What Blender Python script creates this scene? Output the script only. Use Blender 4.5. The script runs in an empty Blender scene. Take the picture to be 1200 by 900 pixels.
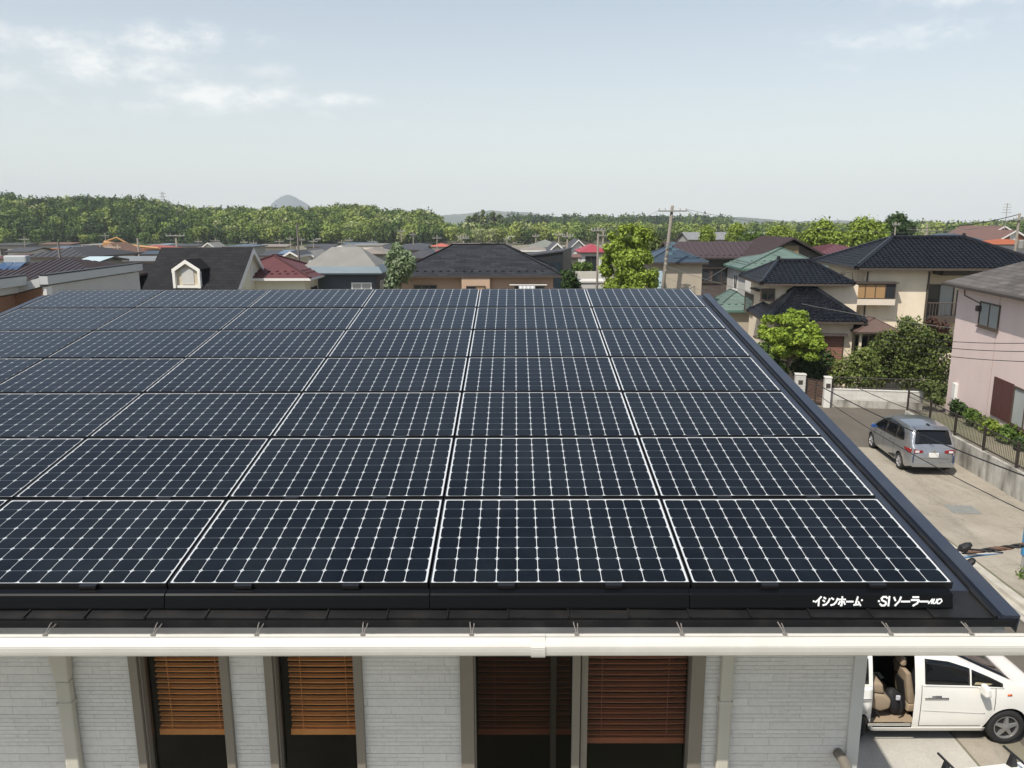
import bpy, math, random
import numpy as np
from mathutils import Vector, Matrix

R = math.radians
random.seed(7)
rng = np.random.default_rng(11)
SC = bpy.context.scene
COL = SC.collection

# ------------------------------------------------------------------ camera
F = 920.0; PITCH = R(11.58); YAW = R(0.224); ROLL = R(-0.168); H = 8.8
cam_d = bpy.data.cameras.new('camera'); cam = bpy.data.objects.new('camera', cam_d); COL.objects.link(cam)
cam_d.sensor_width = 36.0; cam_d.lens = F / 1200 * 36.0; cam_d.clip_start = 0.1; cam_d.clip_end = 20000
cam.matrix_world = Matrix.Translation((0, 0, H)) @ Matrix.Rotation(YAW, 4, 'Z') @ Matrix.Rotation(math.pi / 2 - PITCH, 4, 'X') @ Matrix.Rotation(ROLL, 4, 'Z')
SC.camera = cam

# ------------------------------------------------------------------ sun and sky
SUN = Vector((-0.46, -0.55, 1.0)).normalized()
ELEV = math.asin(SUN.z); AZ = math.atan2(SUN.x, SUN.y)
sun_d = bpy.data.lights.new('sun', 'SUN'); sun_d.energy = 4.3; sun_d.angle = R(0.5); sun_d.color = (1.0, 0.94, 0.85)
sun = bpy.data.objects.new('sun', sun_d); COL.objects.link(sun)
sun.rotation_euler = SUN.to_track_quat('Z', 'Y').to_euler()
SC.view_settings.view_transform = 'Standard'; SC.view_settings.look = 'None'
SC.view_settings.exposure = 0.3; SC.view_settings.gamma = 1.0; SC.view_settings.use_curve_mapping = False

world = bpy.data.worlds.new('World'); SC.world = world; world.use_nodes = True
def build_world():
    nt = world.node_tree; N = nt.nodes; L = nt.links; N.clear()
    out = N.new('ShaderNodeOutputWorld'); bg = N.new('ShaderNodeBackground'); bg.inputs[1].default_value = 0.115
    sky = N.new('ShaderNodeTexSky'); sky.sky_type = 'NISHITA'; sky.sun_disc = False
    sky.sun_elevation = ELEV; sky.sun_rotation = AZ; sky.air_density = 1.0; sky.dust_density = 1.6; sky.ozone_density = 1.0
    tc = N.new('ShaderNodeTexCoord')
    sep = N.new('ShaderNodeSeparateXYZ'); L.new(tc.outputs['Generated'], sep.inputs[0])
    def math_(op, a, b=None, c=None):
        m = N.new('ShaderNodeMath'); m.operation = op
        for i, s in enumerate((a, b, c)):
            if s is None: continue
            if isinstance(s, (int, float)): m.inputs[i].default_value = s
            else: L.new(s, m.inputs[i])
        return m.outputs[0]
    # azimuth / elevation in radians, north = +y
    az = math_('ARCTAN2', sep.outputs[0], sep.outputs[1])
    el = math_('ARCSINE', sep.outputs[2])
    # thin hazy veil: the sky whitens and evens out towards the horizon
    mist = math_('SUBTRACT', 1.0, math_('MULTIPLY', el, 2.1)); mist = math_('MAXIMUM', mist, 0.15); mist = math_('MINIMUM', mist, 1.0)
    mist = math_('MULTIPLY', mist, 0.80)
    mixv = N.new('ShaderNodeMixRGB'); L.new(mist, mixv.inputs[0]); L.new(sky.outputs[0], mixv.inputs[1]); mixv.inputs[2].default_value = (6.6, 6.85, 6.5, 1)
    # clouds: soft puffs with a fractal edge
    comb = N.new('ShaderNodeCombineXYZ'); L.new(az, comb.inputs[0]); L.new(math_('MULTIPLY', el, 1.9), comb.inputs[1])
    noi = N.new('ShaderNodeTexNoise'); noi.inputs['Scale'].default_value = 24; noi.inputs['Detail'].default_value = 9; noi.inputs['Roughness'].default_value = 0.62
    L.new(comb.outputs[0], noi.inputs['Vector'])
    blobs = [(-.52, .185, .06, .016, .55), (-.45, .168, .070, .018, .72), (-.405, .195, .050, .014, .72), (-.36, .205, .035, .010, .6), (-.53, .150, .06, .014, .42), (-.335, .142, .075, .013, .75), (-.40, .128, .060, .010, .45), (-.29, .172, .026, .008, .5), (-.205, .143, .032, .008, .62),
             (-.295, .205, .022, .008, .5), (-.155, .120, .018, .006, .42), (-.47, .125, .09, .018, .30), (-.58, .235, .05, .012, .45), (-.24, .125, .03, .006, .34),
             (.43, .195, .13, .018, .48), (.52, .228, .13, .016, .50), (.60, .25, .13, .014, .46), (.38, .172, .09, .012, .26), (0, .112, .03, .006, .2), (.16, .115, .03, .005, .18)]
    tot = None
    for a0, e0, sa, se, amp in blobs:
        if a0 < -.1: sa, se = sa * 1.25, se * 1.3
        da = math_('MULTIPLY', math_('SUBTRACT', az, a0), 1 / sa)
        de = math_('MULTIPLY', math_('SUBTRACT', el, e0), 1 / se)
        q = math_('ADD', math_('MULTIPLY', da, da), math_('MULTIPLY', de, de))
        g = math_('MULTIPLY', math_('EXPONENT', math_('MULTIPLY', q, -0.8)), amp)
        tot = g if tot is None else math_('MAXIMUM', tot, g)
    n2 = math_('MULTIPLY', math_('SUBTRACT', noi.outputs['Fac'], 0.5), 3.4)
    m = math_('ADD', tot, math_('MULTIPLY', n2, math_('MULTIPLY', math_('ADD', tot, 0.25), 0.75)))
    mr = N.new('ShaderNodeMapRange'); mr.interpolation_type = 'SMOOTHSTEP'; L.new(m, mr.inputs[0])
    mr.inputs[1].default_value = 0.16; mr.inputs[2].default_value = 1.15; mr.inputs[3].default_value = 0; mr.inputs[4].default_value = 0.75
    mixc = N.new('ShaderNodeMixRGB'); L.new(mr.outputs[0], mixc.inputs[0]); L.new(mixv.outputs[0], mixc.inputs[1]); mixc.inputs[2].default_value = (8.0, 8.0, 7.8, 1)
    L.new(mixc.outputs[0], bg.inputs[0]); L.new(bg.outputs[0], out.inputs[0])
build_world()

# ------------------------------------------------------------------ photo helpers (1200 x 900 picture coordinates to world points)
def ray(px, py):
    dx, dy = px - 600, py - 450
    c, s = math.cos(ROLL), math.sin(ROLL); dx, dy = dx * c + dy * s, -dx * s + dy * c
    x, u = dx / F, -dy / F
    y = math.cos(PITCH) + u * math.sin(PITCH); z = -math.sin(PITCH) + u * math.cos(PITCH)
    c, s = math.cos(YAW), math.sin(YAW)
    return Vector((x * c - y * s, x * s + y * c, z))
def P(px, py, Y):
    r = ray(px, py); r = r * (Y / r.y); return Vector((r.x, r.y, r.z + H))
def G(px, py, z=0.0):
    r = ray(px, py); r = r * ((z - H) / r.z); return Vector((r.x, r.y, z))

# ------------------------------------------------------------------ mesh builder
class MB:
    def __init__(s): s.v = []; s.f = []; s.mi = []; s.uv = {}
    def poly(s, pts, mi=0, uv=None):
        b = len(s.v); s.v.extend([tuple(p) for p in pts]); s.f.append(tuple(range(b, b + len(pts)))); s.mi.append(mi)
        if uv: s.uv[len(s.f) - 1] = uv
    def box(s, x0, x1, y0, y1, z0, z1, mi=0, M=None):
        c = [(x0, y0, z0), (x1, y0, z0), (x1, y1, z0), (x0, y1, z0), (x0, y0, z1), (x1, y0, z1), (x1, y1, z1), (x0, y1, z1)]
        if M is not None: c = [tuple(M @ Vector(p)) for p in c]
        b = len(s.v); s.v.extend(c)
        for q in ((3, 2, 1, 0), (4, 5, 6, 7), (0, 1, 5, 4), (1, 2, 6, 5), (2, 3, 7, 6), (3, 0, 4, 7)):
            s.f.append(tuple(b + i for i in q)); s.mi.append(mi)
    def hexa(s, c, mi=0):      # eight corners, bottom four then top four
        b = len(s.v); s.v.extend([tuple(p) for p in c])
        for q in ((3, 2, 1, 0), (4, 5, 6, 7), (0, 1, 5, 4), (1, 2, 6, 5), (2, 3, 7, 6), (3, 0, 4, 7)):
            s.f.append(tuple(b + i for i in q)); s.mi.append(mi)
    def tube(s, pts, r, n=8, mi=0, cap=True, flat=None):
        pts = [Vector(p) for p in pts]; rs = r if isinstance(r, (list, tuple)) else [r] * len(pts)
        rings = []; prev = None
        for i, p in enumerate(pts):
            t = (pts[min(i + 1, len(pts) - 1)] - pts[max(i - 1, 0)]).normalized()
            if prev is None:
                a = Vector((0, 0, 1)) if abs(t.z) < .9 else Vector((1, 0, 0)); u = t.cross(a).normalized()
            else:
                u = (prev - t * prev.dot(t)).normalized()
            prev = u; w = t.cross(u)
            b = len(s.v)
            for k in range(n):
                an = 2 * math.pi * k / n; s.v.append(tuple(p + (u * math.cos(an) + w * math.sin(an)) * rs[i]))
            rings.append(b)
        for a, b in zip(rings, rings[1:]):
            for k in range(n):
                s.f.append((a + k, a + (k + 1) % n, b + (k + 1) % n, b + k)); s.mi.append(mi)
        if cap:
            s.f.append(tuple(rings[0] + k for k in reversed(range(n)))); s.mi.append(mi)
            s.f.append(tuple(rings[-1] + k for k in range(n))); s.mi.append(mi)
    def lathe(s, prof, M=None, n=24, mi=0):   # prof: (radius, height) about local z
        rings = []
        for r, h in prof:
            b = len(s.v); rings.append(b)
            for k in range(n):
                an = 2 * math.pi * k / n; p = Vector((r * math.cos(an), r * math.sin(an), h)); s.v.append(tuple(M @ p if M else p))
        for a, b in zip(rings, rings[1:]):
            for k in range(n):
                s.f.append((a + k, a + (k + 1) % n, b + (k + 1) % n, b + k)); s.mi.append(mi)
        s.f.append(tuple(rings[0] + k for k in reversed(range(n)))); s.mi.append(mi)
        s.f.append(tuple(rings[-1] + k for k in range(n))); s.mi.append(mi)
    def prism(s, pts, d, mi=0):   # polygon pts swept by vector d
        d = Vector(d); pts = [Vector(p) for p in pts]; n = len(pts)
        b = len(s.v); s.v.extend([tuple(p) for p in pts] + [tuple(p + d) for p in pts])
        s.f.append(tuple(b + i for i in reversed(range(n)))); s.mi.append(mi)
        s.f.append(tuple(b + n + i for i in range(n))); s.mi.append(mi)
        for i in range(n):
            j = (i + 1) % n; s.f.append((b + i, b + j, b + n + j, b + n + i)); s.mi.append(mi)
    def grid(s, rows, mi=0):
        b = len(s.v); m = len(rows[0])
        for r in rows: s.v.extend([tuple(p) for p in r])
        for i in range(len(rows) - 1):
            for j in range(m - 1):
                s.f.append((b + i * m + j, b + i * m + j + 1, b + (i + 1) * m + j + 1, b + (i + 1) * m + j)); s.mi.append(mi)
    def build(s, name, mats, parent=None, smooth=False, bevel=0.0, label=None, fix=True):
        me = bpy.data.meshes.new(name); me.from_pydata(s.v, [], s.f)
        if not isinstance(mats, (list, tuple)): mats = [mats]
        for m in mats: me.materials.append(m)
        me.polygons.foreach_set('material_index', s.mi)
        if s.uv:
            ul = me.uv_layers.new(name='UVMap')
            for fi, uv in s.uv.items():
                for li, q in zip(me.polygons[fi].loop_indices, uv): ul.data[li].uv = q
        if fix:
            import bmesh
            bm = bmesh.new(); bm.from_mesh(me); bmesh.ops.recalc_face_normals(bm, faces=bm.faces); bm.to_mesh(me); bm.free()
        if smooth: me.polygons.foreach_set('use_smooth', [True] * len(me.polygons))
        me.update()
        o = bpy.data.objects.new(name, me); COL.objects.link(o)
        if parent is not None: o.parent = parent
        if bevel:
            b = o.modifiers.new('bevel', 'BEVEL'); b.width = bevel; b.segments = 2; b.limit_method = 'ANGLE'; b.angle_limit = R(40)
        if label: o['label'] = label
        return o

def tag(o, label, cat, group=None, kind=None):
    o['label'] = label; o['category'] = cat
    if group: o['group'] = group
    if kind: o['kind'] = kind
    return o
def thing(name, label, cat, loc=(0, 0, 0), rot=0.0, group=None):
    o = bpy.data.objects.new(name, None); COL.objects.link(o); o.location = loc; o.rotation_euler = (0, 0, rot); o.empty_display_size = .3
    return tag(o, label, cat, group)
def struct(o, kind='structure'): o['kind'] = kind; return o

# ------------------------------------------------------------------ materials
def _bsdf(name):
    m = bpy.data.materials.new(name); m.use_nodes = True; nt = m.node_tree
    return m, nt, nt.nodes['Principled BSDF']
_cache = {}
def mat(name, col, rough=.6, var=.14, scale=2.5, metal=0., spec=.4, bump=0., bscale=30., coat=0., dirt=0., dirtcol=(.12, .10, .08)):
    if name in _cache: return _cache[name]
    m, nt, b = _bsdf(name); N, L = nt.nodes, nt.links
    tc = N.new('ShaderNodeTexCoord')
    n1 = N.new('ShaderNodeTexNoise'); n1.inputs['Scale'].default_value = scale; n1.inputs['Detail'].default_value = 8; n1.inputs['Roughness'].default_value = .65
    L.new(tc.outputs['Object'], n1.inputs['Vector'])
    mr = N.new('ShaderNodeMapRange'); L.new(n1.outputs['Fac'], mr.inputs[0])
    mr.inputs[1].default_value = .25; mr.inputs[2].default_value = .75; mr.inputs[3].default_value = 1 - var; mr.inputs[4].default_value = 1 + var
    mx = N.new('ShaderNodeVectorMath'); mx.operation = 'SCALE'; mx.inputs[0].default_value = col; L.new(mr.outputs[0], mx.inputs['Scale'])
    src = mx.outputs[0]
    if dirt:
        n2 = N.new('ShaderNodeTexNoise'); n2.inputs['Scale'].default_value = scale * .45; n2.inputs['Detail'].default_value = 6
        mp = N.new('ShaderNodeMapping'); mp.inputs['Scale'].default_value = (2.2, 2.2, .5); L.new(tc.outputs['Object'], mp.inputs[0]); L.new(mp.outputs[0], n2.inputs['Vector'])
        m2 = N.new('ShaderNodeMapRange'); L.new(n2.outputs['Fac'], m2.inputs[0]); m2.inputs[1].default_value = .46; m2.inputs[2].default_value = .70; m2.inputs[3].default_value = 0; m2.inputs[4].default_value = dirt
        mm = N.new('ShaderNodeMixRGB'); L.new(m2.outputs[0], mm.inputs[0]); L.new(src, mm.inputs[1]); mm.inputs[2].default_value = (*dirtcol, 1); src = mm.outputs[0]
    L.new(src, b.inputs['Base Color'])
    b.inputs['Roughness'].default_value = rough; b.inputs['Metallic'].default_value = metal; b.inputs['Specular IOR Level'].default_value = spec
    b.inputs['Coat Weight'].default_value = coat; b.inputs['Coat Roughness'].default_value = .06
    if bump:
        n3 = N.new('ShaderNodeTexNoise'); n3.inputs['Scale'].default_value = bscale; n3.inputs['Detail'].default_value = 6; L.new(tc.outputs['Object'], n3.inputs['Vector'])
        bp = N.new('ShaderNodeBump'); bp.inputs['Strength'].default_value = bump; bp.inputs['Distance'].default_value = .02; L.new(n3.outputs['Fac'], bp.inputs['Height']); L.new(bp.outputs[0], b.inputs['Normal'])
    _cache[name] = m; return m

def brick_mat(name, c1, c2, cm, bw, bh, mortar, uv=False, rough=.75, bump=.5, offset=.5, noise=.25, spec=.3, wobble=0.0, bias=0.0):
    if name in _cache: return _cache[name]
    m, nt, b = _bsdf(name); N, L = nt.nodes, nt.links
    tc = N.new('ShaderNodeTexCoord')
    if uv: vec = tc.outputs['UV']
    else:
        sp = N.new('ShaderNodeSeparateXYZ'); L.new(tc.outputs['Object'], sp.inputs[0])
        ad = N.new('ShaderNodeMath'); ad.operation = 'ADD'; L.new(sp.outputs[0], ad.inputs[0]); L.new(sp.outputs[1], ad.inputs[1])
        cb = N.new('ShaderNodeCombineXYZ'); L.new(ad.outputs[0], cb.inputs[0]); L.new(sp.outputs[2], cb.inputs[1]); vec = cb.outputs[0]
    def bricks(w, h, off):
        br = N.new('ShaderNodeTexBrick'); L.new(vec, br.inputs['Vector'])
        br.inputs['Color1'].default_value = (*c1, 1); br.inputs['Color2'].default_value = (*c2, 1); br.inputs['Mortar'].default_value = (*cm, 1)
        br.inputs['Scale'].default_value = 1; br.inputs['Mortar Size'].default_value = mortar; br.inputs['Mortar Smooth'].default_value = .3
        br.inputs['Brick Width'].default_value = w; br.inputs['Row Height'].default_value = h; br.offset = off; br.inputs['Bias'].default_value = bias
        return br
    br = bricks(bw, bh, offset); colr, fac = br.outputs['Color'], br.outputs['Fac']
    n1 = N.new('ShaderNodeTexNoise'); n1.inputs['Scale'].default_value = 1.3; n1.inputs['Detail'].default_value = 9; n1.inputs['Roughness'].default_value = .7; L.new(tc.outputs['Object'], n1.inputs['Vector'])
    mr = N.new('ShaderNodeMapRange'); L.new(n1.outputs['Fac'], mr.inputs[0]); mr.inputs[1].default_value = .25; mr.inputs[2].default_value = .75; mr.inputs[3].default_value = 1 - noise; mr.inputs[4].default_value = 1 + noise
    sc = N.new('ShaderNodeVectorMath'); sc.operation = 'SCALE'; L.new(colr, sc.inputs[0]); L.new(mr.outputs[0], sc.inputs['Scale'])
    L.new(sc.outputs[0], b.inputs['Base Color'])
    b.inputs['Roughness'].default_value = rough; b.inputs['Specular IOR Level'].default_value = spec
    n2 = N.new('ShaderNodeTexNoise'); n2.inputs['Scale'].default_value = 22; n2.inputs['Detail'].default_value = 5; L.new(tc.outputs['Object'], n2.inputs['Vector'])
    hh = N.new('ShaderNodeMath'); hh.operation = 'MULTIPLY_ADD'; L.new(fac, hh.inputs[0]); hh.inputs[1].default_value = -1.0; L.new(n2.outputs['Fac'], hh.inputs[2])
    bp = N.new('ShaderNodeBump'); bp.inputs['Strength'].default_value = bump; bp.inputs['Distance'].default_value = .012; L.new(hh.outputs[0], bp.inputs['Height']); L.new(bp.outputs[0], b.inputs['Normal'])
    _cache[name] = m; return m

def glass_mat(name, tint=(.02, .022, .025), gloss=.05, spec=.6):
    if name in _cache: return _cache[name]
    m, nt, b = _bsdf(name); b.inputs['Base Color'].default_value = (*tint, 1); b.inputs['Roughness'].default_value = gloss; b.inputs['Specular IOR Level'].default_value = spec
    _cache[name] = m; return m
def clear_glass(name, tint=(.9, .92, .92), keep=.0):
    if name in _cache: return _cache[name]
    m, nt, b = _bsdf(name); N, L = nt.nodes, nt.links
    tr = N.new('ShaderNodeBsdfTransparent'); tr.inputs[0].default_value = (*tint, 1)
    gl = N.new('ShaderNodeBsdfGlossy'); gl.inputs['Roughness'].default_value = .02
    fr = N.new('ShaderNodeFresnel'); fr.inputs[0].default_value = 1.25
    mx = N.new('ShaderNodeMixShader'); L.new(fr.outputs[0], mx.inputs[0]); L.new(tr.outputs[0], mx.inputs[1]); L.new(gl.outputs[0], mx.inputs[2])
    L.new(mx.outputs[0], N['Material Output'].inputs[0]); _cache[name] = m; return m
def leaf_mat(name, dark, light, tint=False):
    if name in _cache: return _cache[name]
    m, nt, b = _bsdf(name); N, L = nt.nodes, nt.links
    ge = N.new('ShaderNodeNewGeometry'); rp = N.new('ShaderNodeValToRGB'); L.new(ge.outputs['Random Per Island'], rp.inputs[0])
    rp.color_ramp.elements[0].color = (*dark, 1); rp.color_ramp.elements[1].color = (*light, 1)
    c = rp.outputs[0]
    if tint:
        at = N.new('ShaderNodeAttribute'); at.attribute_name = 'tint'
        mm = N.new('ShaderNodeMixRGB'); mm.blend_type = 'MULTIPLY'; mm.inputs[0].default_value = 1; L.new(c, mm.inputs[1]); L.new(at.outputs['Color'], mm.inputs[2]); c = mm.outputs[0]
    L.new(c, b.inputs['Base Color']); b.inputs['Roughness'].default_value = .6; b.inputs['Specular IOR Level'].default_value = .25
    tl = N.new('ShaderNodeBsdfTranslucent'); L.new(c, tl.inputs[0])
    mx = N.new('ShaderNodeMixShader'); mx.inputs[0].default_value = .22; L.new(b.outputs[0], mx.inputs[1]); L.new(tl.outputs[0], mx.inputs[2])
    L.new(mx.outputs[0], N['Material Output'].inputs[0]); _cache[name] = m; return m

# ------------------------------------------------------------------ ground, roads
M_asphalt = mat('asphalt', (.105, .098, .088), .9, .22, 1.2, bump=.5, bscale=60, dirt=.35, dirtcol=(.20, .18, .15))
M_conc = mat('old_concrete', (.30, .27, .218), .92, .34, 1.7, bump=.35, bscale=35, dirt=.9, dirtcol=(.13, .115, .088))
M_padc = mat('pad_concrete', (.47, .455, .42), .9, .12, 1.5, bump=.3, bscale=50, dirt=.3, dirtcol=(.33, .31, .27))
def ground_mat(name, c1, c2, stain, amt, sc=.5, crack=.35, seam=0.0):
    m, nt, b = _bsdf(name); N, L = nt.nodes, nt.links; tc = N.new('ShaderNodeTexCoord')
    def noise(scale, det=8, ro=.65, vec=None):
        n = N.new('ShaderNodeTexNoise'); n.inputs['Scale'].default_value = scale; n.inputs['Detail'].default_value = det; n.inputs['Roughness'].default_value = ro; L.new(vec or tc.outputs['Object'], n.inputs['Vector']); return n.outputs['Fac']
    def mr(v, a, b_, c, d):
        n = N.new('ShaderNodeMapRange'); L.new(v, n.inputs[0]); n.inputs[1].default_value = a; n.inputs[2].default_value = b_; n.inputs[3].default_value = c; n.inputs[4].default_value = d; return n.outputs[0]
    def mix(f, a, b_, mode='MIX'):
        n = N.new('ShaderNodeMixRGB'); n.blend_type = mode; L.new(f, n.inputs[0]) if not isinstance(f, float) else setattr(n.inputs[0], 'default_value', f)
        for k, v in ((1, a), (2, b_)):
            if isinstance(v, tuple): n.inputs[k].default_value = (*v, 1)
            else: L.new(v, n.inputs[k])
        return n.outputs[0]
    col = mix(mr(noise(sc, 10, .72), .35, .65, 0, 1), c1, c2)
    mp = N.new('ShaderNodeMapping'); mp.inputs['Scale'].default_value = (1.6, .35, 1); mp.inputs['Rotation'].default_value = (0, 0, .2); L.new(tc.outputs['Object'], mp.inputs[0])
    col = mix(mr(noise(sc * 1.4, 9, .7, mp.outputs[0]), .50, .72, 0, amt), col, stain)
    col = mix(mr(noise(sc * 5, 8, .75), .56, .74, 0, amt * .8), col, stain)
    sp = N.new('ShaderNodeVectorMath'); sp.operation = 'SCALE'; L.new(col, sp.inputs[0]); L.new(mr(noise(45, 5, .8), .3, .7, .82, 1.18), sp.inputs['Scale']); col = sp.outputs[0]
    if crack:
        v = N.new('ShaderNodeTexVoronoi'); v.feature = 'DISTANCE_TO_EDGE'; v.inputs['Scale'].default_value = crack
        wn = N.new('ShaderNodeTexNoise'); wn.inputs['Scale'].default_value = 1.2; wn.inputs['Detail'].default_value = 6; L.new(tc.outputs['Object'], wn.inputs['Vector'])
        va = N.new('ShaderNodeVectorMath'); va.operation = 'MULTIPLY_ADD'; L.new(wn.outputs['Color'], va.inputs[0]); va.inputs[1].default_value = (1.2, 1.2, 0); L.new(tc.outputs['Object'], va.inputs[2]); L.new(va.outputs[0], v.inputs['Vector'])
        col = mix(mr(v.outputs['Distance'], .0, .004, .45, 0), col, tuple(x * .35 for x in stain))
    L.new(col, b.inputs['Base Color']); b.inputs['Roughness'].default_value = .93; b.inputs['Specular IOR Level'].default_value = .2
    bp = N.new('ShaderNodeBump'); bp.inputs['Strength'].default_value = .4; bp.inputs['Distance'].default_value = .01; L.new(noise(50, 4), bp.inputs['Height']); L.new(bp.outputs[0], b.inputs['Normal'])
    return m
M_asphalt = ground_mat('road_asphalt', (.125, .110, .090), (.100, .090, .076), (.17, .155, .13), .5, .4, .22)
M_conc = ground_mat('stained_concrete', (.345, .312, .255), (.26, .23, .182), (.14, .125, .10), .65, .55, .30)
M_padc = ground_mat('light_concrete', (.46, .44, .395), (.40, .38, .335), (.27, .25, .215), .45, .8, .0)
M_kerb = mat('kerb_concrete', (.42, .39, .33), .9, .18, 2, bump=.3, bscale=40, dirt=.4, dirtcol=(.24, .21, .17))
M_soil = mat('soil', (.20, .18, .13), .95, .3, .25, bump=.5, bscale=6, dirt=.6, dirtcol=(.07, .10, .035))

def sheet(name, pts, z, m, n=1):
    mb = MB(); mb.poly([(p[0], p[1], z) for p in pts]); return struct(mb.build(name, m))
g = MB(); g.poly([(-5200, -300, 0), (5200, -300, 0), (5200, 5200, 0), (-5200, 5200, 0)]); struct(g.build('ground', M_soil))
sheet('road', [(8.4, -60), (11.7, -60), (12.1, 27.0), (13.2, 30.3), (60, 22.5), (60, 31.0), (19.2, 36.6), (14.6, 37.3), (12.5, 60), (8.9, 60)], .004, M_asphalt)
sheet('side_street', [(-60, 39.5), (8.9, 38.4), (8.8, 33.0), (-60, 34.0)], .008, M_asphalt)
sheet('parking_area', [(11.98, 8), (16.2, 8), (16.2, 24), (16.8, 29.7), (13.2, 30.3), (12.35, 27)], .012, M_conc)
sheet('driveway', [(2.6, 2), (7.62, 2), (7.62, 16), (2.6, 16)], .008, M_padc)
sheet('driveway_apron', [(7.66, 2), (8.30, 2), (8.30, 16), (7.66, 16)], .012, M_conc)
sheet('bounce_sheet', [(-14, 1.2), (2.58, 1.2), (2.58, 4.78), (-14, 4.78)], .008, M_padc)  # unseen pale sheet, added to bounce light onto the wall and blinds
kb = MB()
kp = [(11.70, -20), (11.76, 17.85), (11.92, 23.8), (12.05, 26.6)]
for (a, b) in zip(kp, kp[1:]):
    kb.hexa([(a[0] - .02, a[1], 0), (a[0] + .22, a[1], 0), (b[0] + .22, b[1] - .012, 0), (b[0] - .02, b[1] - .012, 0), (a[0], a[1], .10), (a[0] + .22, a[1], .10), (b[0] + .22, b[1] - .012, .10), (b[0], b[1] - .012, .10)])
struct(kb.build('kerb', M_kerb))
sheet('kerb_gutter', [(11.2, -20), (11.69, -20), (11.75, 17.85), (11.9, 23.8), (12.03, 26.6), (11.55, 26.6), (11.40, 17.85)], .012, M_kerb)
# steel service lid set in the parking concrete
c0 = G(1128, 597, .016)
mb = MB(); mb.box(-.42, .42, -.35, .35, 0, .012)
o = tag(mb.build('drain_cover', mat('lid_steel', (.20, .205, .19), .8, .2, 9), bevel=.003), 'flat grey rectangular cover set into the stained parking concrete', 'drain cover'); o.location = (c0.x, c0.y, .013); o.rotation_euler = (0, 0, R(-6))

# ------------------------------------------------------------------ the roof in front: house under the solar panels
SL = R(8.82); cS, sS = math.cos(SL), math.sin(SL)
AX, AY, AZ_ = 2.629, 4.377, H - 2.118           # bottom right corner of the panel array (upper glass side)
def on_roof(u, v, n=0.0):                        # u metres to the left of the right edge, v metres up the slope, n above the panel plane
    return Vector((AX - u, AY + v * cS - n * sS, AZ_ + v * sS + n * cS))
RT = Matrix(((1, 0, 0), (0, cS, -sS), (0, sS, cS)))   # roof axes
NAVY = mat('navy_coated_steel', (.026, .033, .049), .38, .12, 3, spec=.6, bump=.03, bscale=3, dirt=.3, dirtcol=(.06, .062, .068))
BLACKST = mat('black_coated_steel', (.011, .0115, .013), .42, .18, 4, spec=.25, dirt=.25, dirtcol=(.055, .05, .045))
EAVEST = mat('eave_tile_steel', (.011, .011, .0115), .45, .2, 5, spec=.25, dirt=.25, dirtcol=(.045, .042, .036))
CREAM = mat('cream_pvc', (.55, .535, .485), .42, .08, 4, spec=.5, dirt=.15, dirtcol=(.45, .42, .36))
FASC = mat('fascia_board', (.74, .73, .70), .6, .06, 3, dirt=.25, dirtcol=(.35, .33, .3))
BRONZE = mat('bronze_aluminium', (.21, .19, .158), .42, .06, 6, metal=.25, spec=.5)
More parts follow.
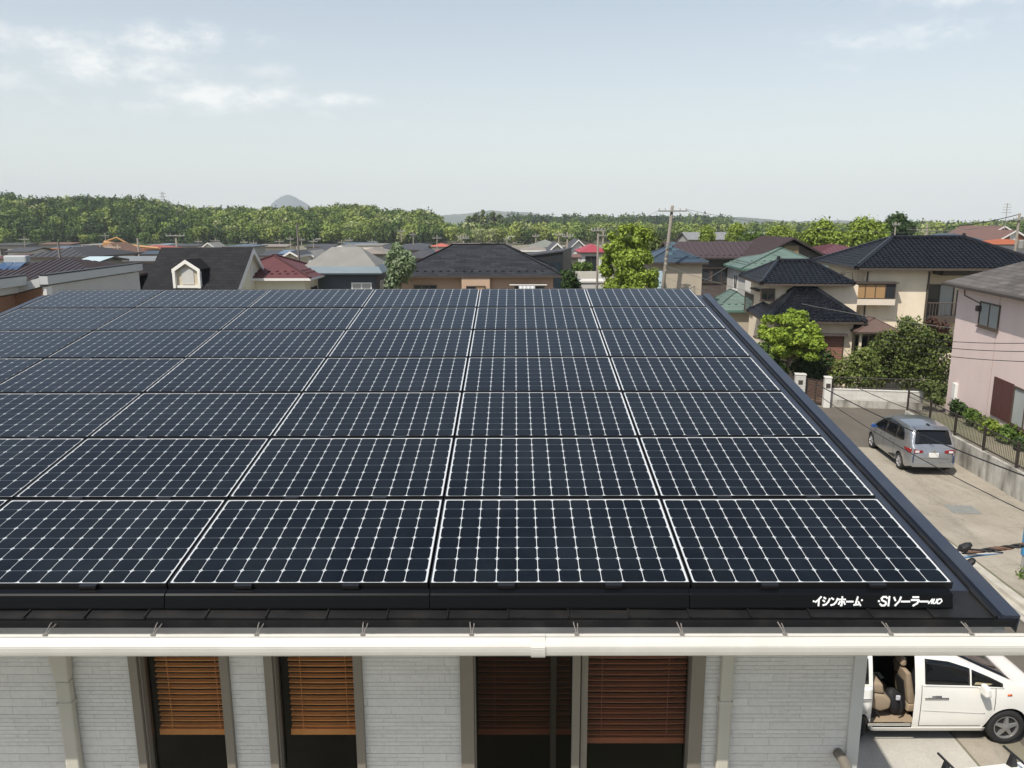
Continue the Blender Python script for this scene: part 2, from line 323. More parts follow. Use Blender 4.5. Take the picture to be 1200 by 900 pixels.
def siding_mat():
    m, nt, b = _bsdf('split_stone_siding'); N, L = nt.nodes, nt.links
    tc = N.new('ShaderNodeTexCoord'); sp = N.new('ShaderNodeSeparateXYZ'); L.new(tc.outputs['Object'], sp.inputs[0])
    ad = N.new('ShaderNodeMath'); ad.operation = 'ADD'; L.new(sp.outputs[0], ad.inputs[0]); L.new(sp.outputs[1], ad.inputs[1])
    cb = N.new('ShaderNodeCombineXYZ'); L.new(ad.outputs[0], cb.inputs[0]); L.new(sp.outputs[2], cb.inputs[1])
    def br(w, h, c1, c2, cm, off, ms):
        n = N.new('ShaderNodeTexBrick'); L.new(cb.outputs[0], n.inputs['Vector']); n.inputs['Scale'].default_value = 1
        n.inputs['Color1'].default_value = (*c1, 1); n.inputs['Color2'].default_value = (*c2, 1); n.inputs['Mortar'].default_value = (*cm, 1)
        n.inputs['Mortar Size'].default_value = ms; n.inputs['Mortar Smooth'].default_value = .5; n.inputs['Brick Width'].default_value = w; n.inputs['Row Height'].default_value = h; n.offset = off; return n
    A = br(.23, .0303, (.65, .64, .605), (.60, .59, .56), (.52, .51, .485), .37, .0018); B = br(.37, .0606, (.64, .63, .595), (.605, .595, .565), (.52, .51, .485), .43, .0020)
    C = br(.41, .0606, (0, 0, 0), (1, 1, 1), (.5, .5, .5), .29, .0)
    th = N.new('ShaderNodeMath'); th.operation = 'GREATER_THAN'; L.new(C.outputs['Color'], th.inputs[0]); th.inputs[1].default_value = .52
    mc = N.new('ShaderNodeMixRGB'); L.new(th.outputs[0], mc.inputs[0]); L.new(A.outputs['Color'], mc.inputs[1]); L.new(B.outputs['Color'], mc.inputs[2])
    mf = N.new('ShaderNodeMixRGB'); L.new(th.outputs[0], mf.inputs[0]); L.new(A.outputs['Fac'], mf.inputs[1]); L.new(B.outputs['Fac'], mf.inputs[2])
    n1 = N.new('ShaderNodeTexNoise'); n1.inputs['Scale'].default_value = 28; n1.inputs['Detail'].default_value = 8; n1.inputs['Roughness'].default_value = .7; L.new(tc.outputs['Object'], n1.inputs['Vector'])
    n3 = N.new('ShaderNodeTexNoise'); n3.inputs['Scale'].default_value = .8; n3.inputs['Detail'].default_value = 5; L.new(tc.outputs['Object'], n3.inputs['Vector'])
    ad2 = N.new('ShaderNodeMath'); ad2.operation = 'ADD'; L.new(n1.outputs['Fac'], ad2.inputs[0]); L.new(n3.outputs['Fac'], ad2.inputs[1])
    mr = N.new('ShaderNodeMapRange'); L.new(ad2.outputs[0], mr.inputs[0]); mr.inputs[1].default_value = .6; mr.inputs[2].default_value = 1.4; mr.inputs[3].default_value = .86; mr.inputs[4].default_value = 1.12
    sc = N.new('ShaderNodeVectorMath'); sc.operation = 'SCALE'; L.new(mc.outputs[0], sc.inputs[0]); L.new(mr.outputs[0], sc.inputs['Scale']); L.new(sc.outputs[0], b.inputs['Base Color'])
    hh = N.new('ShaderNodeMath'); hh.operation = 'MULTIPLY_ADD'; L.new(mf.outputs[0], hh.inputs[0]); hh.inputs[1].default_value = -.7
    hb = N.new('ShaderNodeMath'); hb.operation = 'MULTIPLY_ADD'; L.new(n1.outputs['Fac'], hb.inputs[0]); hb.inputs[1].default_value = 1.1; L.new(C.outputs['Color'], hb.inputs[2]); L.new(hb.outputs[0], hh.inputs[2])
    bp = N.new('ShaderNodeBump'); bp.inputs['Strength'].default_value = .75; bp.inputs['Distance'].default_value = .008; L.new(hh.outputs[0], bp.inputs['Height']); L.new(bp.outputs[0], b.inputs['Normal'])
    b.inputs['Roughness'].default_value = .9; b.inputs['Specular IOR Level'].default_value = .15
    return m
SIDING = siding_mat()

HOUSE = thing('solar_roof_house', 'grey stone clad house in the foreground carrying the solar array on its dark steel roof', 'house', (0, 9.5, 0))
def hl(p): return (p[0], p[1] - 9.5, p[2])
WY, WXR, WXL, WYB = 4.8, 2.30, -8.6, 14.6
ZT = 6.42                                          # underside of the eave
# front wall with openings
ops = []
def opx(pl, pr): return P(pl, 770, WY).x, P(pr, 770, WY).x
W1, W2, W3 = opx(154, 266), opx(312, 422), opx(541, 824)
ZW0, ZW1 = 4.05, 6.10
mb = MB()
xs = [WXL, W1[0], W1[1], W2[0], W2[1], W3[0], W3[1], WXR]
for i in range(0, 8, 2): mb.box(xs[i], xs[i + 1], WY - 9.5, WY - 9.5 + .18, 0, ZT)
for w in (W1, W2, W3):
    mb.box(w[0], w[1], WY - 9.5, WY - 9.5 + .18, 0, ZW0); mb.box(w[0], w[1], WY - 9.5, WY - 9.5 + .18, ZW1, ZT)
# side and back walls, with the slope cut into the gable
for x0, x1 in ((WXL, WXL + .18), (WXR - .18, WXR)):
    mb.hexa([(x0, WY - 9.32, 0), (x1, WY - 9.32, 0), (x1, WYB - 9.5, 0), (x0, WYB - 9.5, 0), (x0, WY - 9.32, 6.42), (x1, WY - 9.32, 6.42), (x1, WYB - 9.5, 7.0), (x0, WYB - 9.5, 7.0)])
    mb.prism([(x0, WY - 9.32, 6.42), (x0, WYB - 9.5, 7.0), (x0, 12.0 - 9.5, 7.45)], (x1 - x0, 0, 0))
mb.box(WXL + .18, WXR - .18, WYB - 9.68, WYB - 9.5, 0, 7.0)
mb.build('wall', SIDING, HOUSE)
# roof slab: up from the eave to the ridge, then a short back slope
RXL, RXR = -7.20, 2.95
mb = MB()
def roofpt(x, v, n): p = on_roof(AX - x, v, n); return (p.x, p.y - 9.5, p.z)
NB = -.135; v0, v1 = -.155, 7.64
mb.hexa([roofpt(RXL, v0, NB - .05), roofpt(RXR, v0, NB - .05), roofpt(RXR, v1, NB - .05), roofpt(RXL, v1, NB - .05), roofpt(RXL, v0, NB), roofpt(RXR, v0, NB), roofpt(RXR, v1, NB), roofpt(RXL, v1, NB)])
rp = Vector(roofpt(0, v1, NB)); bs = R(18)
by = WYB - 9.5 + .6; bz = rp.z - (by - rp.y) * math.tan(bs)
mb.hexa([(RXL, rp.y + .005, rp.z - .06), (RXR, rp.y + .005, rp.z - .06), (RXR, by, bz - .06), (RXL, by, bz - .06), (RXL, rp.y + .005, rp.z), (RXR, rp.y + .005, rp.z), (RXR, by, bz), (RXL, by, bz)])
roof = mb.build('roof', NAVY, HOUSE)
# verge cap, raised lap next to it, ridge flashing
for k, x in enumerate((RXR, RXL)):
    sg = -1 if k == 0 else 1
    mb = MB()
    pr = [(0, -.10), (0, .022), (sg * .092, .024), (sg * .096, .030), (sg * .108, .030), (sg * .108, -.0), (sg * .01, -.0)]
    a = [roofpt(x + q[0], v0 - .012, NB + q[1] + .001) for q in pr]; b = [roofpt(x + q[0], v1 + .01, NB + q[1] + .001) for q in pr]
    n = len(pr); base = len(mb.v); mb.v.extend(a + b)
    for i in range(n):
        j = (i + 1) % n; mb.f.append((base + i, base + j, base + n + j, base + n + i)); mb.mi.append(0)
    mb.f.append(tuple(base + i for i in range(n))); mb.mi.append(0); mb.f.append(tuple(base + n + i for i in reversed(range(n)))); mb.mi.append(0)
    mb.build('verge_cap', NAVY, roof)
    mb = MB(); xx = x + sg * .135
    mb.hexa([roofpt(xx - .014, v0 - .004, NB), roofpt(xx + .014, v0 - .004, NB), roofpt(xx + .014, v1 - .2, NB), roofpt(xx - .014, v1 - .2, NB), roofpt(xx - .009, v0 - .004, NB + .016), roofpt(xx + .009, v0 - .004, NB + .016), roofpt(xx + .009, v1 - .2, NB + .016), roofpt(xx - .009, v1 - .2, NB + .016)])
    mb.build('standing_seam', BLACKST, roof)
# eave tile course with open laps every 45 cm
mb = MB(); x = RXR - .15; xs2 = []
tp = .355
while x > RXL + .1:
    x2 = max(x - tp, RXL + .05); xs2.append(x)
    j = random.uniform(-.002, .002)
    mb.hexa([roofpt(x2 + .002, v0 - .016, NB + .001), roofpt(x - .004, v0 - .016, NB + .001), roofpt(x - .004, .10, NB + .001), roofpt(x2 + .002, .10, NB + .001),
             roofpt(x2 + .002, v0 - .018, NB + .019 + j), roofpt(x - .004, v0 - .018, NB + .013 + j), roofpt(x - .004, .10, NB + .007), roofpt(x2 + .002, .10, NB + .012)])
    mb.hexa([roofpt(x - .010, v0 - .02, NB + .012), roofpt(x + .002, v0 - .02, NB + .012), roofpt(x + .002, .10, NB + .012), roofpt(x - .010, .10, NB + .012),
             roofpt(x - .008, v0 - .02, NB + .028), roofpt(x, v0 - .02, NB + .028), roofpt(x, .10, NB + .022), roofpt(x - .008, .10, NB + .022)])
    x = x2
mb.build('eave_tiles', EAVEST, roof)
# drip edge, fascia, soffit
e0 = roofpt(0, v0, NB - .05)
mb = MB(); mb.box(RXL - .02, RXR - .03, e0[1] - .036, e0[1] + .004, e0[2] + .006, e0[2] + .046); mb.build('drip_edge', BLACKST, roof)
mb = MB(); mb.box(RXL, RXR - .06, e0[1] + .02, e0[1] + .05, e0[2] - .15, e0[2] - .002); mb.box(RXR - .13, RXR - .055, e0[1] + .012, e0[1] + .049, e0[2] - .13, e0[2] - .036); mb.build('fascia', FASC, HOUSE)
mb = MB(); mb.box(RXL, RXR - .06, e0[1] + .052, WY - 9.5, e0[2] - .15, e0[2] - .135); mb.build('soffit', FASC, HOUSE)
for k, x in enumerate((RXR, RXL)):
    sg = -1 if k == 0 else 1
    mb = MB(); q = [roofpt(x + sg * .06, v0 + .06, NB - .24), roofpt(x + sg * .03, v0 + .06, NB - .24), roofpt(x + sg * .03, v1, NB - .24), roofpt(x + sg * .06, v1, NB - .24)]
    q2 = [roofpt(x + sg * .06, v0 + .06, NB - .052), roofpt(x + sg * .03, v0 + .06, NB - .052), roofpt(x + sg * .03, v1, NB - .052), roofpt(x + sg * .06, v1, NB - .052)]
    mb.hexa(q + q2); mb.build('barge_board', FASC, HOUSE)
# gutter: half square profile with a rolled lip
gy = 4.085 - 9.5; gz = H - 2.318; GX0, GX1 = RXL - .1, 3.05
prof = [(.052, .0), (.045, .005), (.036, .003), (.033, -.004), (.037, -.010), (.032, -.013), (.020, -.024), (.008, -.038), (.0, -.050), (.003, -.054), (.001, -.058), (.003, -.085), (.008, -.106), (.022, -.120), (.06, -.124), (.12, -.124), (.148, -.105), (.150, -.05),
        (.146, -.05), (.144, -.101), (.118, -.119), (.062, -.119), (.026, -.115), (.013, -.103), (.008, -.084), (.006, -.056), (.014, -.038), (.024, -.026), (.036, -.018), (.050, -.007)]
mb = MB(); a = [(GX0, gy + p[0], gz + p[1]) for p in prof]; mb.prism(a, (GX1 - GX0, 0, 0)); GUT = mb.build('gutter', CREAM, HOUSE)
mb = MB(); pc = [(p[0] - .0055 if p[0] < .08 else p[0] + .003, p[1] * 1.03 + (.004 if p[1] > -.02 else -.003)) for p in prof[:18]]
jx = P(631, 757, 4.08).x
mb.prism([(jx - .042, gy + p[0], gz + p[1]) for p in pc], (.082, 0, 0)); mb.build('gutter_joint', CREAM, GUT)
mb = MB(); mb.prism([(GX1, gy + p[0], gz + p[1]) for p in prof[:17]], (.012, 0, 0)); mb.box(GX1 - .03, GX1 + .02, gy - .018, gy + .1, gz - .03, gz + .03); mb.build('gutter_end_cap', CREAM, GUT)
STEEL = mat('galvanised_steel', (.42, .41, .39), .45, .15, 20, metal=.5)
for px in (-75, 50, 177, 299, 424, 552, 676, 800, 921, 1046, 1141):
    hx = P(px, 747, 4.1).x
    mb = MB()
    mb.box(hx - .022, hx + .022, e0[1] + .005, e0[1] + .018, gz - .01, gz + .05)
    mb.tube([(hx - .014, e0[1] + .004, gz + .036), (hx - .010, gy + .11, gz + .03), (hx - .004, gy + .07, gz + .018), (hx, gy + .045, gz + .007)], .0036, 6)
    mb.tube([(hx + .014, e0[1] + .004, gz + .030), (hx + .012, gy + .11, gz + .02), (hx + .008, gy + .07, gz + .016), (hx + .006, gy + .045, gz + .006)], .0036, 6)
    mb.box(hx - .03, hx + .03, e0[1] - .002, e0[1] + .006, gz + .028, gz + .034)
    mb.box(hx - .012, hx + .014, gy + .030, gy + .054, gz + .0055, gz + .009)
    mb.build('gutter_hook', mat('dull_hook_steel', (.21, .19, .17), .6, .2, 20, metal=.2), GUT)
# downpipes on the wall
PIPE = mat('downpipe_pvc', (.46, .44, .375), .45, .06, 4, dirt=.2, dirtcol=(.33, .31, .26))
def downpipe(px, w, dp, top):
    x = P(px, 772, WY).x; mb = MB()
    y = WY - 9.5
    mb.box(x - w, x + w, y - dp, y - .012, 0, top - .22)
    mb.hexa([(x - w, y - dp, top - .22), (x + w, y - dp, top - .22), (x + w, y - .012, top - .22), (x - w, y - .012, top - .22), (x - w * 1.35, y - dp - .02, top), (x + w * 1.35, y - dp - .02, top), (x + w * 1.35, y - .012, top), (x - w * 1.35, y - .012, top)])
    o = mb.build('downpipe', PIPE, HOUSE, bevel=.012)
    for z in (5.62, 3.8, 1.8):
        m2 = MB(); m2.box(x - w - .006, x + w + .006, y - dp - .006, y - .002, z, z + .028); m2.build('pipe_clip', PIPE, o, bevel=.003)
downpipe(76, .048, .07, 6.02); downpipe(851, .042, .06, 6.4)
mb = MB(); mb.box(WXR - .03, WXR + .055, WY - 9.5 - .02, WY - 9.5 + .06, 0, ZT); mb.build('corner_trim', mat('corner_trim', (.50, .50, .485), .6, .06, 4), HOUSE, bevel=.006)

# windows with wooden blinds behind the glass
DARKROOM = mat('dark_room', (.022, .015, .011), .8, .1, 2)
ORANGE = mat('orange_wood_slats', (.95, .36, .10), .40, .18, 3, spec=.4)
ORANGE2 = mat('red_wood_slats', (.40, .11, .05), .42, .18, 3, spec=.4)
PANE = clear_glass('window_glass'); SCREEN_D = clear_glass('insect_screen_glass', (.66, .65, .64))
def balcony_window(w, name, splits, blinds, fw):
    x0, x1 = w; y = WY - 9.5
    wn = MB(); f = MB()
    f.box(x0 - .012, x0 + fw, y - .035, y + .10, ZW0, ZW1); f.box(x1 - fw, x1 + .012, y - .035, y + .10, ZW0, ZW1)
    f.box(x0 + fw, x1 - fw, y - .035, y + .10, ZW1 - .06, ZW1 + .012); f.box(x0 + fw, x1 - fw, y - .035, y + .10, ZW0, ZW0 + .06)
    f.box(x0 + fw, x0 + fw + .012, y - .01, y + .09, ZW0 + .06, ZW1 - .06)
    for a, b, dy in splits: f.box(a, b, y - .02 + dy, y + .04 + dy, ZW0 + .062, ZW1 - .062)
    fr = f.build('window', BRONZE, HOUSE, bevel=.004)
    return fr
def pane(fr, x0, x1, m, dy=.05):
    y = WY - 9.5; mb = MB(); mb.box(x0, x1, y + dy, y + dy + .005, ZW0 + .05, ZW1 - .05); mb.build('pane', m, fr)
def blind(fr, x0, x1, zb, m, pitch=.0425, dy=.16, tilt=13, sw=.028, rail=.045):
    y = WY - 9.5 + dy; mb = MB(); z = zb + .06
    while z < ZW1 - .02:
        t = R(tilt + random.uniform(-2, 2)); c, s = math.cos(t) * sw / 2, math.sin(t) * sw / 2; dz = random.uniform(-.0012, .0012)
        n = 7
        for i in range(n):
            xa, xb = x0 + (x1 - x0) * i / n, x0 + (x1 - x0) * (i + 1) / n
            sa, sb = -.003 * math.sin(math.pi * i / n), -.003 * math.sin(math.pi * (i + 1) / n)
            mb.hexa([(xa, y - c, z - s + dz + sa), (xb, y - c, z - s + dz + sb), (xb, y + c, z + s + dz + sb), (xa, y + c, z + s + dz + sa),
                     (xa, y - c, z - s + .008 + dz + sa), (xb, y - c, z - s + .008 + dz + sb), (xb, y + c, z + s + .008 + dz + sb), (xa, y + c, z + s + .008 + dz + sa)])
        z += pitch
    mb.box(x0 - .004, x1 + .004, y - .028, y + .028, zb, zb + rail)
    for k in (.18, .82):
        xx = x0 + (x1 - x0) * k; mb.box(xx - .002, xx + .002, y - .032, y - .029, zb, ZW1 - .05)
    mb.build('blind', m, fr)
zb1 = P(210, 858, WY + .16).z; zb2 = P(378, 858, WY + .16).z; zb3 = P(745, 868, WY + .16).z; zb4 = P(610, 858, WY + .16).z
fr = balcony_window(W1, 'w', [], None, .046); pane(fr, W1[0] + .045, W1[1] - .045, PANE); blind(fr, W1[0] + .075, W1[1] - .046, zb1, ORANGE)
fr = balcony_window(W2, 'w', [], None, .046); pane(fr, W2[0] + .045, W2[1] - .045, PANE); blind(fr, W2[0] + .095, W2[1] - .046, zb2, ORANGE)
mxl, mxr = P(671, 770, WY).x, P(690, 770, WY).x; smx = P(646, 770, WY).x
fr = balcony_window(W3, 'w', [(mxl, mxl + .055, 0), (mxl + .062, mxr, .03), (smx, smx + .04, .07)], None, .080)
pane(fr, W3[0] + .075, mxl + .02, SCREEN_D, .02); pane(fr, mxr - .02, W3[1] - .075, PANE, .055)
blind(fr, W3[0] + .10, mxl - .0, zb4, ORANGE2); blind(fr, mxr - .02, W3[1] - .07, zb3, ORANGE2)
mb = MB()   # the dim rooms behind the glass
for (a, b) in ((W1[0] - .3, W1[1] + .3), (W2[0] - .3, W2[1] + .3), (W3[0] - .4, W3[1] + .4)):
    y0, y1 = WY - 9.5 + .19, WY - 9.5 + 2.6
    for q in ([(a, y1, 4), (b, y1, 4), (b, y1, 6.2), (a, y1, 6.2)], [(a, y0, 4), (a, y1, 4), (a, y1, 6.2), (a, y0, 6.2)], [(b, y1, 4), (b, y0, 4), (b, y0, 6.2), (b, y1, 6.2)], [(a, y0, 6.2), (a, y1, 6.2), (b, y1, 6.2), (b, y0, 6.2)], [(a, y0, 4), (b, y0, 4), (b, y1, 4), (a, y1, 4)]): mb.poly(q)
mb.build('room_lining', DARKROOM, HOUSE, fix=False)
# balcony rail end at the right corner
p = P(981, 881, WY); mb = MB()
mb.tube([(p.x, WY - 9.5 - .01, p.z), (p.x + .005, WY - 9.5 - .10, p.z + .005), (p.x + .005, WY - 9.5 - .22, p.z - .03), (p.x + .005, WY - 9.5 - .75, p.z - .05)], .035, 12)
mb.tube([(p.x + .005, WY - 9.5 - .10, p.z), (p.x + .005, WY - 9.5 - .10, p.z - 1.0)], .018, 8); mb.tube([(p.x + .005, WY - 9.5 - .6, p.z - .05), (p.x + .005, WY - 9.5 - .6, p.z - 1.0)], .018, 8)
mb.build('balcony_rail', BRONZE, HOUSE, smooth=True)
mb = MB(); mb.box(WXL, WXR - .02, WY - 9.5 - 1.25, WY - 9.5 - .01, 3.75, 3.95); mb.build('balcony_floor', mat('balcony_floor', (.42, .40, .37), .8, .1, 2), HOUSE)

# ------------------------------------------------------------------ solar panels
def cell_mat():
    m, nt, b = _bsdf('solar_cell'); N, L = nt.nodes, nt.links
    ge = N.new('ShaderNodeNewGeometry'); rp = N.new('ShaderNodeValToRGB'); L.new(ge.outputs['Random Per Island'], rp.inputs[0])
    rp.color_ramp.elements[0].color = (.0012, .0023, .0042, 1); rp.color_ramp.elements[1].color = (.0024, .0045, .0078, 1)
    td = N.new('ShaderNodeTexCoord'); oi = N.new('ShaderNodeObjectInfo'); av = N.new('ShaderNodeVectorMath'); av.operation = 'ADD'; L.new(td.outputs['Object'], av.inputs[0]); L.new(oi.outputs['Location'], av.inputs[1])
    nd = N.new('ShaderNodeTexNoise'); nd.inputs['Scale'].default_value = 1.1; nd.inputs['Detail'].default_value = 9; nd.inputs['Roughness'].default_value = .7; L.new(av.outputs[0], nd.inputs['Vector'])
    md = N.new('ShaderNodeMapRange'); L.new(nd.outputs['Fac'], md.inputs[0]); md.inputs[1].default_value = .42; md.inputs[2].default_value = .8; md.inputs[3].default_value = 0; md.inputs[4].default_value = .045
    mxd = N.new('ShaderNodeMixRGB'); L.new(md.outputs[0], mxd.inputs[0]); L.new(rp.outputs[0], mxd.inputs[1]); mxd.inputs[2].default_value = (.20, .24, .25, 1)
    L.new(mxd.outputs[0], b.inputs['Base Color']); b.inputs['Roughness'].default_value = .45; b.inputs['Specular IOR Level'].default_value = .06
    b.inputs['Coat Weight'].default_value = 1; b.inputs['Coat Roughness'].default_value = .09; b.inputs['Coat IOR'].default_value = 1.188
    tc = N.new('ShaderNodeTexCoord'); n = N.new('ShaderNodeTexNoise'); n.inputs['Scale'].default_value = 2.2; n.inputs['Detail'].default_value = 4; L.new(tc.outputs['Object'], n.inputs['Vector'])
    bp = N.new('ShaderNodeBump'); bp.inputs['Strength'].default_value = .02; bp.inputs['Distance'].default_value = .02; L.new(n.outputs['Fac'], bp.inputs['Height']); L.new(bp.outputs[0], b.inputs['Coat Normal'])
    return m
M_CELL = cell_mat()
M_BACK = mat('white_backsheet', (.58, .605, .61), .5, .04, 2, coat=1.)
M_BACK2 = mat('grey_cell_gap', (.17, .205, .225), .5, .04, 2, coat=1.)
M_PFRAME = mat('black_panel_frame', (.010, .010, .011), .4, .1, 6, spec=.5)
PW, PH, PT_ = 1.563, 1.046, .044
CP, RP = 1.575, 1.080
def panel_meshes():
    fr = MB(); w = .0055
    fr.box(0, PW, 0, w, -PT_, 0.002); fr.box(0, PW, PH - w, PH, -PT_, 0.002); fr.box(0, w, w, PH - w, -PT_, 0.002); fr.box(PW - w, PW, w, PH - w, -PT_, 0.002)
    fo = fr.build('frame', M_PFRAME)
    ce = MB()
    x0, x1, y0, y1 = w, PW - w, w, PH - w
    ce.poly([(x0, y0, -.004), (x1, y0, -.004), (x1, y1, -.004), (x0, y1, -.004)], 0)
    px_, py_ = .1276, .1266; ox = (PW - 12 * px_) / 2; oy = (PH - 8 * py_) / 2
    for j in range(1, 8):   # thin interconnect gaps between the rows
        yy = oy + j * py_; ce.poly([(ox + .003, yy - .0019, -.0034), (PW - ox - .003, yy - .0019, -.0034), (PW - ox - .003, yy + .0019, -.0034), (ox + .003, yy + .0019, -.0034)], 2)
    gx, gy_, ch = .0021, .0014, .0170
    for i in range(12):
        for j in range(8):
            a, b, c, d = ox + i * px_ + gx, ox + (i + 1) * px_ - gx, oy + j * py_ + gy_, oy + (j + 1) * py_ - gy_
            k = ch
            ce.poly([(a + k, c, -.003), (b - k, c, -.003), (b - k * .3, c + k * .3, -.003), (b, c + k, -.003), (b, d - k, -.003), (b - k * .3, d - k * .3, -.003), (b - k, d, -.003), (a + k, d, -.003), (a + k * .3, d - k * .3, -.003), (a, d - k, -.003), (a, c + k, -.003), (a + k * .3, c + k * .3, -.003)], 1)
    co = ce.build('cell_sheet', [M_BACK, M_CELL, M_BACK2], fix=False)
    cl = MB(); cl.box(.42, .52, -.018, .012, -.006, .004); cl.box(PW - .52, PW - .42, -.018, .012, -.006, .004)
    return fo, co
FO, CO = panel_meshes()
rown = ['bottom row by the black skirt', 'second row above the black skirt', 'third row above the black skirt', 'middle row of the array', 'third row below the top edge', 'second row below the top edge', 'top row of the array']
coln = ['rightmost', 'second from the right', 'third from the right', 'third from the left', 'second from the left', 'leftmost']
first = True
M_CLAMP = mat('clamp_black', (.007, .007, .008), .4, .1, 6)
clampbm = MB(); clampbm.box(-.05, .05, -.026, .0055, -.018, .004); CLAMP = clampbm.build('clamp', M_CLAMP)
for r in range(7):
    for c in range(6):
        o = on_roof((c + 1) * CP - .006, r * RP, 0)
        t = thing('solar_module', 'black solar panel, %s in the %s' % (coln[c], rown[r]), 'solar panel', o, 0, 'solar panels on the near roof')
        t.rotation_euler = (SL + R(random.uniform(-.12, .12)), R(random.uniform(-.08, .08)), 0)
        if first: f1, c1, k1 = FO, CO, CLAMP
        else:
            f1, c1, k1 = FO.copy(), CO.copy(), CLAMP.copy()
            for q in (f1, c1, k1): COL.objects.link(q)
        f1.parent = t; c1.parent = t; k1.parent = t; k1.location = (.46, -.006, 0)
        k2 = CLAMP.copy(); COL.objects.link(k2); k2.parent = t; k2.location = (PW - .46, -.006, 0)
        first = False
# mounting rails under the panels
for c in range(6):
    for q in (.33, 1.22):
        mb = MB(); x = AX - (c + 1) * CP + q; M4 = RT.to_4x4(); M4.translation = on_roof(AX - x, 0, 0)
        mb.box(-.02, .02, .02, 7.5, NB + .002, -PT_ - .002, M=M4); rl = mb.build('mounting_rail', M_CLAMP, roof); rl.location = (0, -9.5, 0)
# ------------------------------------------------------------------ black skirt along the bottom row, with its lettering
SK = thing('eave_cover', 'long black metal skirt at the foot of the array with white lettering', 'array skirt', on_roof(0, 0, 0))
def skpt(x, v, n): p = on_roof(AX - x, v, n) - Vector(SK.location); return p
skx = [P(1124, 700, 4.25).x, P(811, 700, 4.25).x, P(502, 700, 4.25).x, P(187, 700, 4.25).x, P(-128, 700, 4.25).x, RXL + .25]
SKIRT = mat('skirt_black', (.0034, .0040, .0050), .34, .1, 5, spec=.16)
FZ, FB = -.022, -.112
for a, b in zip(skx, skx[1:]):
    mb = MB(); xa, xb = a - .0015, b + .0015
    pr = [(-.022, FZ), (-.06, FZ - .006), (-.072, FZ - .013), (-.098, FB + .010), (-.100, FB), (-.03, FB)]
    mb.prism([skpt(xa, q[0], q[1]) for q in pr], skpt(xb, 0, 0) - skpt(xa, 0, 0)); mb.build('cover_segment', SKIRT, SK, bevel=.003)
WHITE = mat('white_lettering', (.80, .80, .80), .5, .03, 5)
def strokes(name, chars, x0, hgt, wd, th, shear=.12):
    """chars: list of (advance, [polylines in a unit box]); drawn as flat rounded strokes on the skirt face"""
    mb = MB(); x = x0
    a, b = skpt(0, -.072, FZ - .013), skpt(0, -.098, FB + .010); up = (a - b); face = up.length; up.normalize(); nrm = Vector((0, -up.z, up.y)).normalized()
    if nrm.y > 0: nrm = -nrm
    base = b + up * (face - hgt) * .47
    for adv, lines in chars:
        for ln in lines:
            pts = [Vector((x + (p[0] + shear * p[1]) * wd, 0, 0)) + base + up * (p[1] * hgt) + nrm * .0006 for p in ln]
            for p in pts: pass
            for i in range(len(pts) - 1):
                p, q = pts[i], pts[i + 1]; d = (q - p).normalized(); s = nrm.cross(d) * th / 2
                p2, q2 = p - d * th * .32, q + d * th * .32
                z = nrm * (.0004 + .00007 * (i % 5))
                mb.hexa([p2 - s, q2 - s, q2 + s, p2 + s, p2 - s + z, q2 - s + z, q2 + s + z, p2 + s + z])
        x += adv * wd
    return mb.build(name, WHITE, SK)
KI = (1.0, [[(.10, .42), (.40, .62), (.78, 1.0)], [(.52, .68), (.52, 0)]])
KSHI = (1.02, [[(.16, .92), (.36, .80)], [(.06, .60), (.26, .48)], [(.10, .06), (.45, .14), (.74, .42), (.90, .78)]])
KN = (.98, [[(.12, .86), (.36, .72)], [(.10, .06), (.46, .14), (.74, .42), (.90, .80)]])
KHO = (1.05, [[(.06, .70), (.92, .70)], [(.50, 1.0), (.50, .04), (.36, .02)], [(.26, .46), (.10, .16)], [(.74, .46), (.90, .16)]])
KBAR = (.95, [[(.04, .46), (.88, .46)]])
KMU = (1.0, [[(.50, .98), (.26, .14)], [(.08, .08), (.84, .16)], [(.62, .44), (.92, .02)]])
KSO = (.92, [[(.14, .90), (.30, .58)], [(.84, .94), (.72, .50), (.34, .02)]])
KRA = (.96, [[(.22, .94), (.80, .94)], [(.10, .62), (.86, .62), (.74, .26), (.34, .0)]])
LS = (.74, [[(.68, .84), (.54, .98), (.26, .98), (.10, .80), (.18, .60), (.56, .42), (.64, .20), (.48, .02), (.20, .02), (.02, .18)]])
LI = (.40, [[(.16, 0), (.16, 1.0)]])
DOT = (.22, [[(.04, .5), (.12, .5)]])
u1 = P(957, 701, 4.25).x; u2 = P(1016, 701, 4.25).x; e1 = (u2 - u1) / 6.4
strokes('lettering', [DOT, KI, KSHI, KN, KHO, KBAR, KMU, (.2, [[(.02, .62), (.10, .62)]])], u1, .052, e1, .0100, .1)
u1 = P(1034, 701, 4.25).x; u2 = P(1094, 701, 4.25).x; e1 = (u2 - u1) / 5.25
strokes('lettering', [DOT, LS, LI, (.12, []), KSO, KBAR, KRA, KBAR], u1, .053, e1, .0108, .12)
LA = (.62, [[(.0, 0), (.34, 1.0)], [(.42, 1.0), (.48, 0)]])
LU = (.66, [[(.06, 1), (.04, .18), (.16, .02), (.38, .02), (.50, .18), (.52, 1)]])
LO = (.8, [[(.0, .5), (.16, 1.0), (.50, 1.0), (.78, .5), (.50, .0), (.16, .0), (.0, .5)]])
u1 = P(1094.5, 701, 4.25).x; u2 = P(1110, 701, 4.25).x; e1 = (u2 - u1) / 2.15
strokes('lettering', [LA, LU, LO], u1, .026, e1, .0072, .3)

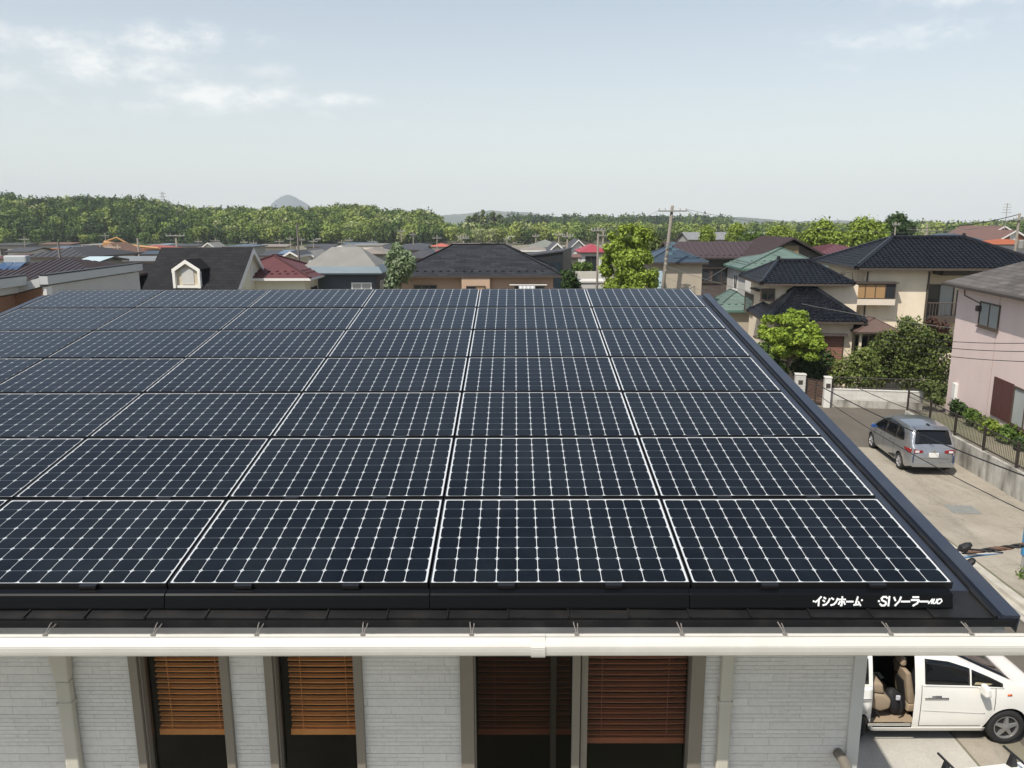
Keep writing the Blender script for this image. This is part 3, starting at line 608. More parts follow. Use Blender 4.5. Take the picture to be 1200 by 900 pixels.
# ------------------------------------------------------------------ house kit
WIN_BROWN = mat('brown_window_frame', (.075, .055, .042), .45, .1, 6, spec=.5)
WIN_WHITE = mat('white_window_frame', (.66, .66, .63), .4, .04, 6)
GLASS = glass_mat('dark_window_glass', (.022, .026, .030), .04, .7)
GLASS2 = glass_mat('curtained_window_glass', (.36, .38, .37), .10, .6)
GLASS3 = glass_mat('amber_curtain_glass', (.36, .225, .11), .10, .6)
SOFFIT = mat('pale_soffit', (.42, .39, .34), .7, .08, 3)
DKTRIM = mat('dark_brown_trim', (.055, .044, .038), .5, .12, 5)
def ribs(mb, poly, style, mi=0, spacing=None):
    a, b = Vector(poly[0]), Vector(poly[1]); s = (b - a).normalized(); ln = (b - a).length
    nrm = None
    for c in poly[2:]:
        nn = s.cross(Vector(c) - a)
        if nn.length > .1: nrm = nn.normalized(); break
    if nrm is None: return
    if nrm.z < 0: nrm = -nrm
    t = nrm.cross(s)
    if t.z < 0: t = -t
    q = [((Vector(p) - a).dot(s), (Vector(p) - a).dot(t)) for p in poly]
    sp = spacing or {'kawara': .27, 'seam': .42}[style]
    k = sp * .5
    while k < ln:
        ts = []
        for i in range(len(q)):
            (s0, t0), (s1, t1) = q[i], q[(i + 1) % len(q)]
            if (s0 - k) * (s1 - k) < 0: ts.append(t0 + (t1 - t0) * (k - s0) / (s1 - s0))
        if len(ts) >= 2:
            lo, hi = min(ts), max(ts)
            if hi - lo > .15:
                o = a + s * k
                if style == 'seam':
                    w, h = .022, .035
                    c = [o + t * lo - s * w, o + t * lo + s * w, o + t * hi + s * w, o + t * hi - s * w]
                    mb.hexa([p - nrm * .002 for p in c] + [p + nrm * h for p in c], mi)
                else:
                    n = max(1, int((hi - lo) / .26)); rows = []
                    for i in range(n):
                        for e, dr in ((lo + (hi - lo) * i / n, .014), (lo + (hi - lo) * (i + 1) / n - .004, -.006)):
                            r = .080 + dr; jj = random.uniform(-.004, .004)
                            rows.append([o + t * e + s * (r * math.cos(an) * 1.15 + jj) + nrm * (r * math.sin(an) * .85 + dr * .5) for an in (0, .55, 1.2, 1.94, 2.59, math.pi)])
                    mb.grid(rows, mi)
                    mb.poly(list(reversed(rows[0])), mi)
        k += sp
def slope_uv(poly):
    a, b = Vector(poly[0]), Vector(poly[1]); s = (b - a).normalized(); nrm = s.cross(Vector(poly[2]) - a).normalized(); t = nrm.cross(s)
    off = (a.x * .37 + a.y * .71) % 3
    return [((Vector(p) - a).dot(s) + off, (Vector(p) - a).dot(t)) for p in poly]
def snow_guards(mb, poly, rows=1, mi=0, sp=.45, start=.5):
    a, b = Vector(poly[0]), Vector(poly[1]); s = (b - a).normalized(); nrm = s.cross(Vector(poly[2]) - a).normalized()
    if nrm.z < 0: nrm = -nrm
    t = nrm.cross(s); t = t if t.z > 0 else -t
    ln = (b - a).length
    for r in range(rows):
        k = .6 + (r % 2) * sp / 2
        while k < ln - .8:
            o = a + s * k + t * (start + r * .32)
            c = [o - s * .07, o + s * .07, o + s * .07 + t * .09, o - s * .07 + t * .09]; mb.hexa(c + [p + nrm * .06 for p in c], mi); k += sp
def hip_roof(par, x0, x1, y0, y1, ez, rise, top, trim, style='plain', inset=None, th=.14, caps=None, guards=0, name='roof', spacing=None, axis=None):
    A, B, C, D = Vector((x0, y0, ez + th)), Vector((x1, y0, ez + th)), Vector((x1, y1, ez + th)), Vector((x0, y1, ez + th))
    if axis == 'x' or (axis is None and (x1 - x0) >= (y1 - y0)):
        i = inset if inset is not None else (y1 - y0) / 2; i = min(i, (x1 - x0) / 2 - .03); ym = (y0 + y1) / 2
        R0, R1 = Vector((x0 + i, ym, ez + th + rise)), Vector((x1 - i, ym, ez + th + rise))
        planes = [[A, B, R1, R0], [B, C, R1], [C, D, R0, R1], [D, A, R0]]; hips = [(A, R0), (B, R1), (C, R1), (D, R0)]
    else:
        i = inset if inset is not None else (x1 - x0) / 2; i = min(i, (y1 - y0) / 2 - .03); xm = (x0 + x1) / 2
        R0, R1 = Vector((xm, y0 + i, ez + th + rise)), Vector((xm, y1 - i, ez + th + rise))
        planes = [[A, B, R0], [B, C, R1, R0], [C, D, R1], [D, A, R0, R1]]; hips = [(A, R0), (B, R0), (C, R1), (D, R1)]
    mb = MB()
    for p in planes: mb.poly(p, 0, slope_uv(p))
    lo = [Vector((p.x, p.y, ez)) for p in (A, B, C, D)]; up = (A, B, C, D)
    for k in range(4): mb.poly([lo[k], lo[(k + 1) % 4], up[(k + 1) % 4], up[k]], 1)
    mb.poly(list(reversed(lo)), 1)
    if style in ('kawara', 'seam'):
        for p in planes: ribs(mb, p, style, 0, spacing)
    if guards:
        for p in planes[:2] + planes[3:]: snow_guards(mb, p, guards)
    o = mb.build(name, [top, trim], par, fix=False)
    if caps:
        r = caps
        for k, (p, q) in enumerate(hips + [(R0, R1)]):
            if (q - p).length < .2: continue
            m2 = MB(); d = (q - p).normalized()
            e = .12 if k == 4 else 0
            m2.tube([p - d * e + Vector((0, 0, .02)), q + d * e + Vector((0, 0, .02))], r, 8)
            if k == 4 and style == 'kawara':
                for z_ in (p, q): m2.tube([z_ + Vector((0, 0, -.05)), z_ + Vector((0, 0, .28))], [.13, .09], 6)
            elif style == 'kawara':
                m2.tube([p + Vector((0, 0, -.02)) + d * .1, p + Vector((0, 0, .14)) + d * .25], [.12, .1], 6)
            m2.build('ridge_cap', top, o)
    return o
def gable_roof(par, x0, x1, y0, y1, ez, rise, axis, top, trim, style='plain', th=.15, guards=0, name='roof', spacing=None, off=0.0):
    """axis 'x': ridge runs along x; off shifts the ridge sideways"""
    mb = MB()
    if axis == 'x':
        ym = (y0 + y1) / 2 + off
        E = [[Vector((x0, y0, ez)), Vector((x1, y0, ez)), Vector((x1, ym, ez + rise)), Vector((x0, ym, ez + rise))], [Vector((x1, y1, ez)), Vector((x0, y1, ez)), Vector((x0, ym, ez + rise)), Vector((x1, ym, ez + rise))]]
    else:
        xm = (x0 + x1) / 2 + off
        E = [[Vector((x1, y0, ez)), Vector((x1, y1, ez)), Vector((xm, y1, ez + rise)), Vector((xm, y0, ez + rise))], [Vector((x0, y1, ez)), Vector((x0, y0, ez)), Vector((xm, y0, ez + rise)), Vector((xm, y1, ez + rise))]]
    up = Vector((0, 0, th))
    for p in E:
        t = [q + up for q in p]
        mb.poly(t, 0, slope_uv(t)); mb.poly(list(reversed(p)), 1)
        mb.poly([p[0], p[1], t[1], t[0]], 1); mb.poly([p[1], p[2], t[2], t[1]], 1); mb.poly([p[3], p[0], t[0], t[3]], 1)
        if style in ('kawara', 'seam'): ribs(mb, t, style, 0, spacing)
        if guards: snow_guards(mb, t, guards)
    return mb.build(name, [top, trim], par, fix=False)
def walls(par, x0, x1, y0, y1, z0, ez, m, gable=None, apex=0.0, name='wall', off=0.0):
    mb = MB(); mb.box(x0, x1, y0, y1, z0, ez)
    if gable == 'x':
        for x in (x0 + .002, x1 - .122): mb.prism([(x, y0 + .002, ez - .002), (x, y1 - .002, ez - .002), (x, (y0 + y1) / 2 + off, ez + apex)], (.12, 0, 0))
    if gable == 'y':
        for y in (y0 + .002, y1 - .122): mb.prism([(x0 + .002, y, ez - .002), (x1 - .002, y, ez - .002), ((x0 + x1) / 2 + off, y, ez + apex)], (0, .12, 0))
    return mb.build(name, m, par)
def face(blk, f):
    x0, x1, y0, y1 = blk
    return {'f': (Vector((x0, y0, 0)), Vector((1, 0, 0)), Vector((0, -1, 0))), 'r': (Vector((x1, y0, 0)), Vector((0, 1, 0)), Vector((1, 0, 0))),
            'l': (Vector((x0, y1, 0)), Vector((0, -1, 0)), Vector((-1, 0, 0))), 'b': (Vector((x1, y1, 0)), Vector((-1, 0, 0)), Vector((0, 1, 0)))}[f]
def fbox(mb, fc, u0, u1, z0, z1, n0, n1, mi=0):
    o, u, n = fc; Z = Vector((0, 0, 1))
    c = [o + u * a + n * b + Z * z for z in (z0, z1) for a, b in ((u0, n0), (u1, n0), (u1, n1), (u0, n1))]
    mb.hexa(c, mi)
def window(par, fc, u0, u1, z0, z1, fm=None, gm=None, split=2, fw=.05, sill=True, name='window', depth=.05, glasses=None):
    fm = fm or WIN_BROWN; gm = gm or GLASS
    mb = MB()
    fbox(mb, fc, u0, u0 + fw, z0, z1, .003, depth); fbox(mb, fc, u1 - fw, u1, z0, z1, .003, depth)
    fbox(mb, fc, u0 + fw, u1 - fw, z0, z0 + fw, .003, depth); fbox(mb, fc, u0 + fw, u1 - fw, z1 - fw, z1, .003, depth)
    for k in range(1, split):
        m = u0 + (u1 - u0) * k / split; fbox(mb, fc, m - fw * .45, m + fw * .45, z0 + fw, z1 - fw, .003, depth - .008)
    w = mb.build(name, fm, par)
    k0 = u0 + fw * .5
    for k in range(split):
        a = u0 + (u1 - u0) * k / split; b = u0 + (u1 - u0) * (k + 1) / split
        m2 = MB(); fbox(m2, fc, a + fw * .4, b - fw * .4, z0 + fw * .5, z1 - fw * .5, .002, .016)
        m2.build('pane', (glasses[k % len(glasses)] if glasses else gm), w)
    if sill:
        m3 = MB(); fbox(m3, fc, u0 - .04, u1 + .04, z0 - .05, z0 - .004, .003, depth + .05); m3.build('sill', fm, w)
    return w
def win_px(h, par, blk, f, px0, py0, px1, py1, **kw):
    """window whose outline the photograph shows at this picture rectangle, laid on wall face f of block blk"""
    fc = face(blk, f); M = Matrix.Translation(h.location) @ Matrix.Rotation(h.rotation_euler.z, 4, 'Z'); Mi = M.inverted()
    cam_l = Mi @ Vector((0, 0, H)); pts = []
    for a, b in ((px0, (py0 + py1) / 2), (px1, (py0 + py1) / 2), ((px0 + px1) / 2, py0), ((px0 + px1) / 2, py1)):
        d = Mi.to_3x3() @ ray(a, b); t = (fc[0] - cam_l).dot(fc[2]) / d.dot(fc[2]); q = cam_l + d * t; pts.append(((q - fc[0]).dot(fc[1]), q.z))
    us = sorted((pts[0][0], pts[1][0])); zs = sorted((pts[2][1], pts[3][1]))
    return window(par, fc, us[0], us[1], zs[0], zs[1], **kw), us, zs, fc

# wall and roof materials
W_WHITE = mat('white_render', (.62, .61, .57), .8, .05, 1, dirt=.2, dirtcol=(.4, .38, .33))
W_GREYWHITE = mat('grey_white_render', (.50, .49, .46), .8, .05, 1, dirt=.2, dirtcol=(.36, .34, .31))
W_CREAM = mat('cream_render', (.74, .64, .49), .85, .07, 1.2, bump=.25, bscale=50, dirt=.3, dirtcol=(.56, .47, .36))
W_PALE = mat('pale_cream_siding', (.66, .62, .49), .8, .06, 1, dirt=.2, dirtcol=(.4, .36, .3))
W_SAND = mat('sand_siding', (.52, .46, .34), .8, .06, 1, dirt=.2, dirtcol=(.38, .32, .25))
W_PINK = mat('pink_render', (.68, .55, .515), .85, .05, .8, bump=.2, bscale=60, dirt=.25, dirtcol=(.56, .45, .41))
W_TAN = mat('tan_render', (.37, .255, .18), .85, .06, 1, bump=.2, bscale=40, dirt=.2, dirtcol=(.28, .19, .13))
W_TAN2 = mat('light_tan_render', (.44, .31, .22), .85, .06, 1, bump=.2, bscale=40)
W_BRICK = brick_mat('brown_tile_wall', (.30, .165, .10), (.25, .135, .085), (.22, .14, .10), .30, .07, .006, rough=.8, bump=.4, noise=.12)
W_REDBRICK = brick_mat('red_brick_wall', (.36, .13, .08), (.29, .105, .07), (.3, .2, .15), .4, .12, .012, rough=.85, bump=.4, noise=.15)
W_NAVY = mat('navy_siding', (.055, .068, .082), .6, .08, 2)
W_BROWN = brick_mat('grey_brown_siding', (.105, .085, .078), (.085, .068, .062), (.055, .045, .04), .9, .14, .008, rough=.7, bump=.3, noise=.12)
W_BEIGE = mat('beige_siding', (.42, .37, .29), .8, .07, 1.5, dirt=.25, dirtcol=(.3, .26, .2))
R_KAWARA = mat('black_glazed_tile', (.0050, .0058, .0080), .30, .35, 3.5, spec=.30, bump=.1, bscale=6, dirt=.3, dirtcol=(.03, .029, .028))
def shingle(name, c1, c2, cm, bw=.6, bh=.2, noise=.22, rough=.85, bias=0.): return brick_mat(name, c1, c2, cm, bw, bh, .010, uv=True, rough=rough, bump=.7, noise=noise, bias=bias)
R_SLATE = shingle('dark_slate_shingle', (.015, .015, .017), (.008, .008, .010), (.004, .004, .005), .5, .22)
R_BLACKSH = shingle('black_shingle', (.030, .033, .039), (.012, .014, .018), (.005, .005, .006), .6, .24)
R_GREYSH = shingle('weathered_grey_shingle', (.125, .115, .106), (.075, .068, .063), (.03, .027, .025), .7, .26, .35)
R_LGREY = mat('light_grey_roof', (.205, .20, .182), .75, .12, 1.2, dirt=.3, dirtcol=(.2, .19, .17))
R_BLUEGREY = mat('blue_grey_roof', (.155, .195, .215), .6, .08, 1.5)
R_MAROON = shingle('maroon_roof', (.115, .042, .043), (.10, .037, .038), (.06, .022, .023), 4.0, .24, .1, .6)
R_BROWN = mat('brown_steel_roof', (.056, .036, .035), .5, .12, 2, spec=.5)
R_GREEN = shingle('green_steel_roof', (.115, .165, .142), (.10, .148, .127), (.06, .095, .08), 6, .30, .14, .5)
R_BLUE = mat('blue_steel_roof', (.034, .054, .076), .5, .1, 2, spec=.5)
R_DKBROWN = mat('dark_brown_steel_roof', (.042, .030, .030), .45, .14, 3, spec=.5)
R_RED = mat('red_roof', (.36, .05, .055), .6, .1, 2)
R_CHAR = mat('charcoal_roof', (.055, .056, .062), .65, .15, 2)
R_DKBLUE = mat('slate_blue_roof', (.075, .10, .13), .5, .15, 2, dirt=.3, dirtcol=(.16, .19, .21))
R_TAUPE = mat('taupe_roof', (.21, .185, .16), .75, .12, 1.5)
R_REDBROWN = mat('red_brown_roof', (.145, .082, .068), .75, .12, 1.5)
WHITE_TRIM = mat('white_trim', (.68, .67, .64), .6, .05, 4)

# ---- white box house on the left with brown tiled walls
h = thing('white_parapet_house', 'white and brown tiled house with grey parapet at the left edge', 'house', (0, 0, 0), 0)
rotA = R(4.5); c1 = P(57, 322, 28.4); h.location = (c1.x, c1.y, 0); h.rotation_euler.z = rotA
zA = 7.0
def lean(par, x0, x1, y0, y1, ztop, m, name):      # block whose roof falls away to the west
    mb = MB(); f = .27; mb.hexa([(x0, y0, 0), (x1, y0, 0), (x1, y1, 0), (x0, y1, 0), (x0, y0, ztop + x0 * f), (x1, y0, ztop + x1 * f), (x1, y1, ztop + x1 * f), (x0, y1, ztop + x0 * f)]); return mb.build(name, m, par)
lean(h, -8, -.14, .18, 8.6, zA - .34, W_GREYWHITE, 'wall'); lean(h, -8, -.141, .02, .178, zA - .34, W_BRICK, 'wall'); lean(h, -8, -1.25, -9, .018, zA - .34, W_BRICK, 'wall')
m2 = MB(); m2.box(-.26, -.135, -.012, .40, 0, zA - .40); m2.build('corner_pilaster', WHITE_TRIM, h)
FG = mat('grey_fascia', (.47, .48, .475), .6, .05, 2)
def eave_strip(x1, y0, y1):
    mb = MB(); mb.box(x1 - .30, x1, y0, y1, zA - .318, zA); mb.build('parapet', FG, h, bevel=.01)
    mb = MB(); mb.box(x1 - .28, x1 + .012, y0 - .012, y1 + .01, zA + .002, zA + .05); mb.build('roof_edge', BLACKST, h)
    f = .27; mb = MB(); a, b = x1 - .302, -8.3
    mb.hexa([(b, y0, zA - .31 + b * f), (a, y0, zA - .31 + a * f), (a, y1, zA - .31 + a * f), (b, y1, zA - .31 + b * f), (b, y0, zA + b * f), (a, y0, zA + a * f), (a, y1, zA + a * f), (b, y1, zA + b * f)]); mb.build('roof', FG, h)
eave_strip(0, -.10, 8.75); eave_strip(-.72, -9.2, -.104)

# ---- dark slate gable house with dormer
r1 = P(297, 290, 44.0); r0 = P(187, 291, 44.4)
h = thing('dormer_house', 'cream house with steep dark slate gable roof and one white framed dormer', 'house', (r1.x, r1.y, 0), R(-6))
wB = (r1 - r0).length; hz = r1.z - .16
gable_roof(h, -wB, 0, -3.7, 3.7, hz - 3.5, 3.5, 'x', R_SLATE, WHITE_TRIM, th=.16)
walls(h, -wB + .25, -.22, -3.4, 3.4, 0, hz - 3.25, W_PALE, 'x', 3.2)
m2 = MB(); fbox(m2, face((-wB, -.22, -3.4, 3.4), 'r'), 3.3, 3.5, hz - 1.9, hz - .9, .003, .03); m2.build('gable_vent', WHITE_TRIM, h)
# barge boards on the sunlit gable
m2 = MB(); 
for sg in (-1, 1): m2.hexa([(.004, sg * 3.7, hz - 3.66), (.03, sg * 3.7, hz - 3.66), (.03, 0, hz - .16), (.004, 0, hz - .16), (.004, sg * 3.7, hz - 3.5), (.03, sg * 3.7, hz - 3.5), (.03, 0, hz), (.004, 0, hz)])
m2.build('barge_board', WHITE_TRIM, h)
Mi = (Matrix.Translation(h.location) @ Matrix.Rotation(h.rotation_euler.z, 4, 'Z')).inverted()
dp = Mi @ P(217, 304, 42.1); dw = .70; dz = dp.z; dy = dp.y
D_WHITE = mat('dormer_white', (.72, .70, .64), .6, .04, 3)
m2 = MB(); m2.prism([(dp.x - dw + .06, dy + .14, dz - 1.5), (dp.x + dw - .06, dy + .14, dz - 1.5), (dp.x + dw - .06, dy + .14, dz - .5), (dp.x, dy + .14, dz - .06), (dp.x - dw + .06, dy + .14, dz - .5)], (0, 2.0, 0)); DM = m2.build('dormer', W_SAND, h)
m2 = MB()
for sg in (-1, 1):
    a = [(dp.x, dy - .02, dz), (dp.x + sg * (dw + .1), dy - .02, dz - .50), (dp.x + sg * (dw + .1), dy - .02, dz - .62), (dp.x, dy - .02, dz - .12)]; m2.prism(a if sg > 0 else a[::-1], (0, 2.1, 0))
    m2.box(dp.x + sg * dw - .055 + sg * .04, dp.x + sg * dw + .055 + sg * .04, dy + .14, dy + 2.0, dz - 1.48, dz - .57)
m2.build('dormer_roof', R_SLATE, DM)
m2 = MB()
for sg in (-1, 1):
    a = [(dp.x, dy - .06, dz - .02), (dp.x + sg * (dw + .09), dy - .06, dz - .52), (dp.x + sg * (dw + .09), dy - .06, dz - .72), (dp.x, dy - .06, dz - .22)]; m2.prism(a if sg > 0 else a[::-1], (0, .038, 0))
    m2.box(dp.x + sg * dw - .07, dp.x + sg * dw + .07, dy - .058, dy + .13, dz - 1.52, dz - .62)
m2.box(dp.x - dw + .07, dp.x + dw - .07, dy + .02, dy + .12, dz - 1.52, dz - 1.38)
m2.build('dormer_frame', D_WHITE, DM)
m2 = MB(); m2.box(dp.x - .34, dp.x + .34, dy + .11, dy + .139, dz - 1.33, dz - .50); m2.build('dormer_shutter', W_GREYWHITE, DM)
# lower wing to the left of the ridge
lw = Mi @ P(178, 309, 45.5)
gable_roof(h, lw.x - 4.0, lw.x + .6, lw.y - 3, lw.y + 3, lw.z - 2.5, 2.35, 'x', R_SLATE, DKTRIM, name='wing_roof'); walls(h, lw.x - 3.8, lw.x + .6, lw.y - 2.7, lw.y + 2.7, 0, lw.z - 2.6, W_GREYWHITE, name='wing_wall')

def hip_house(name, label, corner, Y, w, d, rise, wallm, roofm, rot=0.0, oh=.45, style='plain', right=False, trim=DKTRIM, inset=None, caps=None, guards=0, spacing=None, th=.14, group=None, axis=None):
    """corner: picture position of the near left (or near right) eave tip"""
    c = P(corner[0], corner[1], Y); h = thing(name, label, 'house', (c.x, c.y, 0), R(rot), group)
    x0, x1 = (-w, 0) if right else (0, w)
    ro = hip_roof(h, x0, x1, 0, d, c.z, rise, roofm, trim, style, inset, th, caps, guards, spacing=spacing, axis=axis)
    blk = (x0 + oh, x1 - oh, oh, d - oh); walls(h, *blk, 0, c.z, wallm)
    return h, blk, c.z, ro
# ---- maroon hip house
h, blk, ez, ro = hip_house('maroon_roof_house', 'pale cream house with maroon hip roof, squeezed in just right of the dormer gable', (364, 329, ), 44, 5.6, 5.8, 1.15, W_PALE, R_MAROON, right=True, guards=2, trim=WHITE_TRIM, caps=.07)
window(h, face(blk, 'r'), 1.2, 2.6, ez - 1.6, ez - .5, WIN_BROWN); window(h, face(blk, 'r'), 3.4, 4.4, ez - 1.4, ez - .5, WIN_BROWN); window(h, face(blk, 'f'), 1.6, 3.2, ez - 1.7, ez - .7, WIN_WHITE)
# ---- navy house with light grey hip roof
h, blk, ez, ro = hip_house('navy_wall_house', 'navy walled house with light grey hip roof and a white framed window', (447, 322), 47, 5.2, 5.4, 1.42, W_NAVY, R_LGREY, right=True, guards=1, trim=R_BLUEGREY, inset=1.7, axis='x')
win_px(h, h, blk, 'f', 412, 331, 436, 345, fm=WIN_WHITE, gm=GLASS2, fw=.09)
window(h, face(blk, 'r'), 1.5, 2.6, ez - 2.0, ez - .5, WIN_WHITE, GLASS2)
m2 = MB()
a = [Vector((-5.26, -.07, ez + .085)), Vector((.06, -.07, ez + .085)), Vector((-.24, .46, ez + .14 + .30)), Vector((-4.96, .46, ez + .14 + .30))]; m2.prism(a, (0, 0, .03))
a = [Vector((.065, -.07, ez + .085)), Vector((.065, 5.4, ez + .085)), Vector((-.30, 5.0, ez + .14 + .36)), Vector((-.30, .5, ez + .14 + .36))]; m2.prism(a, (0, 0, .03))
m2.build('eave_band', R_BLUEGREY, ro)
# ---- tan house with black hip roof (centre)
cw = (P(658, 326, 45) - P(457, 326, 45)).x
h, blk, ez, ro = hip_house('black_hip_house', 'tan house with broad black shingle hip roof, behind the middle top panels', (457, 326), 45, cw, 8.0, 1.62, W_TAN, R_BLACKSH, inset=3.3, guards=1, caps=.05)
win_px(h, h, blk, 'f', 485, 334, 512, 346, split=3); 
Mi = Matrix.Translation(h.location).inverted()
xa, xb = (Mi @ P(541, 332, 45.1)).x, (Mi @ P(574, 332, 45.1)).x
m2 = MB(); m2.box(xa, xb, .05, .44, 0, ez - .01); m2.build('wall_bay', W_TAN2, h)
window(h, face((xa, xb, .05, .44), 'f'), .25, xb - xa - .25, ez - 1.6, ez - .45, split=2, glasses=[GLASS, GLASS3])
win_px(h, h, blk, 'f', 603, 335, 638, 350, split=2)
m2 = MB(); q0 = Mi @ P(597, 334, 44.9); q1 = Mi @ P(641, 334, 44.9); m2.tube([(q0.x, q0.y, q0.z), (q1.x, q1.y, q1.z)], .03, 8); m2.build('drying_pole', WIN_WHITE, h)
qa = P(608, 335, 44.86); qb = P(627, 335, 44.86)
m2 = MB(); n = 14
rows = [[Vector((qa.x + (qb.x - qa.x) * i / n, 44.86 + .025 * math.sin(i * 1.9), qa.z + .0 - .75 * j / 4)) for i in range(n + 1)] for j in range(5)]
m2.grid(rows); lo = m2.build('laundry', mat('white_cloth', (.7, .7, .72), .9, .05, 3), fix=False); so = lo.modifiers.new('s', 'SOLIDIFY'); so.thickness = .01
tag(lo, 'white laundry hanging under the eave of the black hip roofed house', 'laundry')
# white water heater box at its right corner
m2 = MB(); m2.lathe([(.26, 0), (.28, .05), (.28, .5), (.22, .62), (.05, .68)], Matrix.Translation((0, 0, 0)), 14); p = P(648, 341, 46.5); 
o = tag(m2.build('outdoor_unit', WIN_WHITE, smooth=True), 'small round white tank by the right wall of the black hip roofed house', 'tank'); o.location = (p.x, p.y, p.z - .5)
m2 = MB(); m2.box(-.3, .3, -.3, .3, -(p.z - .5), -.004); s_ = m2.build('stand', DKTRIM, o)

# ---- black box building behind it
p = P(608, 302, 58); q = P(658, 295, 57)
h = thing('black_clad_building', 'black clad box building with glossy dark panels, behind the black hip roof', 'building', (p.x, p.y, 0), R(-9))
wd = (q - p).length; BLK = mat('black_cladding', (.016, .017, .019), .5, .1, 3)
mb = MB(); mb.hexa([(0, 0, 0), (wd, 0, 0), (wd, 7, 0), (0, 7, 0), (0, 0, p.z), (wd, 0, q.z), (wd, 7, q.z), (0, 7, p.z)]); mb.build('wall', BLK, h)
fc = face((0, wd, 0, 7), 'f')
for u0, u1 in ((.3, 1.75), (1.85, 2.55), (2.65, wd - .15)):
    mb = MB(); fbox(mb, fc, u0, u1, .8, p.z - .55 + .1 * u0, .003, .03); mb.build('panel', glass_mat('blue_black_panel', (.02, .032, .04), .12, .6), h)
mb = MB(); mb.hexa([(-.1, -.12, p.z + .005), (wd + .1, -.12, q.z + .005), (wd + .1, 7.1, q.z + .005), (-.1, 7.1, p.z + .005), (-.1, -.12, p.z + .11), (wd + .1, -.12, q.z + .11), (wd + .1, 7.1, q.z + .11), (-.1, 7.1, p.z + .11)]); mb.build('roof', R_CHAR, h)

# ---- blue roofed house and brown house right of the big tree
h, blk, ez, ro = hip_house('blue_roof_house', 'beige house with small blue steel hip roof, just left of the tall near utility pole', (757, 310), 53, 4.2, 5.5, .95, W_BEIGE, R_BLUE, rot=0, oh=.35, caps=.05)
window(h, face(blk, 'l'), 1, 2.2, ez - 1.6, ez - .5)
m2 = MB(); pp = Matrix.Translation(h.location).inverted() @ P(768, 320, 52.3); a = [(pp.x, pp.y, pp.z), (pp.x + .62, pp.y, pp.z), (pp.x + .55, pp.y + .9, pp.z + .1), (pp.x + .1, pp.y + .9, pp.z + .1)]
m2.hexa([(pp.x - .1, pp.y - .5, pp.z - 1.5), (pp.x + .62, pp.y - .5, pp.z - 1.5), (pp.x + .62, pp.y + .9, pp.z), (pp.x - .05, pp.y + .9, pp.z), (pp.x - .1, pp.y - .5, pp.z - 1.4), (pp.x + .62, pp.y - .5, pp.z - 1.4), (pp.x + .62, pp.y + .9, pp.z + .1), (pp.x - .05, pp.y + .9, pp.z + .1)]); m2.build('porch_roof', mat('pale_blue_roof', (.22, .29, .32), .5, .08, 3), h)

e0_ = P(787, 304, 62); e1_ = P(874, 304, 62); rz_ = P(840, 283, 65.8).z
h = thing('brown_roof_house', 'grey brown house with long brown ribbed steel roof, right behind the tall near utility pole', 'house', (e0_.x, e0_.y, 0), 0)
wM = e1_.x - e0_.x + 4.5
gable_roof(h, 0, wM, 0, 7.6, e0_.z, rz_ - e0_.z - .12, 'x', R_BROWN, R_DKBROWN, style='seam', th=.12, guards=1)
blkM = (.35, wM - .4, .5, 7.1); walls(h, *blkM, 0, e0_.z + .1, W_BROWN, 'x', rz_ - e0_.z - .35)
win_px(h, h, blkM, 'f', 809, 316, 832, 331, split=2, glasses=[GLASS]); win_px(h, h, blkM, 'f', 834, 316, 857, 331, split=2)
win_px(h, h, blkM, 'l', 787, 313, 789.5, 324, split=1)
window(h, face(blkM, 'l'), 1.2, 1.8, e0_.z - 1.5, e0_.z - .4, split=1); window(h, face(blkM, 'l'), 2.6, 3.2, e0_.z - 1.5, e0_.z - .4, split=1)
m2 = MB(); m2.box(.2, wM - .5, .36, .498, e0_.z - .75, e0_.z - .02); m2.build('eave_shade_strip', DKTRIM, h)  # dark strip standing in for the shade beneath the eave
m2 = MB(); pk = Matrix.Translation(h.location).inverted() @ P(813, 331, 62.3); m2.lathe([(.05, 0), (.22, .04), (.24, .07)], Matrix.Translation((pk.x, .38, pk.z)) @ Matrix.Rotation(R(70), 4, 'X'), 16); m2.tube([(pk.x, .49, pk.z), (pk.x, .40, pk.z)], .03, 6); m2.build('satellite_dish', WIN_WHITE, h)
# its cross gable, apex towards the camera
ap = Matrix.Translation(h.location).inverted() @ P(931, 278, 58.8); hw, dr = 3.5, 1.85
gable_roof(h, ap.x - hw, ap.x + hw, ap.y, ap.y + 8, ap.z - dr - .16, dr, 'y', R_BROWN, R_DKBROWN, style='seam', th=.14, name='wing_roof')
walls(h, ap.x - hw + .45, ap.x + hw - .45, ap.y + .5, ap.y + 7.5, 0, ap.z - dr + .08, W_BROWN, 'y', dr - .42, name='wing_wall')
m2 = MB(); m2.box(ap.x - .55, ap.x + .55, ap.y + .44, ap.y + .49, ap.z - 1.5, ap.z - .62); m2.build('gable_panel', mat('ochre_panel', (.22, .16, .09), .7, .1, 3), h)

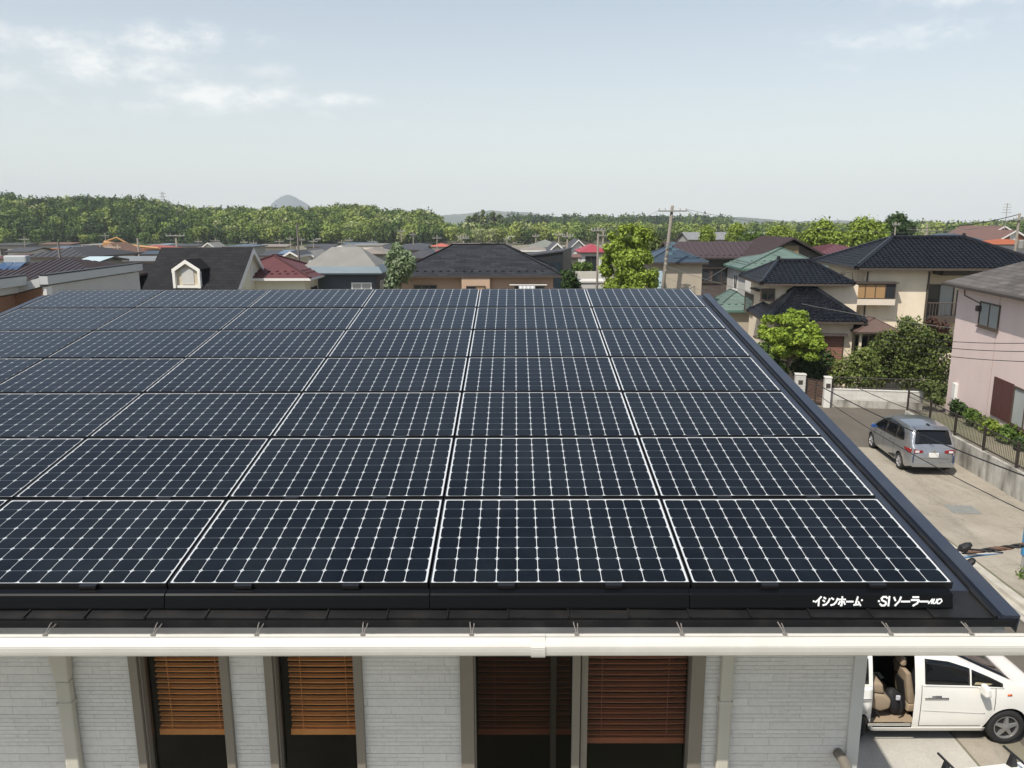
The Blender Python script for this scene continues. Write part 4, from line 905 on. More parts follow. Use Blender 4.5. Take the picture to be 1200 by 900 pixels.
# ---- green roofed house
h, blk, ez, ro = hip_house('green_roof_house', 'pale house with two green steel hip roofs, left of the black tiled cream house', (869, 317), 56, 6.4, 8.4, 1.35, W_GREYWHITE, R_GREEN, rot=-3, oh=.4, guards=2, inset=1.9, trim=mat('green_trim', (.08, .16, .13), .5, .1, 4), caps=.05)
window(h, face(blk, 'l'), 4.0, 5.2, ez - 1.6, ez - .5, WIN_WHITE)
pp = (Matrix.Translation(h.location) @ Matrix.Rotation(h.rotation_euler.z, 4, 'Z')).inverted() @ P(838, 366, 52.5)
hip_roof(h, pp.x - .1, pp.x + 3.2, pp.y - .1, pp.y + 4.0, pp.z, 1.15, R_GREEN, mat('green_trim', (.08, .16, .13), .5, .1, 4), inset=1.1, guards=1, caps=.04, name='lower_roof')
walls(h, pp.x + .3, pp.x + 3.0, pp.y + .3, pp.y + 3.9, 0, pp.z, W_BEIGE, name='lower_wall')

# ---- the cream house with black glazed tile roofs
c = P(1003, 317, 45.5); ez = c.z; rotO = -6
h = thing('black_tile_house', 'large cream house with three black glazed tile roofs and an amber curtained bay window', 'house', (c.x, c.y, 0), R(rotO))
MO = Matrix.Translation(h.location) @ Matrix.Rotation(R(rotO), 4, 'Z'); MOi = MO.inverted()
def LO_(px, py, Y): return MOi @ P(px, py, Y)
def Yat(px, py, yl):     # local point where the picture ray meets local plane y = yl
    o, d = MOi @ Vector((0, 0, H)), MOi.to_3x3() @ ray(px, py); return o + d * ((yl - o.y) / d.y)
TR_O = mat('brown_eave', (.07, .055, .045), .6, .1, 4)
dO = 9.0; wO = 11.0
hip_roof(h, 0, wO, 0, dO, ez, 1.62, R_KAWARA, TR_O, 'kawara', inset=3.4, th=.14, caps=.14)
blkO = (.75, 4.25, .75, dO - .7); walls(h, *blkO, 0, ez + .02, W_CREAM)
blkO2 = (4.252, wO - .75, 2.0, dO - .7); walls(h, *blkO2, 0, ez + .02, W_CREAM)
# bay window box
a = Yat(991, 331, .1); b = Yat(1049, 358, .1)
bx0, bx1, bz0, bz1 = a.x, b.x, b.z, a.z
m2 = MB(); m2.box(bx0, bx1, .14, .748, bz0, bz0 + .36); m2.build('bay_base', mat('bay_cream', (.64, .57, .47), .8, .05, 2), h, bevel=.01)
m2 = MB(); m2.box(bx0 - .1, bx1 + .1, .04, .748, bz1 - .06, bz1 + .02); m2.build('bay_roof', TR_O, h)
blkb = (bx0 + .03, bx1 - .03, .18, .748)
m2 = MB(); m2.box(blkb[0], blkb[1], blkb[2], .746, bz0 + .362, bz1 - .062); m2.build('bay_wall', TR_O, h)
window(h, face(blkb, 'f'), 0.0, blkb[1] - blkb[0], bz0 + .37, bz1 - .07, split=5, glasses=[GLASS2, GLASS3, GLASS3, GLASS3, GLASS], fw=.045, sill=False, name='bay_window')
window(h, face(blkb, 'l'), .02, .54, bz0 + .37, bz1 - .07, split=1, gm=GLASS2, fw=.04, sill=False, name='bay_window')
# balcony
a = Yat(1062, 372, .9); zbal = a.z
m2 = MB(); m2.box(4.26, wO - .4, .85, 1.998, zbal - .28, zbal); m2.build('balcony', TR_O, h)
def railing(par, pts, h0, hgt, m, name='railing', sp=.12, r=.014, posts=1.6):
    mb = MB()
    for a, b in zip(pts, pts[1:]):
        a, b = Vector(a), Vector(b); L_ = (b - a).length; d = (b - a) / L_
        up = Vector((0, 0, hgt)); mb.tube([a + up, b + up], .03, 6); mb.tube([a + Vector((0, 0, .08)), b + Vector((0, 0, .08))], .02, 6)
        n = max(1, int(L_ / sp))
        for i in range(n + 1):
            p = a + d * (L_ * i / n); mb.tube([p + Vector((0, 0, .08)), p + up], r, 4, cap=False)
        n = max(1, int(L_ / posts))
        for i in range(n + 1):
            p = a + d * (L_ * i / n); mb.tube([p, p + up + Vector((0, 0, .03))], .03, 6)
    return mb.build(name, m, par)
railing(h, [(4.32, 1.9, zbal), (4.32, .95, zbal), (wO - .5, .95, zbal)], 0, .85, mat('brown_railing', (.11, .085, .065), .5, .1, 5), sp=.16, r=.016)
win_px(h, h, blkO2, 'f', 1083, 333, 1117, 371, split=2, glasses=[GLASS, GLASS2], fw=.07, name='balcony_door')
win_px(h, h, blkO2, 'f', 1120, 340, 1126, 368, split=1, glasses=[GLASS2], fw=.05)
m2 = MB(); m2.tube([(4.32, .72, ez - .1), (4.32, .72, .5)], .055, 8); m2.tube([(.9, .70, ez - .1), (.9, .70, 2.8)], .045, 8); m2.build('downpipe', TR_O, h)
m2 = MB(); m2.box(5.0, wO - .5, .5, 1.99, ez - .30, ez - .01); m2.build('eave_soffit', TR_O, h)
pm = Yat(987, 320, .7); m2 = MB(); m2.lathe([(.0, 0), (.12, .02), (.14, .12), (.10, .2)], Matrix.Translation((pm.x, .64, pm.z)) @ Matrix.Rotation(R(80), 4, 'X'), 12); m2.tube([(pm.x + .1, .7, pm.z), (pm.x + .55, .66, pm.z + .1), (pm.x + .6, .66, pm.z - .5)], .03, 6); m2.build('vent_hood', TR_O, h)
# second roof (left, upper floor wing)
c2 = LO_(892, 335, 43.2); w2 = 4.9; d2 = 6.6
hip_roof(h, c2.x, c2.x + w2, c2.y, c2.y + d2, c2.z, 1.08, R_KAWARA, TR_O, 'kawara', inset=1.55, th=.12, caps=.12, name='wing_roof', axis='x')
blkW = (c2.x + .6, c2.x + w2 + .4, c2.y + .6, c2.y + d2 - .5); walls(h, *blkW, 0, c2.z + .02, W_CREAM, name='wing_wall')
win_px(h, h, blkW, 'f', 891, 338, 908, 352, split=2, fw=.06); win_px(h, h, blkW, 'l', 873, 343, 883, 366, split=1, fw=.07)
m2 = MB(); fbox(m2, face(blkW, 'l'), 1.6, 3.6, c2.z - .52, c2.z - .44, .003, .35); m2.build('window_hood', TR_O, h)
# ground floor skirt roof
c3 = LO_(897, 379, 41.0); e3 = LO_(1011, 380, 41.0); w3 = e3.x - c3.x; d3 = 5.0
hip_roof(h, c3.x, c3.x + w3, c3.y, c3.y + d3, c3.z, 1.5, R_KAWARA, TR_O, 'kawara', inset=2.0, th=.12, caps=.13, name='lower_roof', axis='x')
blkL = (c3.x + .6, c3.x + w3 - .45, c3.y + .6, c3.y + d3 + 1.5); walls(h, *blkL, 0, c3.z + .02, W_CREAM, name='lower_wall')
SHUT = brick_mat('red_brown_shutter', (.27, .135, .10), (.25, .12, .09), (.17, .085, .065), 3, .09, .01, rough=.7, bump=.4, noise=.1)
wi, us, zs, fc = win_px(h, h, blkL, 'f', 961, 393, 988, 424, split=1, gm=SHUT, fw=.05, name='shuttered_window')
m2 = MB(); fbox(m2, fc, us[0] - .1, us[1] + .1, zs[1] + .01, zs[1] + .10, .003, .4); m2.build('window_hood', TR_O, h)
m2 = MB(); fbox(m2, fc, us[0] + .0, us[1] - .0, .6, zs[0] - .06, .003, .03); m2.build('wall_panel', SHUT, h)
# brown porch roof
c4 = LO_(1003, 391, 40.2); e4 = LO_(1056, 387, 40.2)
hip_roof(h, c4.x, e4.x, c4.y, c4.y + 2.6, c4.z, .62, mat('brown_porch_roof', (.115, .075, .06), .5, .15, 3), TR_O, inset=1.0, th=.09, caps=.03, name='porch_roof')
m2 = MB()
for xx in (c4.x + .3, c4.x + 1.1): m2.box(xx, xx + .12, c4.y + .3, c4.y + .42, 0, c4.z)
m2.box(c4.x + .3, e4.x - .3, c4.y + 1.5, c4.y + 2.4, 0, c4.z); m2.build('porch', W_CREAM, h)
window(h, face((c4.x + .3, e4.x - .3, c4.y + 1.5, c4.y + 2.4), 'f'), .9, 1.7, c4.z - 1.0, c4.z - .3, gm=GLASS2, split=2)
window(h, face((c4.x + .3, e4.x - .3, c4.y + 1.5, c4.y + 2.4), 'f'), .15, .8, c4.z - 2.2, c4.z - .3, gm=GLASS, split=1, name='door', sill=False)
pl_ = LO_(895, 396, 41.2); m2 = MB(); m2.box(pl_.x - .5, pl_.x + .4, pl_.y - .4, pl_.y + .3, pl_.z, pl_.z + .08); m2.build('canopy', TR_O, h)

# ---- pink house
ct = P(1107, 334, 34.6); rotP = -8.5; ezP = ct.z
h = thing('pink_house', 'pink rendered house with weathered grey shingle roof at the right edge', 'house', (ct.x, ct.y, 0), R(rotP))
hip_roof(h, 0, 9.5, -12, 0, ezP, 2.0, R_GREYSH, mat('grey_eave', (.16, .145, .135), .6, .1, 4), inset=3.6, th=.16)
m2 = MB(); pr = [(-.10, .0), (-.10, .10), (-.02, .10), (-.02, .0)]; m2.prism([(q[0], -12, ezP + q[1]) for q in pr], (0, 12.05, 0)); m2.build('gutter', DKTRIM, h)
blkP = (.42, 9, -11.5, -.45); walls(h, *blkP, 0, ezP + .02, W_PINK)
win_px(h, h, blkP, 'l', 1148, 355, 1172, 385, split=2, glasses=[GLASS2, GLASS2], fw=.06)
wi, us, zs, fc = win_px(h, h, blkP, 'l', 1186, 457, 1218, 506, split=2, glasses=[GLASS2], fw=.07)
SHM = mat('maroon_shutter', (.085, .032, .030), .55, .08, 6)
for k in range(2):
    m2 = MB(); w_ = (us[1] - us[0]) * .42; fbox(m2, fc, us[0] - w_ * (2 - k) - .02, us[0] - w_ * (1 - k) - .05, zs[0] - .02, zs[1] + .03, .003, .05); m2.build('shutter', SHM, h)
Mi = (Matrix.Translation(h.location) @ Matrix.Rotation(R(rotP), 4, 'Z')).inverted()
def onP(px, py):
    o, d = Mi @ Vector((0, 0, H)), Mi.to_3x3() @ ray(px, py); return o + d * ((blkP[0] - o.x) / d.x)
m2 = MB(); a = onP(1131, 346); b = onP(1150, 356); m2.tube([(a.x - .03, a.y, a.z + .3), (a.x - .03, a.y, a.z), (b.x - .03, b.y, b.z), (b.x - .03, b.y, b.z - .25)], .02, 6); m2.box(b.x - .16, b.x - .02, b.y - .12, b.y + .12, b.z - .3, b.z - .08); m2.build('flue', DKTRIM, h)
m2 = MB(); a = onP(1121, 457); m2.box(a.x - .14, a.x - .003, a.y - .17, a.y + .17, a.z - .4, a.z + .3); m2.build('meter_box', WIN_WHITE, h, bevel=.02)
m2 = MB(); a = onP(1173, 346); m2.box(a.x - .012, a.x + .01, a.y - .012, a.y + .012, 1, ezP); m2.build('wall_joint', mat('pink_joint', (.42, .31, .28), .8, .05, 3), h)

# ---- retaining wall, fence, garden wall and gate
RW0, RW1 = G(1060.5, 481, .95), G(1200, 555, .95)
d = (RW1 - RW0).normalized(); RWE = RW1 + d * 12; nrm = Vector((-d.y, d.x, 0)); nrm = nrm if nrm.x > 0 else -nrm
M_RET = mat('retaining_concrete', (.40, .385, .345), .9, .25, 2.2, bump=.35, bscale=25, dirt=1.0, dirtcol=(.13, .12, .10))
rwt = thing('retaining_wall', 'stained grey concrete retaining wall beside the silver minivan, below the dark fence', 'retaining wall', RW0 * 1.0)
rwt.location.z = 0
mb = MB(); n = 9; L_ = (RWE - RW0).length
for i in range(n):
    a = d * (L_ * i / n + .004); b = d * (L_ * (i + 1) / n - .004)
    mb.hexa([a, b, b + nrm * .2, a + nrm * .2, a + Vector((0, 0, .95)), b + Vector((0, 0, .95)), b + nrm * .18 + Vector((0, 0, .95)), a + nrm * .18 + Vector((0, 0, .95))])
mb.build('wall_face', M_RET, rwt, bevel=.01)
mb = MB(); a, b = Vector((0, 0, 0)) + nrm * .2, d * L_ + nrm * .2
mb.hexa([a, b, b + nrm * 14, a + nrm * 14, a + Vector((0, 0, .88)), b + Vector((0, 0, .88)), b + nrm * 14 + Vector((0, 0, .88)), a + nrm * 14 + Vector((0, 0, .88))]); tr = struct(mb.build('terrace_ground', M_soil)); tr.location = (RW0.x, RW0.y, 0)
fb = MB(); M_FENCE = mat('dark_bronze_fence', (.035, .028, .024), .5, .1, 6)
fe = thing('garden_fence', 'dark bronze aluminium bar fence on top of the concrete retaining wall', 'fence', (RW0.x + nrm.x * .09, RW0.y + nrm.y * .09, .95))
k = 0.0; sec = 2.0
while k < L_ - .1:
    k2 = min(k + sec, L_); mb = MB()
    a, b = d * (k + .03), d * (k2 - .03)
    for z in (.10, .80): mb.tube([a + Vector((0, 0, z)), b + Vector((0, 0, z))], .022, 6)
    mb.tube([a + Vector((0, 0, .62)), b + Vector((0, 0, .62))], .012, 6)
    m_ = int((k2 - k) / .10)
    for i in range(1, m_):
        p = d * (k + (k2 - k) * i / m_); mb.tube([p + Vector((0, 0, .10)), p + Vector((0, 0, .80))], .009, 4, cap=False)
    mb.build('fence_panel', M_FENCE, fe)
    mb = MB(); p = d * k; mb.box(p.x - .03, p.x + .03, p.y - .03, p.y + .03, 0, .90); mb.build('fence_post', M_FENCE, fe)
    k = k2
# white garden wall with grey base
ga, gb = G(972, 476.5, 0), G(1059, 480, 0)
gd = (gb - ga); gl = gd.length; gan = math.atan2(gd.y, gd.x)
gw = thing('garden_wall', 'low white garden wall with grey concrete base at the far end of the road', 'wall', (ga.x, ga.y, 0), gan)
mb = MB(); mb.box(0, gl + .8, 0, .18, 0, .36); mb.build('wall_base', M_RET, gw)
mb = MB(); mb.box(0, gl + .8, .01, .17, .362, .86); mb.build('wall_face', brick_mat('white_block_wall', (.56, .55, .51), (.52, .51, .47), (.42, .41, .38), .4, .2, .008, rough=.85, bump=.3, noise=.15), gw)
mb = MB(); mb.box(0, gl + .8, -.01, .19, .862, .90); mb.build('coping', W_WHITE, gw)
ft = railing(gw, [(.1, .1, .9), (gl + .7, .1, .9)], 0, .55, M_FENCE, name='fence_rail', sp=.14, r=.008)
def gatepost(px, py, w, hgt, label, m):
    p = G(px, py, 0); o = thing('gate_post', label, 'gate post', (p.x, p.y, 0), gan)
    mb = MB(); mb.box(-w / 2, w / 2, 0, .4, 0, hgt); mb.build('shaft', m, o, bevel=.01)
    mb = MB(); mb.box(-w / 2 - .02, w / 2 + .02, -.02, .42, hgt + .002, hgt + .05); mb.build('cap', W_WHITE, o)
    mb = MB(); mb.box(-.1, .1, -.03, -.003, hgt - .45, hgt - .25); mb.build('name_plate', DKTRIM, o)
LOUV = brick_mat('ribbed_white_post', (.60, .59, .55), (.57, .56, .52), (.36, .35, .33), 3, .075, .012, rough=.8, bump=.6, noise=.08)
gatepost(936.5, 470, .50, 1.32, 'wide ribbed white gate post left of the brown gate', LOUV)
gatepost(968.5, 478, .30, 1.45, 'slim plain white gate post right of the brown gate', W_WHITE)
p0, p1 = G(944, 472, 0), G(965, 476, 0)
gt = thing('garden_gate', 'dark brown slatted garden gate between the two white posts', 'gate', (p0.x, p0.y, 0), math.atan2(p1.y - p0.y, p1.x - p0.x)); gw_ = (p1 - p0).length
mb = MB(); mb.box(0, .05, 0, .05, .05, 1.25); mb.box(gw_ - .05, gw_, 0, .05, .05, 1.25); mb.box(.05, gw_ - .05, 0, .05, 1.2, 1.25); mb.box(.05, gw_ - .05, 0, .05, .05, .1); mb.box(gw_ / 2 - .03, gw_ / 2 + .03, 0, .05, .1, 1.2); mb.build('gate_frame', M_FENCE, gt)
mb = MB(); 
for i in range(9): mb.box(.05, gw_ - .05, .015, .035, .12 + i * .12, .21 + i * .12)
mb.build('gate_slats', mat('brown_slats', (.085, .05, .036), .6, .15, 5), gt)
# blue topped marker post at the right edge
p = G(1197.5, 672, 0); o = thing('marker_post', 'blue topped steel post standing in weeds at the right edge of the parking concrete', 'post', (p.x, p.y, 0))
mb = MB(); mb.tube([(0, 0, 0), (0, 0, .62)], .05, 10); mb.build('shaft', STEEL, o)
mb = MB(); mb.box(-.075, .075, -.055, .055, .5, 1.42); mb.build('blue_sleeve', mat('blue_paint', (.05, .22, .42), .45, .1, 5), o, bevel=.015)

# ------------------------------------------------------------------ cars
def lerp_tab(tab, x):
    if x <= tab[0][0]: return tab[0][1]
    for (a, u), (b, v) in zip(tab, tab[1:]):
        if x <= b: return u + (v - u) * (x - a) / (b - a) if b > a else v
    return tab[-1][1]
def smooth_tab(tab, x, h=.05):
    return (lerp_tab(tab, x - h) + 2 * lerp_tab(tab, x) + lerp_tab(tab, x + h)) / 4
class Car:
    def __init__(s, L, roof, belt, half, axles, wr=.31, sill=.24, tumble=.30):
        s.L, s.roof_t, s.belt_t, s.half_t, s.axles, s.wr, s.sill, s.tumble = L, roof, belt, half, axles, wr, sill, tumble
    def top(s, x): return smooth_tab(s.roof_t, x)
    def half(s, x): return smooth_tab(s.half_t, x)
    def low(s, x):
        z = s.sill + .10 * max(0, (x - (s.L - .5)) / .5) + .12 * max(0, (.35 - x) / .35)
        for a in s.axles:
            r = s.wr + .055
            if abs(x - a) < r: z = max(z, s.wr + math.sqrt(r * r - (x - a) ** 2))
        return z
    def sec(s, x):
        zt, zl, w = s.top(x), s.low(x), s.half(x); zb = min(lerp_tab(s.belt_t, x), zt - .03)
        wb = w * .965; wt = wb - max(0, zt - zb) * s.tumble
        def m(z): return max(z, zl)
        pts = [(w * .93, zl), (w * .985, m(s.sill + .10)), (w, m(s.sill + .28)), (w * 1.0, m(zb - .28)), (w * .992, m(zb - .14)), (wb, m(zb)),
               (wb + (wt - wb) * .5, zb + (zt - zb) * .47), (wt + .0, zb + (zt - zb) * .86), (wt * .95, zb + (zt - zb) * .955), (wt * .80, zt - .012 * min(1, (zt - zb) * 4)), (wt * .4, zt + .010), (0, zt + .016)]
        return pts
    def side_y(s, x, z):
        p = s.sec(x)
        for (y0, z0), (y1, z1) in zip(p, p[1:]):
            if z0 <= z <= z1 and z1 > z0: return y0 + (y1 - y0) * (z - z0) / (z1 - z0)
        return p[-1][0]
    def top_z(s, x, y):
        p = [q for q in s.sec(x)][::-1]
        for (y0, z0), (y1, z1) in zip(p, p[1:]):
            if y0 <= abs(y) <= y1 and y1 > y0: return z0 + (z1 - z0) * (abs(y) - y0) / (y1 - y0)
        return p[-1][1]
    def body(s, par, m, cut=None):
        xs = sorted(set([0, .015, .05, .1] + [i * .06 for i in range(2, int(s.L / .06))] + [s.L - .1, s.L - .05, s.L - .015, s.L] + ([cut[0], cut[1]] if cut else [])))
        mb = MB(); rows = []
        for x in xs:
            c = s.sec(x); k = 1.0
            if x == 0: c = [(y * .97, z) for y, z in c]
            if x == s.L: c = [(y * .96, z) for y, z in c]
            rows.append([Vector((x, -y, z)) for y, z in c] + [Vector((x, y, z)) for y, z in c[-2::-1]])
        n = len(rows[0]); b = len(mb.v); mb.v = [tuple(p) for r in rows for p in r]
        for i in range(len(rows) - 1):
            for j in range(n - 1):
                if cut and cut[0] - 1e-6 <= xs[i] and xs[i + 1] <= cut[1] + 1e-6 and cut[2] <= j < cut[3]: continue
                mb.f.append((i * n + j, i * n + j + 1, (i + 1) * n + j + 1, (i + 1) * n + j)); mb.mi.append(0)
        mb.f.append(tuple(range(n))); mb.mi.append(0)
        mb.f.append(tuple((len(rows) - 1) * n + j for j in reversed(range(n)))); mb.mi.append(0)
        o = mb.build('body', m, par, smooth=True)
        e = o.modifiers.new('edge', 'EDGE_SPLIT'); e.split_angle = R(38)
        return o
    def side_patch(s, par, name, m, outline, side, off=.006, nz=5, parent=None):
        """outline: list of (x, z low, z high) stations"""
        mb = MB(); rows = []
        pts = []
        for (a, l0, h0), (b, l1, h1) in zip(outline, outline[1:]):
            n = max(1, int((b - a) / .06))
            for i in range(n): t = i / n; pts.append((a + (b - a) * t, l0 + (l1 - l0) * t, h0 + (h1 - h0) * t))
        pts.append(outline[-1])
        for x, l, h in pts:
            rows.append([Vector((x, side * (s.side_y(x, l + (h - l) * k / nz) + off), l + (h - l) * k / nz)) for k in range(nz + 1)])
        mb.grid(rows); o = mb.build(name, m, par, smooth=True, fix=False)
        sd = o.modifiers.new('thick', 'SOLIDIFY'); sd.thickness = .004; sd.offset = 0
        return o
    def top_patch(s, par, name, m, x0, x1, f0, f1, off=.007, n=14, power=1.0):
        mb = MB(); rows = []
        for i in range(n + 1):
            x = x0 + (x1 - x0) * i / n; w = s.sec(x)[9][0] * (f0 + (f1 - f0) * i / n)
            rows.append([Vector((x + .0, w * (k / 8 * 2 - 1), s.top_z(x, w * (k / 8 * 2 - 1)) + off)) for k in range(9)])
        mb.grid(rows); o = mb.build(name, m, par, smooth=True, fix=False)
        sd = o.modifiers.new('thick', 'SOLIDIFY'); sd.thickness = .004; sd.offset = 0
        return o
    def wheels(s, par, tyre, rim, y=None, spokes=5):
        for a in s.axles:
            for sd in (-1, 1):
                yy = (y or s.half(a)) - .10
                M = Matrix.Translation((a, sd * yy, s.wr)) @ Matrix.Rotation(R(90) * (1 if sd < 0 else -1), 4, 'X')
                w = s.wr; mb = MB()
                mb.lathe([(w * .60, -.08), (w * .9, -.085), (w * .98, -.06), (w, -.03), (w, .04), (w * .98, .065), (w * .90, .088), (w * .72, .09), (w * .66, .075), (w * .64, .05)], M, 36)
                t = mb.build('wheel', tyre, par, smooth=True); e = t.modifiers.new('e', 'EDGE_SPLIT'); e.split_angle = R(50)
                mb = MB(); mb.lathe([(w * .655, .045), (w * .655, .082), (w * .60, .080), (w * .57, .04), (w * .1, .035)], M, 36)
                mb.lathe([(.055, .03), (.055, .088), (.03, .094), (.0, .095)], M, 14)
                for k in range(spokes):
                    S = M @ Matrix.Rotation(2 * math.pi * k / spokes + .3, 4, 'Z')
                    mb.hexa([S @ Vector(p) for p in ((.03, -.042, .04), (w * .61, -.024, .04), (w * .61, .024, .04), (.03, .042, .04), (.03, -.036, .088), (w * .61, -.019, .076), (w * .61, .019, .076), (.03, .036, .088))])
                rm = mb.build('rim', rim, t, smooth=False)
                mb = MB(); mb.lathe([(w * .57, .0), (w * .57, .034), (.02, .034)], M, 24); mb.build('shadow_disc', mat('wheel_shadow', (.03, .03, .03), .6, .1, 5), t)  # near-black disc stands in for the shade behind the spokes
        mb = MB()
        for a in s.axles: mb.box(a - s.wr - .05, a + s.wr + .05, -s.half(a) + .24, s.half(a) - .24, s.sill, s.wr * 2 + .06)
        mb.box(.25, s.L - .3, -s.half(1) + .12, s.half(1) - .12, s.sill - .06, s.sill + .03)
        mb.build('underbody', mat('underbody_black', (.012, .012, .012), .8, .1, 5), par)
TYRE = mat('tyre_rubber', (.018, .018, .018), .8, .15, 10, bump=.2, bscale=60)
RIM = mat('alloy_rim', (.42, .42, .43), .35, .06, 8, metal=.7)
BLACKPL = mat('black_plastic', (.018, .018, .019), .5, .1, 8)
CARGLASS = glass_mat('car_glass', (.006, .007, .008), .03, .42)
CHROME = mat('chrome', (.6, .6, .6), .15, .03, 5, metal=1.0)
def car_paint(name, col, metal=0., rough=.3):
    return mat(name, col, rough, .03, 1.5, metal=metal, spec=.5, coat=1.0)
SILVER = car_paint('silver_paint', (.36, .375, .39), .75, .30); WHITEP = car_paint('white_paint', (.80, .79, .74))
REDL = glass_mat('red_lamp', (.20, .012, .014), .1, .6); CLEARL = glass_mat('clear_lamp', (.6, .6, .6), .1, .6); ORANGEL = glass_mat('orange_lamp', (.7, .12, .02), .15, .5)

# --- silver minivan seen from behind
t = thing('silver_minivan', 'silver minivan with dark rear glass parked on stained concrete beside the retaining wall', 'car')
car = Car(4.25, [(0, .96), (.06, 1.06), (.30, 1.60), (.62, 1.67), (1.5, 1.695), (2.3, 1.655), (2.75, 1.50), (3.42, 1.06), (3.85, .95), (4.12, .78), (4.25, .55)],
          [(0, .92), (.5, 1.06), (1.3, 1.02), (2.6, .97), (3.4, .95), (4.25, .62)],
          [(0, .70), (.10, .80), (.35, .845), (3.3, .845), (3.85, .80), (4.12, .70), (4.25, .58)], (.80, 3.52), .305, .24, .24)
car.body(t, SILVER)
sil = []
for sd in (-1, 1):
    car.side_patch(t, 'side_window', CARGLASS, [(.62, 1.14, 1.18), (.72, 1.10, 1.36), (.95, 1.07, 1.51), (1.30, 1.045, 1.545)], sd)
    car.side_patch(t, 'side_window', CARGLASS, [(1.36, 1.04, 1.55), (1.9, 1.015, 1.565), (2.22, 1.00, 1.55)], sd)
    car.side_patch(t, 'side_window', CARGLASS, [(2.28, 1.0, 1.545), (2.55, .985, 1.47), (2.80, .975, 1.345), (3.10, .965, 1.15), (3.28, .96, 1.02)], sd)
    car.side_patch(t, 'pillar_trim', BLACKPL, [(1.30, 1.045, 1.54), (1.36, 1.04, 1.545)], sd, .004); car.side_patch(t, 'pillar_trim', BLACKPL, [(2.22, 1.0, 1.54), (2.28, .995, 1.54)], sd, .004)
    # black rocker wedge and tail lamps wrapping round the corner
    car.side_patch(t, 'rocker_trim', BLACKPL, [(1.15, .36, .40), (1.20, .30, .46), (1.75, .28, .34)], sd, .005)
    car.side_patch(t, 'tail_lamp', REDL, [(.05, .80, .96), (.20, .82, .97), (.42, .90, .96)], sd, .008)
    car.side_patch(t, 'door_handle', CHROME, [(2.42, .86, .885), (2.60, .86, .885)], sd, .018); car.side_patch(t, 'door_handle', CHROME, [(1.55, .88, .905), (1.75, .88, .905)], sd, .018)
    for xx in (1.33, 2.27, 3.18):
        car.side_patch(t, 'door_gap', BLACKPL, [(xx, .33, .97), (xx + .010, .33, .97)], sd, .002)
    mb = MB(); mb.tube([(2.98, sd * .82, 1.0), (3.0, sd * .94, 1.03)], [.03, .04], 6); mb.hexa([(2.93, sd * .90, .98), (3.06, sd * .90, 1.0), (3.05, sd * 1.06, 1.0), (2.94, sd * 1.06, .98), (2.93, sd * .90, 1.12), (3.03, sd * .90, 1.13), (3.02, sd * 1.05, 1.12), (2.94, sd * 1.05, 1.11)])
    mb.build('side_mirror', mat('blue_mirror', (.02, .07, .22), .25, .05, 5, coat=1.), t, bevel=.02)
    # rear lamp on the tailgate face, dark trim down to the bumper
    mb = MB(); y0, y1 = sorted((sd * .36, sd * .665)); mb.hexa([(-.022, y0, .84 if abs(y0) < .5 else .80), (-.022, y1, .84 if abs(y1) < .5 else .80), (.03, y1, .84), (.03, y0, .84), (-.020, y0, .90 if abs(y0) < .5 else .97), (-.020, y1, .90 if abs(y1) < .5 else .97), (.03, y1, .97), (.03, y0, .97)]); mb.build('tail_lamp', REDL, t, bevel=.01)
    mb = MB(); y0, y1 = sorted((sd * .50, sd * .64)); mb.box(-.030, -.0225, y0, y1, .845, .925); mb.build('reverse_lamp', CLEARL, t, bevel=.004)
    mb = MB(); mb.tube([(-.015, sd * .66, .82), (-.024, sd * .69, .62), (-.024, sd * .68, .46), (-.028, sd * .52, .39)], .022, 6); mb.build('garnish', mat('dark_blue_garnish', (.012, .03, .09), .3, .1, 5, coat=1.), t, smooth=True)
mb = MB(); mb.tube([(-.028, -.52, .385), (-.03, 0, .375), (-.028, .52, .385)], .018, 6); mb.build('garnish', mat('dark_blue_garnish', (.012, .03, .09), .3, .1, 5, coat=1.), t, smooth=True)
car.top_patch(t, 'rear_window', CARGLASS, .085, .295, 1.10, 1.02, .010, 8)
car.top_patch(t, 'windshield', CARGLASS, 2.48, 3.36, .96, 1.08)
mb = MB(); mb.hexa([(.27, -.56, 1.60), (.27, .56, 1.60), (.50, .58, 1.665), (.50, -.58, 1.665), (.20, -.55, 1.625), (.20, .55, 1.625), (.50, .58, 1.69), (.50, -.58, 1.69)]); mb.build('spoiler', SILVER, t, bevel=.012)
mb = MB(); mb.box(-.026, -.004, -.50, .50, .66, .665); mb.box(-.05, .10, -.70, .70, .335, .48); bp_ = mb.build('bumper', SILVER, t, bevel=.02)
mb = MB(); mb.box(-.030, -.005, -.165, .165, .68, .845); mb.build('licence_plate', WHITE_TRIM, t, bevel=.004)
mb = MB(); mb.lathe([(.055, 0), (.055, .008), (.03, .012)], Matrix.Translation((-.012, 0, .90)) @ Matrix.Rotation(R(-90), 4, 'Y'), 20); mb.build('badge', CHROME, t)
mb = MB(); mb.tube([(.05, 0, 1.07), (.12, .25, 1.22)], .010, 5); mb.build('wiper', BLACKPL, t)
mb = MB(); mb.box(.55, .75, -.03, .03, 1.69, 1.73); mb.build('roof_aerial', BLACKPL, t, bevel=.01)
car.wheels(t, TYRE, RIM)
rr = G(1090, 548.5); hd = R(90 - 4)     # heading away from the camera
fwd = Vector((math.cos(hd), math.sin(hd), 0)); lft = Vector((-fwd.y, fwd.x, 0))
pos = G(1053, 549.5) - fwd * .80 - lft * .80
t.location = (pos.x, pos.y, .013); t.rotation_euler.z = hd

